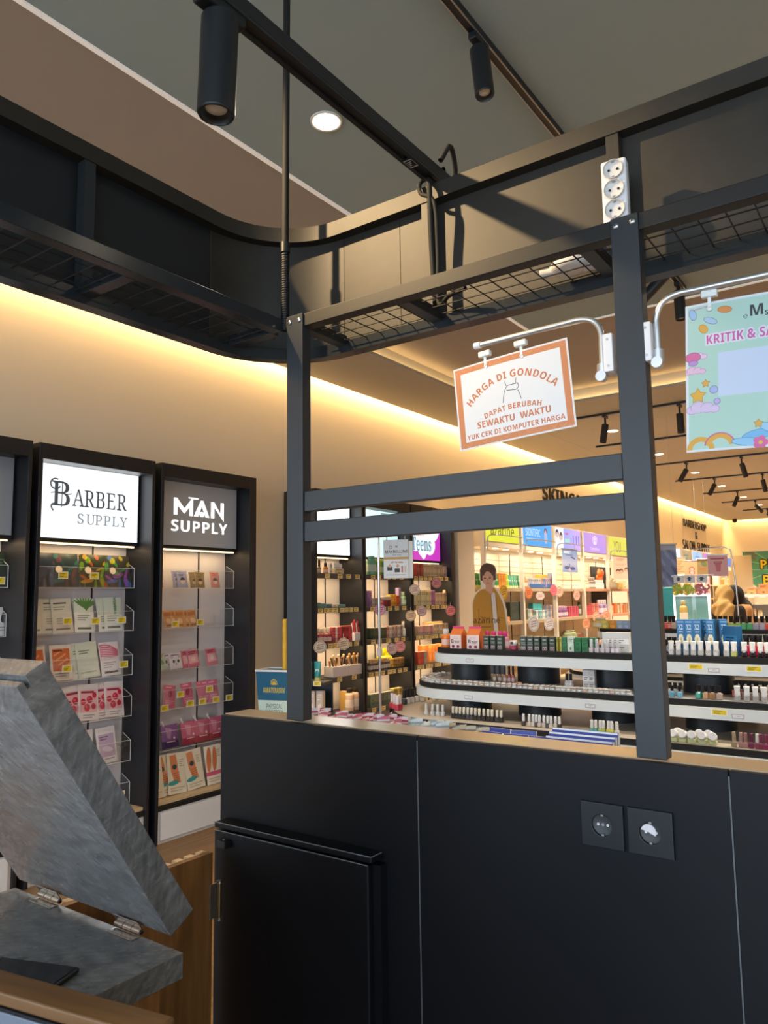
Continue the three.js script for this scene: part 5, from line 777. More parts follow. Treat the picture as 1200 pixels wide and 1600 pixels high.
  tagC('p1', '#d9707f', '#8e2c44', 865, 922, 'pink shelf tag between the blue and the two-face sign'); tagC('c1', '#d9b8a4', '#8e5a44', 874, 924, 'cream shelf tag under the two-face sign'); tagC('c2', '#d8b4a0', '#9a5a4a', 901, 930, 'peach shelf tag at the right under the two-face sign');
  tagC('s1', '#b8c4cc', '#52708c', 834, 975, 'left silver curled shelf tag on the middle shelf', 0.14, 0.18); tagC('s2', '#c4ccd0', '#5c6c9c', 858, 975, 'right silver curled shelf tag on the middle shelf', 0.14, 0.16); tagC('c3', '#d9a07c', '#a0583c', 916, 974, 'orange shelf tag beneath the middle shelf, violet bay', 0.12, 0.15); tagC('c4', '#dcbba0', '#b0704c', 932, 966, 'left peach shelf tag near the yellow sign', 0.12, 0.18); tagC('c5', '#e0b090', '#b0704c', 948, 962, 'right peach shelf tag near the yellow sign', 0.12, 0.15);
  // posters hung in front of the bays
  const sky2 = art(128, 170, '#7f9fd8', (g, w, h) => { const k = g.createLinearGradient(0, 0, 0, h); k.addColorStop(0, '#6d90d0'); k.addColorStop(0.6, '#a9b4d8'); k.addColorStop(1, '#7f95c4'); g.fillStyle = k; g.fillRect(0, 0, w, h); lines(g, 16, 16, 60, 2, '#dfe8f8', 5); g.fillStyle = '#3f5590'; g.fillRect(30, 40, 60, 5); g.beginPath(); g.ellipse(90, 62, 20, 6, 0.4, 0, 7); g.fill(); g.beginPath(); g.ellipse(36, 136, 20, 12, 0, 0, 7); g.ellipse(84, 140, 22, 12, 0, 0, 7); g.fill(); g.fillRect(54, 104, 8, 30); g.fillStyle = '#d8a8b4'; g.beginPath(); g.arc(60, 150, 9, 0, 7); g.fill(); });
  const pk = art(128, 150, '#e2bfae', (g) => { lines(g, 30, 14, 60, 2, '#b98a78', 5); lines(g, 20, 50, 80, 2, '#d09a88', 4); for (const [x, y] of [[36, 108], [62, 104], [104, 92]]) { g.fillStyle = '#4a2c2c'; g.beginPath(); g.arc(x, y - 6, 16, 0, 7); g.fill(); g.fillStyle = '#e0b09a'; g.beginPath(); g.arc(x, y, 12, 0, 7); g.fill(); } });
  const hp = (label, px0, px1, py0, py1, X, map) => { const a = hit(px0, py0, 'x', X), b = hit(px1, py1, 'x', X), w = a.z - b.z, h = a.y - b.y, t = thing('hanging_poster', label, 'poster', [X, (a.y + b.y) / 2, (a.z + b.z) / 2], PI / 2); part('sheet', bx(w, h, 0.002), [M.paper, M.paper, M.paper, M.paper, std(0xffffff, 0.5, { map }), M.paper], t); part('top_bar', rb(w + 0.03, 0.016, 0.01, 0.003, 0, h / 2, 0), M.steel, t); part('hanger', join([-1, 1].map((s) => rod([s * w * 0.35, h / 2, 0], [s * w * 0.35, 2.19 - (a.y + b.y) / 2, -0.01], 0.002, 5))), M.steel, t); };
  hp('blue sea poster hanging below the two-face sign', 877.5, 903, 857, 895, -3.86, sky2); hp('peach poster with faces hanging below the yellow sign', 957, 984, 868, 905, -3.86, pk);
}
// wall lettering
const fnt = await new FontLoader().loadAsync('fonts/droid/droid_sans_bold.typeface.json');
const fntThin = await new FontLoader().loadAsync('fonts/droid/droid_sans_regular.typeface.json');
function letters(label, rows, X, mat, fo = fnt) {
  const t = thing('wall_lettering', label, 'lettering', [X, 0, 0], PI / 2);
  for (const [text, zc, y, size, sx = 1] of rows) { let gs = []; const g = new TextGeometry(text, { font: fo, size, depth: 0.012, curveSegments: 4, bevelEnabled: false }); g.computeBoundingBox(); g.translate(-(g.boundingBox.max.x + g.boundingBox.min.x) / 2, 0, 0); g.scale(sx, 1, 1); part('words', g, mat, t, [-zc, y, 0]); }
  return t;
}
letters('dark raised lettering for the skincare section high on the left wall', [['SKINCARE', -11.0, 2.86, 0.20, 1.5]], XW + 0.003, M.soft);
letters('dark raised three-line lettering high on the far left wall', [['BARBERSHOP', -18.75, 3.02, 0.17, 1.55], ['&', -18.8, 2.79, 0.16, 1.4], ['SALON  SUPPLY', -18.8, 2.50, 0.21, 1.25]], XW + 0.003, M.soft, fntThin);
// ---------------------------------------------------------------- nail polish tables (three-tiered, rounded ends)
function stadium(r, x0, x1, zc) { const s = new THREE.Shape(); s.absarc(x1, -zc, r, -PI / 2, PI / 2, false); s.absarc(x0, -zc, r, PI / 2, 1.5 * PI, false); s.closePath(); return s; }
const flat = (shape, y, h, cs = 36) => new THREE.ExtrudeGeometry(shape, { depth: h, bevelEnabled: false, curveSegments: cs }).rotateX(-PI / 2).translate(0, y, 0);
function ring(r, t, x0, x1, zc, y, h) { const s = stadium(r, x0, x1, zc), i = stadium(r - t, x0, x1, zc); s.holes.push(new THREE.Path(i.getPoints(36).reverse())); return flat(s, y, h); }
const TIER = [[0.86, 0.475], [1.03, 0.315], [1.213, 0.205]];
const counterTop = phys(0xcbbfb0, 0.35);
const holderMat = std(0xffffff, 0.5, { map: print(64, 28, (g, w, h) => { g.fillStyle = '#e4e6ea'; g.fillRect(0, 0, w, h); g.strokeStyle = '#9a90a4'; g.lineWidth = 3; g.strokeRect(2, 2, w - 4, h - 4); g.fillStyle = '#a8a4b0'; g.fillRect(24, 12, 18, 3); }) });
function gondola(label, x0, x1, zc, cols, notes) {
  const t = thing('display_table', label, 'display table', [0, 0, 0]);
  TIER.forEach(([y, r], i) => {
    const k = part('tier', flat(stadium(r, x0, x1, zc), y - 0.026, 0.026), M.soft, t);
    part('rim_band', ring(r + 0.018, 0.03, x0, x1, zc, y - 0.026 - 0.052, 0.05), M.rimWhite, k);
    part('surface', flat(stadium(r - 0.012, x0, x1, zc), y, 0.0015), i === 0 ? counterTop : std(i === 1 ? 0xb9b6b4 : 0x2a2a2c, 0.5), k);
  });
  for (const x of cols) { part('column', cy(0.115, 0.115, 0.145, x, 0.8615 + 0.0725, zc, 40), M.frame, t); part('column', cy(0.115, 0.115, 0.152, x, 1.0315 + 0.076, zc, 40), M.frame, t); }
  part('base', flat(stadium(TIER[0][1] - 0.07, x0, x1, zc), 0.0, 0.785), M.white, t); part('kick_board', ring(TIER[0][1] - 0.068, 0.01, x0, x1, zc, 0, 0.08), M.dark, t);
  notes.forEach(([ti, x, yellow]) => part(yellow ? 'price_tag' : 'tag_holder', yellow ? bx(0.068, 0.026, 0.0015) : rb(0.05, 0.02, 0.002, 0.001), yellow ? [M.tag, M.tag, M.tag, M.tag, tagMat, M.tag] : [M.paper, M.paper, M.paper, M.paper, holderMat, M.paper], t, [x, TIER[ti][0] - 0.045 - (yellow ? 0 : 0.012), zc + TIER[ti][1] + 0.0195]));
  return t;
}
const Z1 = -3.955, col1 = [737, 843, 960, 1110].map((px) => xAt(px, 0.95, Z1));
gondola('long three-tiered nail polish table with white rims right behind the partition', -2.185, 1.3, Z1, [...col1, col1[3] + 0.5, col1[3] + 1.0], [[2, xAt(734, 1.16, -3.73)], [1, xAt(732, 0.98, -3.62)], [1, xAt(922, 0.98, -3.62)], [2, xAt(1087, 1.16, -3.73), true], [2, xAt(1115, 1.16, -3.73)], [2, xAt(1178, 1.16, -3.73), true], [1, xAt(1124, 0.98, -3.62), true], [1, xAt(1153, 0.98, -3.62)]]);
const Z2 = -6.70;
gondola('second three-tiered nail polish table standing farther back', -2.2, 1.3, Z2, [-1.9, -1.35, -0.8, -0.25, 0.3], []);

// nail polish: bottle + cap
const polish = (key, c, cap, kind = 'straight', s = 1) => proto('polish' + [key, c, cap, kind, s].join(), 'nail_polish', 'nail polish', (g) => {
  const glass = typeof c === 'object' ? c : phys(c, 0.12, { clearcoat: 0.6, clearcoatRoughness: 0.1 });
  part('bottle', rb(0.027 * s, 0.03 * s, 0.024 * s, 0.006 * s, 0, 0.015 * s, 0, 3), glass, g);
  part('neck', cy(0.006 * s, 0.007 * s, 0.005 * s, 0, 0.032 * s, 0, 10), M.lilac, g);
  const q = { straight: [[0, 0.033], [0.0085, 0.033], [0.0085, 0.068], [0.0075, 0.07], [0, 0.07]], hour: [[0, 0.022], [0.0138, 0.022], [0.0122, 0.038], [0.0118, 0.05], [0.0142, 0.069], [0.0136, 0.073], [0, 0.074]], tall: [[0, 0.033], [0.0098, 0.033], [0.0088, 0.075], [0.008, 0.077], [0, 0.077]], taper: [[0, 0.033], [0.007, 0.033], [0.0095, 0.06], [0.009, 0.062], [0, 0.062]] }[kind];
  part('cap', lathe(q.map(([x, y]) => [x * s, y * s]), 16), col(cap, 0.3), g);
});
const onTier = (ti, zc, dz) => zc + TIER[ti][1] - dz;
function rowAt(p, pxs, ti, zc, dz, what, where, turn = 0) { const z = onTier(ti, zc, dz), y = TIER[ti][0] + 0.0018; pxs.forEach((px, i) => stamp(typeof p === 'function' ? p(i) : p, `${nth(i, pxs.length, what)} ${where}`, [xAt(px, y + 0.03, z), y, z], turn + rr(-0.12, 0.12))); }
{ // top tier, left of the right post
  const T = 2, z = 0.045;
  rowAt(bottle(0.026, 0.105, '#e8812a', '#f2efe8', 0.28), [697], T, Z1, 0.09, 'orange bottle with white cap', 'at the left end of the top tier');
  P.b7 = art(96, 112, '#eddada', (g) => { g.textBaseline = 'middle'; say(g, 'B', 20, 52, 40, '#3a2a2c', 'sans-serif', 'bold'); say(g, '7', 43, 60, 32, '#3a2a2c', 'sans-serif', 'bold'); lines(g, 52, 48, 36, 3, '#6a5054', 4, 8); g.strokeStyle = '#c8a0a0'; g.lineWidth = 2; g.strokeRect(30, 20, 38, 10); g.fillStyle = '#7c1f3c'; for (const x of [26, 68]) { g.beginPath(); g.arc(x, 96, 12, 0, 7); g.fill(); } });
  const b7 = proto('b7', 'gable_carton', 'box', (g) => {
    const w = 0.076, h = 0.075, d = 0.065, f = std(0xffffff, 0.5, { map: P.b7 }), o = col('#e27b3c', 0.5); part('body', bx(w, h, d, 0, h / 2, 0), [o, o, o, o, f, o], g);
    const s = new THREE.Shape([[-d / 2, 0], [d / 2, 0], [0.004, 0.034], [-0.004, 0.034]].map(([a, b]) => new THREE.Vector2(a, b))); part('roof', new THREE.ExtrudeGeometry(s, { depth: w, bevelEnabled: false }).rotateY(-PI / 2).translate(w / 2, h, 0), o, g);
    part('fin', rb(w, 0.014, 0.005, 0.001, 0, h + 0.04, 0), col('#e0447c', 0.5), g);
  });
  rowAt(b7, [717, 743], T, Z1, 0.062, 'pink and orange gable carton marked B7', 'on the top tier');
  rowAt(bottle(0.021, 0.094, '#e89ab4', '#ee3f8c', 0.3), [762, 772, 782, 790], T, Z1, 0.13, 'pink bottle with pink cap', 'behind the dark cartons on the top tier');
  P.dk = art(64, 96, '#3c4a44', (g) => { g.fillStyle = '#a9b4ac'; g.fillRect(12, 16, 40, 10); g.fillStyle = '#8a968e'; g.fillRect(8, 40, 48, 6); g.fillRect(8, 50, 48, 4); for (const x of [20, 44]) { g.fillStyle = '#b9a4a8'; g.beginPath(); g.arc(x, 80, 13, 0, 7); g.fill(); g.fillStyle = '#6a4a54'; g.beginPath(); g.arc(x, 82, 7, 0, 7); g.fill(); } });
  const dk = proto('dkbox', 'carton', 'box', (g) => { const b = col('#38443f', 0.5); part('box', rb(0.0335, 0.073, 0.034, 0.0012, 0, 0.0365, 0), [b, b, b, b, std(0xffffff, 0.45, { map: P.dk }), b], g); part('tuck_flap', bx(0.03, 0.001, 0.03, 0, 0.0735, 0), col('#c9c2a0', 0.5), g); });
  rowAt(dk, [762, 772.5, 783], T, Z1, 0.05, 'dark green carton', 'in the left group of three on the top tier');
  rowAt(dk, [819, 830, 841, 853, 865], T, Z1, 0.05, 'dark green carton', 'in the group of five on the top tier');
  rowAt(proto('catjar', 'cosmetic_jar', 'jar', (g) => { part('jar', lathe([[0, 0], [0.02, 0], [0.022, 0.004], [0.022, 0.024], [0, 0.024]], 18), phys('#a83a5a', 0.15), g); part('lid', lathe([[0, 0.024], [0.023, 0.024], [0.023, 0.05], [0, 0.05]], 18), col('#ece4de', 0.4), g); part('cat_print', bx(0.016, 0.014, 0.002, 0, 0.037, 0.0225), col('#5a4a48', 0.5), g); }), [803], T, Z1, 0.05, 'white lidded red jar', 'between the dark carton groups on the top tier');
  rowAt((i) => carton(0.012, 0.072, 0.034, ['#a9a03c', '#c4b85a'][i], 'lines'), [873, 877.5], T, Z1, 0.05, 'thin olive carton', 'beside the dark cartons on the top tier');
  rowAt((i) => i === 1 ? carton(0.034, 0.076, 0.034, '#cfe6d4', 'lines') : carton(0.034, 0.072, 0.034, '#2f7a4c', 'band'), [882.5, 893, 905, 916, 928], T, Z1, 0.055, ['green carton', 'mint white carton', 'green carton', 'green carton', 'green carton'], 'right of the olive cartons on the top tier');
  rowAt(polish('s', '#cfc4cc', '#d9d8dc', 'tall', 0.88), [924, 933, 942, 950, 958, 965], T, Z1, 0.025, 'silver-capped nail polish', 'in front of the white carton on the top tier');
  rowAt(carton(0.135, 0.098, 0.06, '#e6e6e4', 'band'), [965], T, Z1, 0.11, 'large white carton', 'left of the right post on the top tier');
  // right of the post
  rowAt((i) => polish('w', i > 8 ? '#2a1c20' : i === 8 ? '#c9cf7a' : '#c9c6c2', '#f6f6f5', 'hour', 0.92), [1049, 1060, 1072, 1083.5, 1095, 1107, 1119, 1135, 1147, 1163, 1176, 1188.5, 1199], T, Z1, 0.028, 'white-capped nail polish', 'in the front row right of the right post');
  P.x2 = art(64, 152, '#2f86c4', (g, w, h) => { const k = g.createLinearGradient(0, 0, 0, h); k.addColorStop(0, '#2a7cc0'); k.addColorStop(1, '#12567e'); g.fillStyle = k; g.fillRect(0, 0, w, h); lines(g, 8, 8, 50, 1, '#a9cdec', 4); say(g, 'X2', 32, 32, 30, '#dcecf8', 'serif', 'bold'); lines(g, 18, 50, 30, 1, '#bcd8ee', 4); g.fillStyle = '#ece4c2'; for (let i = 0; i < 6; i++) { g.beginPath(); g.arc(32 + Math.cos(i * 1.05) * 10, 84 + Math.sin(i * 1.05) * 11, 12, 0, 7); g.fill(); } g.fillStyle = '#c8bc8a'; g.beginPath(); g.arc(32, 84, 7, 0, 7); g.fill(); });
  const x2m = std(0xffffff, 0.35, { map: P.x2 }), x2 = proto('x2', 'lens_carton', 'box', (g) => { const b = col('#1f5c86', 0.4); part('box', rb(0.038, 0.165, 0.04, 0.0015, 0, 0.0825, 0), [b, b, col('#4a8fb8', 0.4), b, x2m, b], g); part('tuck_flap', bx(0.034, 0.001, 0.036, 0, 0.1653, 0), col('#6ea7cc', 0.4), g); });
  rowAt(x2, [1067, 1079.5, 1092], T, Z1, 0.085, 'blue carton with cream flower', 'in the front trio on the top tier');
  rowAt(x2, [1113], T, Z1, 0.09, 'single blue carton with cream flower', 'between the trio and the dark blue carton', 0.1);
  rowAt(x2, [1103, 1130], T, Z1, 0.135, 'blue carton with cream flower', 'in the rear pair on the top tier', 0.5);
  rowAt(carton(0.075, 0.135, 0.04, '#22659a', 'band'), [1146], T, Z1, 0.11, 'lower pale blue carton', 'at the right end of the blue cartons', -0.4);
  rowAt(polish('bk', '#3a3034', '#17171a', 'taper', 1.25), [1046, 1054], T, Z1, 0.16, 'black-capped polish', 'behind the white caps beside the right post');
  rowAt(polish('hp', '#d8285a', '#161618', 'taper', 1.55), [1167, 1177.5, 1187, 1199], T, Z1, 0.11, 'hot pink polish with black cap', 'behind the white caps, far right');
}
{ // middle tier: small clear jars and bottles
  const T = 1, gem = jarP(0.0125, 0.019, M.clear, M.clear);
  const tint = (i) => [gem, gem, jarP(0.0125, 0.019, M.clear, '#d8c4bc'), jarP(0.0125, 0.019, M.clear, '#b8b4b0'), jarP(0.0125, 0.019, M.clear, '#e6dcd4'), jarP(0.0125, 0.019, '#cfb4a4', M.clear)][(i * 7 + (i >> 2)) % 6];
  const frontPx = Array.from({ length: 37 }, (_, i) => 676 + i * 8.5);
  rowAt(tint, frontPx, T, Z1, 0.024, 'tiny clear jar', 'in the front row of the middle tier');
  rowAt((i) => tint(i + 3), Array.from({ length: 34 }, (_, i) => 690 + i * 8.8), T, Z1, 0.056, 'tiny clear jar', 'in the second row of the middle tier');
  for (let i = 0; i < 14; i++) { const a = PI / 2 + 0.25 + i * 0.13, r = TIER[1][1] - 0.03; stamp(tint(i + 5), `${ord(i)} tiny clear jar round the left curve of the middle tier, counted from the front`, [-2.185 + Math.cos(a) * r, TIER[1][0] + 0.0018, Z1 + Math.sin(a) * r]); }
  for (let i = 0; i < 14; i++) { const a = PI / 2 + 0.3 + i * 0.14, r = TIER[1][1] - 0.07; stamp(tint(i + 2), `${ord(i)} tiny clear jar in the inner arc of the middle tier, counted from the front`, [-2.185 + Math.cos(a) * r, TIER[1][0] + 0.0018, Z1 + Math.sin(a) * r]); }
  rowAt(jarP(0.013, 0.022, '#c8503c', '#e6a08a'), [811.5], T, Z1, 0.088, 'coral jar', 'behind the clear jars on the middle tier');
  rowAt((i) => bottle(0.010, 0.095, ['#b98a6a', '#a87a5a', '#c09474', '#c85a54', '#cf6a64'][i], '#2a2426', 0.5), [773, 781, 789, 796, 802], T, Z1, 0.2, ['tan wand bottle', 'tan wand bottle', 'tan wand bottle', 'coral wand bottle', 'coral wand bottle'], 'between the first two columns on the middle tier');
  rowAt(bottle(0.012, 0.07, '#d4d0cc', '#1d1d20', 0.45), [886, 892], T, Z1, 0.16, 'white tube with black cap', 'between the second and third columns, middle tier');
  rowAt((i) => carton(0.032, 0.095, 0.03, ['#d9d4d2', '#cfcac8'][i], 'band'), [917, 926], T, Z1, 0.15, 'white carton with red top', 'left of the third column, middle tier');
  rowAt(polish('pb', '#6aa7c4', '#16171a', 'taper', 0.85), [1050, 1062], T, Z1, 0.03, 'sky blue polish with black cap', 'on the middle tier beside the right post');
  rowAt(polish('gr', '#9aa4ac', '#16171a', 'taper', 0.95), [1047, 1055, 1063], T, Z1, 0.10, 'grey polish with black cap', 'behind the sky blue pair, middle tier');
  rowAt((i) => polish('m', ['#2f9c8a', '#b98a5e', '#a98056', '#c0a898'][i], '#141518', 'taper', 1.0), [1092, 1103, 1113, 1124], T, Z1, 0.032, ['teal polish', 'gold polish', 'darker gold polish', 'nude polish'].map((q) => q + ' with black cap'), 'before the column on the middle tier');
  rowAt(polish('wh', '#b9b4b0', '#efefee', 'hour', 0.9), [1152, 1167, 1180.5, 1194], T, Z1, 0.032, 'hourglass white-capped polish', 'at the right of the middle tier');
  rowAt(polish('br', '#8a7a78', '#131416', 'taper', 1.0), [1154, 1164, 1174, 1184, 1196], T, Z1, 0.10, 'brown polish with black cap', 'behind the hourglass caps on the middle tier');
  rowAt((i) => polish('pk', ['#d88a84', '#d98f8a', '#c9a49c', '#cbb0a4', '#d0b8ac'][i], '#131416', 'taper', 1.15), [1150, 1160, 1171, 1182, 1195], T, Z1, 0.17, 'peach polish with black cap', 'at the rear of the middle tier, right');
}
{ // bottom tier
  const T = 0, y = TIER[0][0] + 0.0018, arc = (a, k = 0.03) => [-2.185 + Math.cos(a) * (TIER[0][1] - k), y, Z1 + Math.sin(a) * (TIER[0][1] - k)];
  const put = (p, px, py, what) => { const q = hit(px, py, 'y', y); stamp(p, what, [q.x, y, q.z], rr(-0.2, 0.2)); };
  const red = polish('rd', '#c23a4a', '#ece2de', 'tall', 1.1);
  [[613, 1106], [617, 1108], [621, 1110], [625, 1109]].forEach(([a, b], i) => put(red, a, b, `${nth(i, 4, 'red polish with white cap')} at the left end of the bottom tier`));
  [[632, 1101], [638, 1099], [645, 1098], [652, 1096]].forEach(([a, b], i) => put(polish('bw', i ? '#d8d4d0' : '#2c2628', '#18181a', 'tall', 1.15), a, b, `${nth(i, 4, 'black-capped white bottle')} along the rear edge of the bottom tier`));
  [[660.5, 1096], [679, 1095], [701, 1094]].forEach(([a, b], i) => put(polish('yl', '#ded6c2', i < 2 ? '#d8d82c' : '#e4e0d8', 'hour', 1.15), a, b, ['lime-capped bottle nearest the left at the rear of the bottom tier', 'second lime-capped bottle at the rear of the bottom tier', 'white-capped bottle at the rear, beside the first column'][i]));
  rowAt(polish('cl', M.clear, '#dcdcd8', 'tall', 0.8), [666, 676, 684, 692], T, Z1, 0.14, 'clear bottle with pale cap', 'left of the black bottles, bottom tier');
  rowAt(polish('bc', '#1c1a1c', '#e2dcc8', 'straight', 0.88), [709, 714.5, 720, 726, 732, 738, 744, 750, 757, 764, 770, 778, 784].map((x) => x - 1), T, Z1, 0.11, 'black bottle with cream cap', 'on the bottom tier, front left');
  rowAt((i) => polish('wc', i % 3 ? '#c9bcae' : '#3c3834', '#e4e4e4', 'tall', 0.75), [818, 827, 833, 838, 843, 850, 856, 861, 868, 874], T, Z1, 0.08, 'white-capped polish', 'in the middle group of the bottom tier');
  rowAt((i) => polish('co', ['#58a49c', '#5aa8a0', '#9ab03c', '#a4b43c', '#d2c83c', '#d8cf4a', '#dcd9d2'][i], '#eceae6', 'tall', 0.78), [925, 931, 938, 943, 951, 956, 964], T, Z1, 0.06, ['teal polish', 'teal polish', 'olive green polish', 'olive green polish', 'yellow polish', 'yellow polish', 'white polish'].map((q) => 'white-capped ' + q), 'left of the right post, bottom tier');
  const round = proto('roundcap', 'round_cap_jar', 'jar', (g) => { part('glass', rb(0.034, 0.02, 0.034, 0.006, 0, 0.01, 0, 2), phys('#d6dcae', 0.1, { transmission: 0.3, thickness: 0 }), g); const c = part('cap', lathe([[0, 0], [0.0165, 0], [0.0175, 0.003], [0.0175, 0.026], [0.015, 0.029], [0.013, 0.0275], [0, 0.0275]], 22), M.white, g, [0, 0.031, -0.010], [1.3, 0, 0]); });
  rowAt(round, [1053, 1068, 1081, 1098, 1114], T, Z1, 0.035, 'jar with tilted white cap', 'in the front row of the bottom tier'); rowAt(round, [1060, 1093, 1108], T, Z1, 0.085, 'jar with tilted white cap', 'in the second row of the bottom tier');
  rowAt((i) => polish('pu', ['#a08a70', '#a87f78', '#b0847c', '#7a3654', '#8f4a5c', '#8a3c58', '#963f60', '#a84a6a'][i], ['#b09c84', '#b08a84', '#a67c76', '#6a2c48', '#e6e0da', '#7a3450', '#8a3c5a', '#a0486a'][i], 'tall', 0.8), [1147, 1158, 1165, 1174, 1183.5, 1189, 1197, 1206], T, Z1, 0.04, ['taupe polish', 'dusky pink polish', 'dusky pink polish', 'dark plum polish', 'white-capped plum polish', 'plum polish', 'plum polish', 'pink plum polish'], 'at the right of the bottom tier');
  rowAt(polish('dr', '#8e2430', '#7a1e2a', 'tall'), [1050, 1057, 1064], T, Z1, 0.80, 'dark red polish', 'at the far bottom tier edge, by the post'); rowAt(polish('dr', '#8e2430', '#7a1e2a', 'tall'), [1153, 1162, 1171, 1180], T, Z1, 0.80, 'dark red polish', 'along the far edge of the bottom tier, right');
}
{ // second table
  const T = 2;
  rowAt((i) => carton(0.062, 0.07, 0.04, ['#d4c864', '#dc9a3c', '#a4bcd8', '#8fa8cc'][i], 'flower'), [946, 959, 970, 979], T, Z2, 0.06, ['yellow carton', 'orange carton', 'pale blue carton', 'darker blue carton'], 'on top of the second table');
  rowAt((i) => bottle(0.05, 0.09, ['#e0c46a', '#d6c890'][i], '#e8dcb0', 0.2), [936, 941], T, Z2, 0.12, 'pale yellow bottle', 'at the left end of the second table');
  const big = (c) => polish('big', c, '#121316', 'taper', 1.75);
  rowAt((i) => big(['#d2402f', '#c9502f'][i]), [1040, 1047], T, Z2, 0.05, 'red polish with black cap', 'on the second table beside the right post');
  rowAt(big('#cdb8a4'), [1053], T, Z2, 0.05, 'beige polish with black cap', 'on the second table beside the red pair');
  rowAt(big('#3c3434'), [1118, 1126, 1134], T, Z2, 0.06, 'dark polish with black cap', 'on the second table behind the blue cartons');
  rowAt((i) => big(['#9cb83a', '#7fb04a', '#3f9a56', '#46a062', '#9a98ac', '#a49ab4', '#d0583c'][i]), [1143, 1153, 1162, 1172, 1181.5, 1191.5, 1200], T, Z2, 0.05, ['lime polish', 'light green polish', 'dark green polish', 'green polish', 'grey lilac polish', 'lilac polish', 'orange red polish'].map((q) => q + ' with black cap'), 'on the second table, right');
  rowAt((i) => big(['#4a4648', '#3a4a5a'][i % 2]), [917, 922, 927, 934, 943, 952, 961, 970, 979], 1, Z2, 0.05, 'black-capped polish', 'on the middle tier of the second table');
  rowAt((i) => big(['#b0344a', '#8e3a52'][i % 2]), [1046, 1054, 1064, 1100, 1120, 1140], 1, Z2, 0.05, 'crimson polish', 'on the middle tier of the second table, right');
}
{ // packets lying on the ledge behind the partition top
  const yL = 1.122, zL = -1.692;
  const strip = (key, a, b) => proto('strip' + key, 'flat_packet', 'packet', (g) => { const [geo, m] = pillow(0.034, 0.072, 0.006, art(48, 72, a, (c) => { c.strokeStyle = b; c.lineWidth = 5; for (let i = 0; i < 9; i++) { c.beginPath(); c.moveTo(-4, 4 + i * 9); c.lineTo(52, -8 + i * 9 + (i % 3) * 10); c.stroke(); } }), a); part('packet', geo, m, g); });
  const rw = strip('rw', '#e6d8d6', '#c2405a'), rw2 = strip('rw2', '#cf6a7c', '#ece2e0'), cw = strip('cw', '#dcdcd6', '#9aa8a4'), tn = strip('tn', '#d4c4a8', '#8a7c68');
  for (let i = 0; i < 26; i++) { const px = 487 + i * 5.9, z = zL + 0.02 * ((i * 5) % 3 - 1); stamp(i % 3 === 1 ? rw2 : rw, `${nth(i, 26, 'red and white packet')} on the ledge behind the partition`, [xAt(px, 1.19, z), yL - 0.006 + 0.004 * (i % 2), z], 0.6 + rr(-0.9, 0.9), undefined, rr(-0.7, -0.1)); }
  for (let i = 0; i < 10; i++) { const px = 644 + i * 6, z = zL + 0.015 * (i % 3 - 1); stamp(cw, `${nth(i, 10, 'pale grey striped packet')} on the ledge behind the partition`, [xAt(px, 1.19, z), yL - 0.004, z], 0.6 + rr(-0.8, 0.8), undefined, rr(-0.7, -0.1)); }
  for (let i = 0; i < 9; i++) { const px = 704 + i * 7, z = zL + 0.012 * (i % 3 - 1); stamp(tn, `${nth(i, 9, 'tan striped packet')} on the ledge behind the partition`, [xAt(px, 1.19, z), yL - 0.010, z], 0.6 + rr(-0.8, 0.8), undefined, rr(-0.7, -0.1)); }
  const blue = proto('bluebox', 'flat_box', 'box', (g) => { part('box', rb(0.155, 0.06, 0.013, 0.002, 0, 0.03, 0), [M.paper, M.paper, col('#22339a', 0.4), M.paper, col('#22339a', 0.4), M.paper], g); part('stripe', bx(0.152, 0.004, 0.0138, 0, 0.0575, 0), M.paper, g); });
  for (let i = 0; i < 4; i++) stamp(blue, `long blue flat box, ${['front', 'second', 'third', 'rear'][i]} one of four behind the partition`, [xAt(898 + i * 5, 1.18, -1.63 - i * 0.022), yL - 0.002 + i * 0.006, -1.63 - i * 0.022], 0.0, undefined, -0.15);
  const bl2 = proto('bluepack', 'flat_box', 'box', (g) => { part('box', rb(0.06, 0.055, 0.009, 0.002, 0, 0.0275, 0), [M.paper, M.paper, col('#d8c9a8', 0.5), M.paper, col('#3448ac', 0.4), M.paper], g); part('stripe', bx(0.05, 0.012, 0.0006, 0, 0.03, 0.0047), M.paper, g); });
  for (let i = 0; i < 8; i++) { const z = -1.63 - (i % 3) * 0.03; stamp(bl2, `${nth(i, 8, 'small blue packet')} between the tan packets and the long blue boxes`, [xAt(752 + i * 13, 1.18, z), yL + 0.004 * (i % 3), z], rr(-0.3, 0.3), undefined, -0.25); }

}
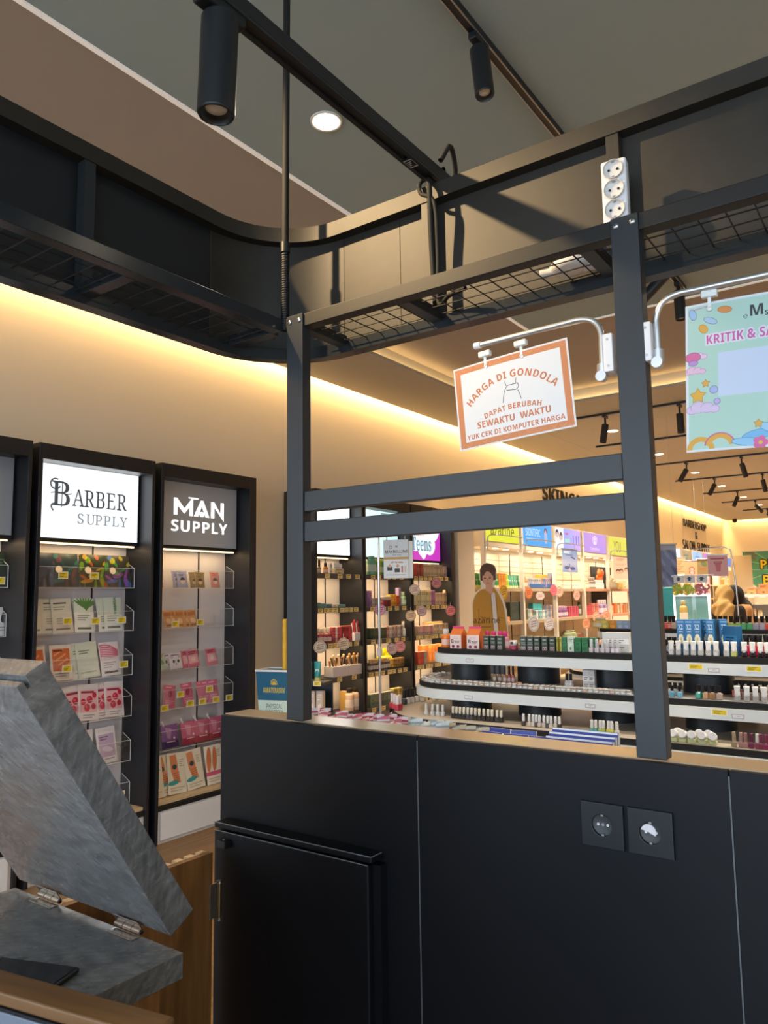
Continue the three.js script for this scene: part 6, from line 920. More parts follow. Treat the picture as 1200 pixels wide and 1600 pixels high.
{ // sunscreen stand in the wall gap
  P.sunA = art(256, 224, '#0f5f82', (g, w) => { g.fillStyle = '#cfe6d8'; g.fillRect(0, 148, w, 80); g.fillStyle = '#e0b93c'; g.beginPath(); g.arc(128, 62, 13, PI, 2 * PI); g.fill(); for (let i = 0; i < 7; i++) { const a = PI + i * PI / 6; g.beginPath(); g.arc(128 + Math.cos(a) * 21, 62 + Math.sin(a) * 21, 4.5, 0, 7); g.fill(); } g.fillRect(112, 62, 32, 6); g.save(); g.translate(128, 96); g.scale(0.85, 1.25); say(g, 'AMATERASUN', 0, 0, 30, '#e0c040', 'sans-serif', 'bold'); g.restore(); say(g, 'アマテラサン', 128, 126, 14, '#e6e0c0', 'sans-serif', ''); say(g, 'PHYSICAL', 128, 178, 32, '#3c4a48', 'sans-serif', ''); say(g, 'SUNSCREEN', 128, 206, 28, '#3c4a48', 'sans-serif', ''); });
  P.sunB = art(160, 256, '#e6b8a4', (g, w, h) => { g.fillStyle = '#0f5f72'; g.fillRect(0, 0, 160, 64); g.fillStyle = '#e0c040'; for (let i = 0; i < 4; i++) g.fillRect(40 + i * 20, 40, 12, 14); g.fillStyle = '#2a2426'; g.beginPath(); g.ellipse(60, 100, 66, 34, 0, 0, 7); g.fill(); g.fillStyle = '#e6bfa8'; g.beginPath(); g.ellipse(62, 138, 50, 48, 0, 0, 7); g.fill(); g.fillStyle = '#4a2c2c'; g.fillRect(22, 122, 18, 6); g.fillRect(66, 122, 18, 6); g.fillStyle = '#b4485a'; g.beginPath(); g.ellipse(58, 158, 12, 5, 0, 0, 7); g.fill(); g.fillStyle = '#3f8fb0'; g.fillRect(0, 196, w, 60); g.fillStyle = '#bfe0ea'; for (const x of [16, 46, 76]) g.fillRect(x, 200, 10, 56); });
  const q = hit(434, 1110, 'z', -3.86), t = thing('sunscreen_stand', 'teal cardboard sunscreen display stand with yellow edged header behind the left post', 'display stand', [q.x + 0.02, 0, -3.86], 0.30), yb = q.y - 0.02;
  const bk = new THREE.CylinderGeometry(0.182, 0.155, 0.29, 4, 1).rotateY(PI / 4).scale(1, 1, 0.8).translate(0, yb + 0.145, 0);
  const fr = bk.toNonIndexed(); fr.computeVertexNormals(); part('bucket', fr, col('#0f5f82', 0.45), t);
  const pf = new THREE.BufferGeometry(), wT = 0.1275, wB = 0.1095, dT = 0.1042, dB = 0.0888; pf.setAttribute('position', new THREE.Float32BufferAttribute([-wB, yb + 0.003, dB, wB, yb + 0.003, dB, wT, yb + 0.287, dT, -wT, yb + 0.287, dT], 3)); pf.setAttribute('uv', new THREE.Float32BufferAttribute([0, 0, 1, 0, 1, 1, 0, 1], 2)); pf.setIndex([0, 1, 2, 0, 2, 3]); pf.computeVertexNormals(); part('bucket_print', pf, std(0xffffff, 0.45, { map: P.sunA }), t);
  part('bucket_rim', join([bx(0.264, 0.012, 0.008, 0, yb + 0.292, 0.104), bx(0.264, 0.012, 0.008, 0, yb + 0.292, -0.104), bx(0.008, 0.012, 0.2, 0.128, yb + 0.292, 0), bx(0.008, 0.012, 0.2, -0.128, yb + 0.292, 0)]), M.white, t);
  part('pedestal', rb(0.2, yb, 0.15, 0.004, 0, yb / 2, 0), col('#0f5470', 0.5), t);
  part('header', rb(0.14, 0.42, 0.03, 0.015, 0.105, yb + 0.44, -0.06, 2), [col('#e2b42a', 0.45), col('#e2b42a', 0.45), col('#e2b42a', 0.45), col('#e2b42a', 0.45), std(0xffffff, 0.45, { map: P.sunB }), col('#e2b42a', 0.45)], t);
  part('header_edge', rb(0.03, 0.40, 0.06, 0.012, 0.022, yb + 0.43, -0.045, 2), col('#e2b42a', 0.45), t);
  part('side_tier', join([rb(0.18, 0.02, 0.2, 0.003, 0.255, yb + 0.21, -0.01), rb(0.18, 0.03, 0.006, 0.002, 0.255, yb + 0.215, 0.092), rb(0.18, 0.02, 0.2, 0.003, 0.255, yb + 0.0, -0.01), rb(0.18, 0.03, 0.006, 0.002, 0.255, yb + 0.005, 0.092), rb(0.012, 0.25, 0.2, 0.003, 0.165, yb + 0.1, -0.01), rb(0.18, 0.25, 0.01, 0.003, 0.255, yb + 0.1, -0.10)]), col('#1c2426', 0.4), t);
  for (const [x, y] of [[0.24, 0.215], [0.315, 0.215], [0.235, 0.005], [0.31, 0.005]]) part('price_tag', bx(0.055, 0.03, 0.002, x, yb + y, 0.097), [M.tag, M.tag, M.tag, M.tag, tagMat, M.tag], t);
  const R = new THREE.Euler(0, 0.30, 0), put = (p, x, y, z, l) => { const v = new V3(x, y, z).applyEuler(R); stamp(p, l, [q.x + 0.02 + v.x, y, -3.86 + v.z], 0.3); };
  put(tubeP(0.05, 0.13, '#1f8f8c', '#d9c05a'), 0.225, yb + 0.221, 0.03, 'left teal sunscreen tube on the stand side tier'); put(tubeP(0.05, 0.13, '#1f8f8c', '#d9c05a'), 0.285, yb + 0.221, 0.02, 'right teal sunscreen tube on the stand side tier');
  for (let i = 0; i < 3; i++) put(carton(0.045, 0.15, 0.045, '#d8c4b0', 'flower'), 0.20 + i * 0.055, yb + 0.011, 0.03, `${nth(i, 3, 'tall pale carton')} on the lower side tier of the sunscreen stand`);
}
// ---------------------------------------------------------------- far part of the shop
const ray = (px, py, depth) => { const r = new V3((px - 600) / F, -(py - 800) / F, -1).multiplyScalar(depth).applyEuler(LOOK); return EYE.clone().add(r); };
const facing = (px) => 0.617 - Math.atan((px - 600) / F);
{ // cut-out figure of a man
  const H = 1.83, W = 0.36, cw = 180, ch = 915, u = (x) => (x - 90) / 500, v = (y) => H - y / 500;
  const man = art(cw, ch, '#efe9da', (g) => {
    g.fillStyle = '#c48f2c'; g.beginPath(); g.moveTo(54, 128); g.quadraticCurveTo(10, 150, 8, 210); g.lineTo(6, 470); g.lineTo(172, 470); g.quadraticCurveTo(170, 260, 150, 190); g.quadraticCurveTo(130, 140, 112, 120); g.fill();
    g.fillStyle = '#e9e2dc'; g.beginPath(); g.moveTo(96, 140); g.lineTo(116, 146); g.lineTo(134, 460); g.lineTo(112, 460); g.fill(); g.strokeStyle = '#8e6418'; g.lineWidth = 3; g.beginPath(); g.moveTo(94, 130); g.lineTo(112, 460); g.moveTo(118, 140); g.lineTo(140, 460); g.moveTo(36, 220); g.lineTo(40, 460); g.moveTo(44, 260); g.lineTo(86, 268); g.lineTo(84, 290); g.moveTo(128, 262); g.lineTo(156, 268); g.stroke();
    g.fillStyle = '#d9a88c'; g.fillRect(72, 92, 34, 44); g.beginPath(); g.moveTo(70, 128); g.lineTo(108, 120); g.lineTo(102, 158); g.fill(); g.beginPath(); g.ellipse(84, 70, 30, 40, 0, 0, 7); g.fill();
    g.fillStyle = '#5a4030'; g.beginPath(); g.ellipse(86, 36, 38, 34, 0, 0, 7); g.fill(); g.fillRect(48, 36, 12, 50); g.fillRect(110, 36, 12, 48); g.fillStyle = '#d9a88c'; g.beginPath(); g.ellipse(82, 74, 24, 32, 0, 0, 7); g.fill(); g.fillStyle = '#5a4030'; g.beginPath(); g.moveTo(54, 60); g.quadraticCurveTo(60, 30, 92, 34); g.quadraticCurveTo(70, 44, 66, 62); g.fill(); g.beginPath(); g.moveTo(92, 32); g.quadraticCurveTo(112, 40, 112, 64); g.lineTo(100, 54); g.fill();
    g.fillStyle = '#3a2a22'; g.fillRect(64, 68, 12, 3); g.fillRect(88, 68, 12, 3); g.fillRect(66, 73, 8, 4); g.fillRect(90, 73, 8, 4); g.fillStyle = '#b86a60'; g.fillRect(76, 96, 14, 4); g.fillStyle = '#c08a70'; g.fillRect(80, 78, 4, 12);
    g.fillStyle = '#4a5a74'; g.fillRect(30, 470, 122, 445); say(g, 'azarine', 72, 276, 40, '#3c3420', 'sans-serif', ''); lines(g, 24, 306, 70, 1, '#7a5a1c', 4);
  });
  const sh = new THREE.Shape(); [[84, 0], [118, 12], [128, 44], [122, 84], [112, 112], [150, 160], [170, 230], [178, 470], [160, 480], [158, 914], [24, 914], [22, 480], [2, 470], [3, 190], [20, 146], [52, 120], [46, 80], [44, 36], [58, 10]].forEach(([x, y], i) => sh[i ? 'lineTo' : 'moveTo'](u(x), v(y)));
  const e = new THREE.ExtrudeGeometry(sh, { depth: 0.012, bevelEnabled: false }), p = e.attributes.position, w = e.attributes.uv; for (let i = 0; i < w.count; i++) w.setXY(i, p.getX(i) / W + 0.5, p.getY(i) / H);
  const q = ray(765, 930, 7.35), t = thing('cutout_standee', 'flat cut-out of a man in a mustard jacket standing before the shelving', 'standee', [q.x, 0, q.z], facing(765));
  part('print_board', e, [std(0xffffff, 0.6, { map: man }), std(0xe9e2d2, 0.7)], t); part('strut', join([beam([-0.1, 0.005, -0.02], [-0.1, 0.005, -0.3], 0.02, 0.01), rod([-0.1, 0.9, -0.005], [-0.1, 0.01, -0.29], 0.008, 6)]), M.paper, t);
}
// people: one continuous body; clothes and scarf are its children
const sminK = (a, b, k) => { const h = Math.max(k - Math.abs(a - b), 0) / k; return Math.min(a, b) - h * h * k * 0.25; };
function cap(p, a, b, r0, r1) { const ax = a[0], ay = a[1], az = a[2], dx = b[0] - ax, dy = b[1] - ay, dz = b[2] - az, px = p[0] - ax, py = p[1] - ay, pz = p[2] - az, L = dx * dx + dy * dy + dz * dz || 1e-9, t = Math.max(0, Math.min(1, (px * dx + py * dy + pz * dz) / L)); return Math.hypot(px - dx * t, py - dy * t, pz - dz * t) - (r0 + (r1 - r0) * t); }
const ell = (p, c, r) => { const x = (p[0] - c[0]) / r[0], y = (p[1] - c[1]) / r[1], z = (p[2] - c[2]) / r[2], k = Math.hypot(x, y, z); return (k - 1) * Math.min(r[0], r[1], r[2]); };
function surface(res, c, half, f) {
  const m = new MarchingCubes(res, new THREE.MeshBasicMaterial(), false, false, 90000); m.isolation = 0; const p = [0, 0, 0], h = res / 2;
  for (let z = 0; z < res; z++) for (let y = 0; y < res; y++) for (let x = 0; x < res; x++) { p[0] = c[0] + (x - h) / h * half; p[1] = c[1] + (y - h) / h * half; p[2] = c[2] + (z - h) / h * half; m.field[x + y * res + z * res * res] = -f(p); }
  m.update(); const n = m.count, pos = new Float32Array(n * 3), nor = new Float32Array(n * 3); for (let i = 0; i < n * 3; i++) { pos[i] = c[i % 3] + m.positionArray[i] * half; nor[i] = m.normalArray[i]; }
  const g = new THREE.BufferGeometry(); g.setAttribute('position', new THREE.BufferAttribute(pos, 3)); g.setAttribute('normal', new THREE.BufferAttribute(nor, 3)); g.setAttribute('uv', new THREE.BufferAttribute(new Float32Array(n * 2), 2)); g.computeVertexNormals(); return g;
}
function person(label, at, turn, o) {
  const J = { pel: [0, 0.88, 0], chest: [0, 1.18, 0.0 + o.bend * 0.4], neck: [0, 1.33, 0.01 + o.bend], head: [o.lean, 1.47, 0.05 + o.bend * 1.5], sL: [0.165, 1.27, o.bend * 0.8], sR: [-0.165, 1.27, o.bend * 0.8], ...o.arms };
  const seg = (pairs, k) => (p) => { let d = 9; for (const [a, b, r0, r1] of pairs) d = sminK(d, cap(p, a, b, r0, r1), k); return d; };
  const legs = [1, -1].flatMap((s) => [[[s * 0.085, 0.86, 0], [s * 0.09, 0.46, 0.015], 0.085, 0.055], [[s * 0.09, 0.46, 0.015], [s * 0.09, 0.09, -0.01], 0.053, 0.036], [[s * 0.09, 0.055, -0.02], [s * 0.095, 0.035, 0.12], 0.036, 0.024]]);
  const arms = [[J.sL, J.eL, 0.046, 0.037], [J.eL, J.wL, 0.036, 0.024], [J.sR, J.eR, 0.046, 0.037], [J.eR, J.wR, 0.036, 0.024]];
  const torso = (e) => (p) => sminK(ell(p, [0, 0.92, 0.0], [0.165 + e, 0.15 + e, 0.115 + e]), sminK(ell(p, [0, 1.16, J.chest[2]], [0.155 + e, 0.19 + e, 0.105 + e]), Math.min(cap(p, J.sL, J.sR, 0.058 + e, 0.058 + e)), 0.09), 0.12);
  const bodyF = (p) => sminK(sminK(torso(0)(p), seg([...arms, ...legs], 0.03)(p), 0.05), cap(p, [0, 1.27, J.chest[2]], J.head, 0.052, 0.048), 0.04);
  const headF = (p) => { const q = [p[0] - J.head[0], p[1] - J.head[1], p[2] - J.head[2]]; const c = Math.cos(-o.nod), s = Math.sin(-o.nod), y = q[1] * c - q[2] * s, z = q[1] * s + q[2] * c, x = q[0], r = [x, y, z]; let d = ell(r, [0, 0.035, -0.005], [0.074, 0.098, 0.092]); d = sminK(d, ell(r, [0, -0.05, 0.035], [0.052, 0.055, 0.055]), 0.05); d = sminK(d, cap(r, [0, 0.02, 0.082], [0, -0.018, 0.104], 0.008, 0.014), 0.016); d = sminK(d, cap(r, [-0.018, -0.052, 0.084], [0.018, -0.052, 0.084], 0.008, 0.008), 0.01); for (const k of [-1, 1]) { d = Math.max(d, -ell(r, [k * 0.03, 0.022, 0.092], [0.016, 0.009, 0.012])); d = sminK(d, ell(r, [k * 0.03, 0.021, 0.076], [0.012, 0.010, 0.010]), 0.004); d = sminK(d, ell(r, [k * 0.078, 0.0, -0.005], [0.012, 0.03, 0.018]), 0.01); } return sminK(d, cap(p, [0, 1.32, 0.01 + o.bend], J.head, 0.05, 0.048), 0.03); };
  const hand = (w, e, s) => { const d = new V3(w[0] - e[0], w[1] - e[1], w[2] - e[2]).normalize(), side = new V3(0, 1, 0).cross(d).normalize().multiplyScalar(s), up = d.clone().cross(side), P3 = (a, b, c) => [w[0] + d.x * a + side.x * b + up.x * c, w[1] + d.y * a + side.y * b + up.y * c, w[2] + d.z * a + side.z * b + up.z * c]; const L = [[P3(0, 0, 0), P3(0.045, 0.012, 0), 0.022, 0.018], [P3(0.02, 0, 0), P3(0.06, -0.014, 0), 0.02, 0.016]]; [[-0.027, 0.058], [-0.009, 0.07], [0.009, 0.066], [0.027, 0.05]].forEach(([b, l]) => { L.push([P3(0.07, b, 0), P3(0.07 + l * 0.55, b * 1.1, -0.006), 0.0088, 0.008], [P3(0.07 + l * 0.55, b * 1.1, -0.006), P3(0.07 + l * 0.9, b * 1.1, -0.03), 0.008, 0.007]); }); L.push([P3(0.02, -0.02, 0), P3(0.05, -0.05, -0.01), 0.011, 0.009], [P3(0.05, -0.05, -0.01), P3(0.078, -0.052, -0.022), 0.009, 0.0075]); return [P3(0.05, 0, -0.01), seg(L, 0.006)]; };
  const hands = [[J.wL, J.eL, 1], [J.wR, J.eR, -1]].map(([w, e, s]) => { const [c, f] = hand(w, e, s); return surface(58, c, 0.115, f); });
  const t = thing('person', label, 'person', at, turn);
  const body = part('body', join([surface(96, [0, 0.78, 0.03], 0.84, bodyF), surface(72, J.head, 0.155, headF), ...hands]), M.skin, t);
  const sleeves = seg(arms.map(([a, b, r0, r1]) => [a, b, r0 + 0.016, r1 + 0.018]), 0.04);
  part('blouse', surface(96, [0, 1.0, 0.06], 0.5, (p) => { let d = sminK(torso(0.02)(p), sleeves(p), 0.05); d = Math.min(d, Math.max(cap(p, [0, 0.95, 0], [0, 0.70, 0], 0.17, 0.2), -(p[1] - 0.68))); return Math.max(d, p[1] - 1.345); }), o.top, body);
  part('skirt', lathe([[0.0, 0.93], [0.15, 0.93], [0.17, 0.8], [0.19, 0.5], [0.23, 0.11], [0.22, 0.10], [0.17, 0.5], [0.0, 0.6]], 32), o.skirt, body);
  for (const s of [-1, 1]) part('shoe', surface(40, [s * 0.092, 0.05, 0.05], 0.16, (p) => Math.max(cap(p, [s * 0.09, 0.045, -0.03], [s * 0.096, 0.035, 0.125], 0.046, 0.036), -p[1] + 0.004)), M.soft, body);
  const hd = J.head, c = Math.cos(-o.nod), sn = Math.sin(-o.nod), fwd = [0, -sn * -1, c];
  part('headscarf', surface(96, [0, 1.35, -0.02 + o.bend], 0.34, (p) => {
    let d = ell(p, [hd[0], hd[1] + 0.03, hd[2] - 0.015], [0.094, 0.12, 0.115]); d = sminK(d, cap(p, [hd[0], hd[1] - 0.06, hd[2] + 0.0], [0, 1.27, o.bend], 0.07, 0.07), 0.05); d = sminK(d, cap(p, [hd[0], hd[1] + 0.01, hd[2] - 0.05], [o.tail * 0.4, 1.22, -0.10], 0.095, 0.055), 0.08); d = sminK(d, cap(p, [0.04, 1.31, o.bend * 0.8], [-0.04, 1.31, o.bend * 0.8], 0.06, 0.06), 0.05); d = sminK(d, cap(p, [0, 1.33, -0.07], [o.tail, 1.03, -0.145], 0.085, 0.018), 0.05); for (const k of [-1, 1]) d = sminK(d, cap(p, [k * 0.10, 1.31, -0.05], [o.tail + k * 0.015, 1.02, -0.15], 0.055, 0.02), 0.07); d = sminK(d, cap(p, [0, 1.26, 0.06 + o.bend], [0.02, 1.10, 0.12 + o.bend], 0.09, 0.03), 0.06);
    d += 0.006 * Math.sin(p[0] * 60 + p[1] * 34 + p[2] * 20) * (0.4 + 0.6 * Math.min(1, Math.max(0, (1.5 - p[1]) * 3)));
    return Math.max(d, -ell(p, [hd[0] + fwd[0], hd[1] - 0.02 + 0.10 * Math.sin(-o.nod), hd[2] + 0.125], [0.064, 0.078, 0.10]));
  }), o.scarf, body);
  return t;
}
const cloth = (c) => phys(c, 0.85, { sheen: 0.4, sheenRoughness: 0.6 });
{
  const a = ray(1131, 940, 10.0), b = ray(1156, 940, 10.7);
  person('person in a tan headscarf and black top with her back turned', [a.x, 0, a.z], facing(1133) + PI - 0.35, { bend: 0.05, nod: 0.55, lean: 0.02, tail: -0.07, scarf: cloth(0xa5834c), top: cloth(0x1a1618), skirt: cloth(0x2a2426), arms: { eL: [0.24, 1.02, 0.08], wL: [0.13, 1.0, 0.29], eR: [-0.24, 1.02, 0.08], wR: [-0.1, 1.02, 0.3] } });
  person('person in a black headscarf and tan top looking down beside her companion', [b.x, 0, b.z], -0.75, { bend: 0.04, nod: 0.5, lean: 0.0, tail: 0.05, scarf: cloth(0x17151a), top: cloth(0xb98a58), skirt: cloth(0x3a3230), arms: { eL: [0.23, 1.01, 0.03], wL: [0.15, 1.02, 0.26], eR: [-0.23, 1.01, 0.03], wR: [-0.12, 0.98, 0.25] } });
}
function board(name, label, cat, px0, px1, py0, py1, depth, map, opt = {}) { // printed sheet hanging from two fine wires
  const mid = ray((px0 + px1) / 2, (py0 + py1) / 2, depth), s = depth / F, w = (px1 - px0) * s, h = (py1 - py0) * s, t = thing(name, label, cat, [mid.x, mid.y, mid.z], facing((px0 + px1) / 2) + (opt.turn ?? 0));
  part('sheet', opt.geo ?? bx(w, h, 0.002), opt.geo ? std(0xffffff, 0.6, { map }) : [M.paper, M.paper, M.paper, M.paper, std(0xffffff, 0.6, { map }), M.paper], t); part('top_bar', rb((opt.bar ?? w) + 0.02, 0.014, 0.012, 0.003, 0, h / 2 + 0.006, 0), M.steel, t);
  if (!opt.nowire) part('wire', join([-1, 1].map((k) => rod([k * w * 0.4, h / 2, 0], [k * w * 0.4, LOW - mid.y + 0.002, 0], 0.0015, 5))), M.steel, t); return t;
}
const soft2 = (bg, f) => art(96, 112, bg, f);
board('hanging_banner', 'tall dusty blue hanging banner just right of the right post', 'banner', 1024, 1057, 851, 917, 8.2, soft2('#5c6c94', (g, w, h) => { for (let i = 0; i < 14; i++) { g.fillStyle = i % 2 ? '#6f80a8' : '#4c5a80'; g.beginPath(); g.ellipse((i * 31) % w, (i * 43) % h, 20, 6, 0.7, 0, 7); g.fill(); } g.fillStyle = '#8a94a8'; g.fillRect(0, 0, w, 14); }), { turn: 0.25 });
board('hanging_poster', 'beige notice hanging in the far left aisle', 'poster', 1053, 1071, 872, 897, 13, soft2('#c9a67c', (g) => lines(g, 14, 20, 66, 7, '#9a7a54', 6, 12)));
board('hanging_poster', 'peach poster with ring drawing hanging in the far left aisle', 'poster', 1070, 1091, 877, 901, 12.6, soft2('#e2a07a', (g) => { g.strokeStyle = '#9a5a3c'; g.lineWidth = 6; for (const y of [56, 82]) { g.beginPath(); g.ellipse(50, y, 17, 13, 0.2, 0, 7); g.stroke(); } }));
board('hanging_poster', 'olive green poster hanging in the far left aisle', 'poster', 1090, 1107, 874, 898, 12.2, soft2('#b09a68', (g) => { g.fillStyle = '#c8743c'; g.fillRect(20, 66, 50, 10); g.fillStyle = '#7c8a5a'; g.beginPath(); g.ellipse(56, 34, 26, 18, 0.5, 0, 7); g.fill(); }));
{ // chrome hook stand with the pink poster
  const q = ray(1153, 950, 7.9), f = facing(1130), t = thing('chrome_stand', 'tall thin chrome stand with bent top arm, right of the hair accessories', 'stand', [q.x, 0, q.z], f);
  part('pole', tube([[0, 0.01, 0], [0, 1.4, 0], [-0.03, 1.92, 0], [-0.05, 1.965, 0], [-0.09, 1.985, 0], [-0.2, 1.985, 0], [-0.40, 1.975, 0]], 0.008, 60, 8), M.chrome, t); part('foot', lathe([[0, 0], [0.14, 0], [0.14, 0.008], [0.02, 0.018], [0, 0.018]], 28), M.chrome, t);
  part('hook', join([-0.13, -0.26].map((x) => new THREE.TorusGeometry(0.012, 0.002, 5, 14).translate(x, 1.966, 0))), M.chrome, t);
  board('hanging_poster', 'pale pink poster with tumbler drawing hanging from the chrome stand', 'poster', 1107, 1136, 868, 900, 7.9, soft2('#d8b0b8', (g) => { lines(g, 14, 14, 66, 1, '#b0506c', 7); g.fillStyle = '#c4788a'; g.beginPath(); g.moveTo(34, 38); g.lineTo(64, 38); g.lineTo(60, 88); g.lineTo(40, 88); g.fill(); g.strokeStyle = '#b0607a'; g.lineWidth = 4; g.strokeRect(32, 34, 34, 10); }), { nowire: true });
}
{ // hook rack on the second table with hair accessory packs
  const y0 = TIER[2][0] + 0.002, z = Z2, x = xAt(1082, 1.5, z), t = thing('hook_rack', 'clear acrylic hook rack on the second table behind the blue cartons', 'rack', [x, y0, z]);
  part('upright', rb(0.03, 0.50, 0.012, 0.002, 0, 0.25, -0.03), M.acrylic, t); part('cross_bar', rb(0.34, 0.02, 0.012, 0.002, 0, 0.44, -0.03), M.acrylic, t); part('foot', rb(0.16, 0.012, 0.10, 0.003, 0, 0.006, 0), M.acrylic, t); part('hook', join([-0.12, -0.02, 0.08, 0.13].map((k) => rod([k, 0.44, -0.03], [k, 0.43, 0.05], 0.003, 6))), M.chrome, t);
  const pack = (key, c) => proto('clip' + key, 'hair_clip_pack', 'pack', (g) => {
    part('header_card', rb(0.075, 0.055, 0.002, 0.001, 0, 0.03, 0), [M.paper, M.paper, M.paper, M.paper, std(0xffffff, 0.5, { map: art(48, 36, '#cfd2d6', (q) => { q.fillStyle = '#3a3e44'; q.fillRect(16, 8, 12, 18); q.fillRect(10, 14, 24, 4); }) }), M.paper], g);
    for (let i = 0; i < 5; i++) part('hair_claw', new THREE.TorusGeometry(0.017, 0.0065, 8, 18, 4.8).rotateZ(i * 1.3).scale(1.2, 1, 0.9).translate(-0.026 + (i % 3) * 0.026, -0.028 - 0.034 * Math.floor(i / 3), 0.004 * (i % 2)), phys(c, 0.35), g);
  });
  [[1061, '#a9c23c', 'left pack of lime hair claws hanging on the hook rack'], [1078, '#b4cc44', 'right pack of lime hair claws hanging on the hook rack'], [1097, '#c9708c', 'pack of pink hair claws hanging on the hook rack']].forEach(([px, c, l], i) => stamp(pack(c, c), l, [xAt(px, 1.6, z + 0.05), y0 + 0.375, z + 0.05], facing(px) * 0.5, undefined, 0, [1.1, 1.15, 1.1]));
  const bowl = proto('bowl', 'clear_bowl', 'bowl', (g) => { part('bowl', lathe([[0.0, 0], [0.035, 0], [0.054, 0.07], [0.051, 0.07], [0.032, 0.004], [0, 0.004]], 24), M.clear, g); part('label_card', bx(0.05, 0.04, 0.002, 0, 0.055, 0.055), [M.paper, M.paper, M.paper, M.paper, std(0x9aa0a6, 0.5), M.paper], g); for (let i = 0; i < 6; i++) part('trinket', new THREE.TorusGeometry(0.018, 0.006, 6, 12).rotateX(1.2).translate(Math.cos(i) * 0.018, 0.02 + 0.006 * i, Math.sin(i) * 0.018), col(['#d8c9b8', '#b06a5c', '#c9c9cc'][i % 3], 0.4), g); });
  [1066, 1082, 1101].forEach((px, i) => stamp(bowl, `${nth(i, 3, 'clear bowl of trinkets')} behind the blue cartons on the second table`, [xAt(px, y0 + 0.05, z + 0.12), y0, z + 0.11], 0.4));
}
{ // vanity table, mirror, teal column
  const q = ray(1081, 950, 9.2), f = facing(1081), t = thing('vanity_table', 'white vanity table behind the second nail polish table', 'table', [q.x, 0, q.z], f);
  part('table_top', rb(0.56, 0.03, 0.3, 0.004, 0, 1.13, 0), M.white, t); for (const [a, b] of [[-0.25, -0.12], [0.25, -0.12], [-0.25, 0.12], [0.25, 0.12]]) part('leg', rb(0.04, 1.115, 0.04, 0.003, a, 0.557, b), M.white, t);
  const m = thing('vanity_mirror', 'white-framed mirror with teal glass between the teal column and the two people', 'mirror', [q.x, 1.146, q.z], f), w = 0.42, h = 0.36;
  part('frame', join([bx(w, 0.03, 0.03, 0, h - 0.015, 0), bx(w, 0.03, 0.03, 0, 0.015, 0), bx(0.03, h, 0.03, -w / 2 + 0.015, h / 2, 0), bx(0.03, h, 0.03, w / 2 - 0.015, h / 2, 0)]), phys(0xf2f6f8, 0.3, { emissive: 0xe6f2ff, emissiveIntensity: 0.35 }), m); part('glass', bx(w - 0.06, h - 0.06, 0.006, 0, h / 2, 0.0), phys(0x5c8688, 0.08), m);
  stamp(bottle(0.045, 0.28, '#c9a860', '#d9c89a', 0.2), 'tall gold bottle in front of the white-framed mirror', [ray(1068, 950, 9.05).x, 1.146, ray(1068, 950, 9.05).z], 0); 
  const u = ray(1040, 950, 8.6), tc = thing('teal_column', 'teal square display column beside the right post', 'display column', [u.x, 0, u.z], facing(1040)); part('column', rb(0.17, 1.56, 0.17, 0.006, 0, 0.78, 0), col('#2f9aa4', 0.5), tc); part('cap', rb(0.17, 0.02, 0.17, 0.004, 0, 1.57, 0), col('#3fb0b8', 0.5), tc);
  stamp(proto('orn', 'shell_ornament', 'ornament', (g) => { for (let i = 0; i < 5; i++) part('lobe', new THREE.SphereGeometry(0.028, 10, 8).scale(0.8, 1, 0.6).translate((i - 2) * 0.022, 0.03 + 0.012 * (2 - Math.abs(i - 2)), 0), col('#d9c2a4', 0.5), g); }), 'cream shell-like ornament on the second table beside the right post', [xAt(1047, TIER[2][0] + 0.03, Z2 + 0.02), TIER[2][0] + 0.002, Z2 - 0.02], 0.4);
}
// far wall shelving with lit signs
[['white', '#e8f0fa', -15.02, -15.84, 1.3], ['beige', '#d8c090', -15.88, -16.64, 0.7], ['pale blue', '#9fc4f4', -16.70, -17.62, 1.2], ['magenta', '#d884d8', -17.66, -18.5, 1.1], ['small deep blue', '#5f8ae0', -19.9, -20.6, 1.1]].forEach(([nm, c, z0, z1, k], b) => {
  const w = z0 - z1, zc = (z0 + z1) / 2, t = thing('display_shelving', `far wall shelving under the ${nm} sign beneath the far lettering`, 'shelving', [KX, 0, zc], PI / 2);
  part('post', rb(0.04, 2.42, 0.05, 0.003, -w / 2, 1.21, -0.025), skinFrame, t); part('canopy_box', rb(w - 0.04, 0.36, 0.30, 0.003, 0, 2.245, -0.17), skinFrame, t);
  const map = art(128, 48, c, (g) => { g.globalAlpha = 0.5; if (b < 4) lines(g, 34, 18, 60, 2, '#5a6a8a', 5, 10); });
  part('sign_face', bx(w - 0.06, b === 4 ? 0.2 : 0.25, 0.008, 0, 2.27, -0.014), [skinFrame, skinFrame, skinFrame, skinFrame, glow(map, k), skinFrame], t);
  part('back_panel', bx(w - 0.01, 2.0, 0.012, 0, 1.05, KB - KX + 0.006), slatLit, t);
  for (const y of [1.70, 1.40, 1.10, 0.8, 0.5]) part('shelf', rb(w - 0.03, 0.022, 0.30, 0.003, 0, y - 0.011, -0.17), M.pale, t);
  area(SOFT, POWER.skin * 1.6, w - 0.1, 0.06, [KX - 0.1, 2.055, zc], [KX - 0.2, 1, zc]);
  const pal = [['#d9a84c', '#e0c060'], ['#e0a03c', '#d8843c'], ['#d8a890', '#c8a0a8'], ['#d890a0', '#d8b0b8'], ['#d0a860', '#d8c8a0']][b];
  [1.70, 1.40, 1.10].forEach((y, r) => { for (let i = 0; i < 5; i++) stamp(carton(0.11, 0.14 + 0.02 * ((i + r) % 3), 0.08, pal[(i + r) % 2], 'flower'), `${nth(i, 5, 'carton')} on the ${['upper', 'middle', 'lower'][r]} shelf under the ${nm} sign`, [-4.08, y, z0 - 0.09 - i * (w - 0.18) / 4], PI / 2); });
});
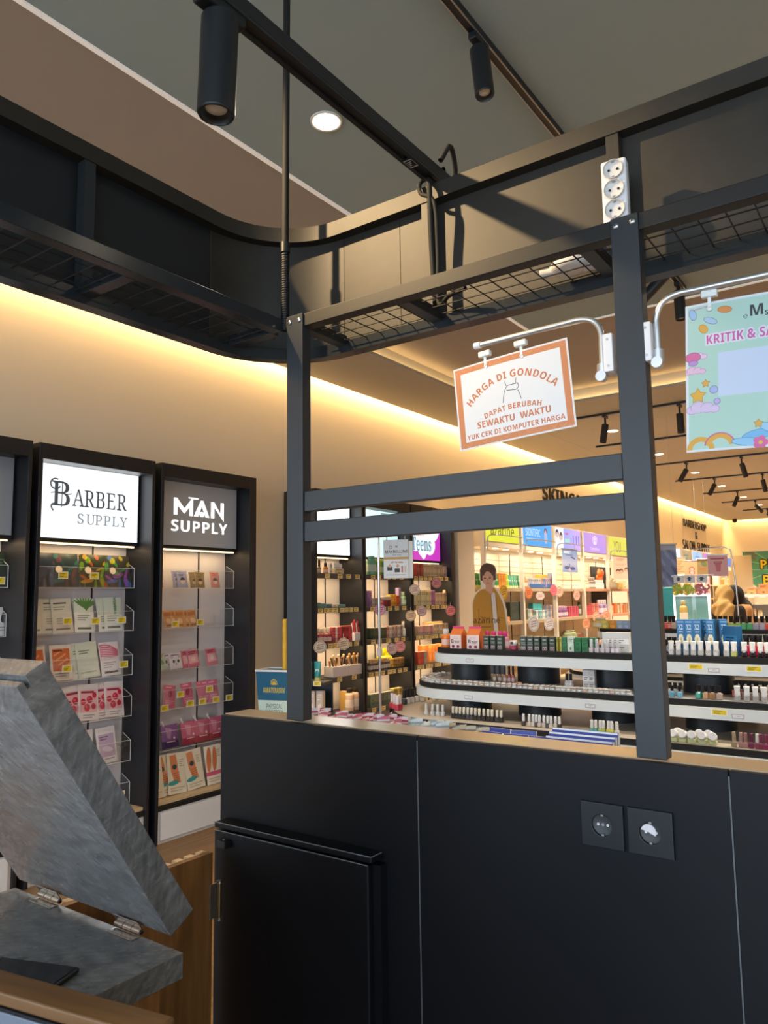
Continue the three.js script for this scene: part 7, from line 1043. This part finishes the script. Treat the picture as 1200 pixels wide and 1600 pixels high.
{ // banner and white unit at the back
  const a = hit(1160, 862, 'z', ZB), b = hit(1160, 926, 'z', ZB), h = a.y - b.y, w = 2.6, t = thing('wall_banner', 'big green comic-style promotion banner with yellow letters on the rear wall', 'banner', [a.x + w / 2, (a.y + b.y) / 2, ZB + 0.012]);
  const map = print(640, Math.round(640 * h / w), (g, W, Hh) => { g.fillStyle = '#4f9e82'; g.fillRect(0, 0, W, Hh); g.strokeStyle = '#8cc4ac'; g.lineWidth = 5; for (let i = 0; i < 16; i++) { g.beginPath(); g.moveTo(W * 0.36, Hh * 0.5); g.quadraticCurveTo(W * 0.36 + Math.cos(i * 0.39) * 140, Hh * 0.5 + Math.sin(i * 0.39) * 90 - 30, W * 0.36 + Math.cos(i * 0.39) * 420, Hh * 0.5 + Math.sin(i * 0.39) * 330); g.stroke(); } g.strokeStyle = '#7a6a6c'; g.lineWidth = 10; for (let i = 0; i < 8; i++) { g.beginPath(); g.moveTo(46 + Math.cos(i * 0.785) * 12, 28 + Math.sin(i * 0.785) * 12); g.lineTo(46 + Math.cos(i * 0.785) * 40, 28 + Math.sin(i * 0.785) * 40); g.stroke(); } g.fillStyle = '#e2d3cc'; g.beginPath(); g.ellipse(18, Hh - 16, 60, 44, 0, 0, 7); g.fill(); g.fillStyle = '#b8283c'; g.fillRect(8, Hh - 66, 30, 44); g.fillStyle = '#d89a74'; g.fillRect(24, Hh - 24, W, 24);
    g.lineJoin = 'round'; for (const [tx, x, y] of [['PR', 96, Hh * 0.33], ['BA', 106, Hh * 0.70]]) { font(g, 78); g.textAlign = 'left'; g.textBaseline = 'middle'; g.lineWidth = 14; g.strokeStyle = '#3a3a1c'; g.strokeText(tx, x, y); g.fillStyle = '#ecd91c'; g.fillText(tx, x, y); } });
  part('banner_sheet', bx(w, h, 0.004), [M.paper, M.paper, M.paper, M.paper, std(0xffffff, 0.6, { map }), M.paper], t); part('batten', join([rb(w + 0.04, 0.03, 0.02, 0.004, 0, h / 2, 0), rb(w + 0.04, 0.03, 0.02, 0.004, 0, -h / 2, 0)]), M.steel, t);
  struct('trim_4', bx(0.55, 2.5, 0.02, -4.02, 1.25, ZB + 0.012), std(0xcfc3b0, 0.7));
  const q = ray(1165, 945, 12.2), t2 = thing('white_shelf_unit', 'low white shop unit with grey back at the right picture edge', 'shelving', [q.x, 0, q.z], 0);
  part('back_panel', rb(1.4, 1.32, 0.03, 0.003, 0.7, 0.66, -0.16), std(0xb4b4b2, 0.5), t2); part('top_shelf', rb(1.46, 0.04, 0.40, 0.004, 0.7, 1.46, 0), M.white, t2); part('lower_shelf', rb(1.42, 0.03, 0.36, 0.004, 0.7, 1.12, 0), M.white, t2); for (const x of [0.0, 1.4]) part('upright', rb(0.03, 1.46, 0.36, 0.003, x, 0.73, 0), M.white, t2);
  for (let i = 0; i < 8; i++) part('price_card', bx(0.09, 0.05, 0.003, 0.12 + i * 0.165, 1.455, 0.203), M.paper, t2);
  for (let i = 0; i < 8; i++) stamp(carton(0.13, 0.11 + 0.05 * (i % 3 === 1), 0.1, ['#d99a64', '#cf8a54', '#dcb080'][i % 3], 'lines'), `${nth(i, 8, 'tan orange carton')} on top of the low white unit`, [q.x + 0.12 + i * 0.17, 1.481, q.z + 0.06], 0);
  for (let i = 0; i < 3; i++) stamp(carton(0.06, 0.14 - 0.02 * i, 0.06, '#d9c29a', 'band'), `${nth(i, 3, 'small cream carton')} on the lower board of the low white unit`, [q.x + 0.05 + i * 0.09, 1.136, q.z + 0.12], 0);
}

renderer.render(scene, camera);
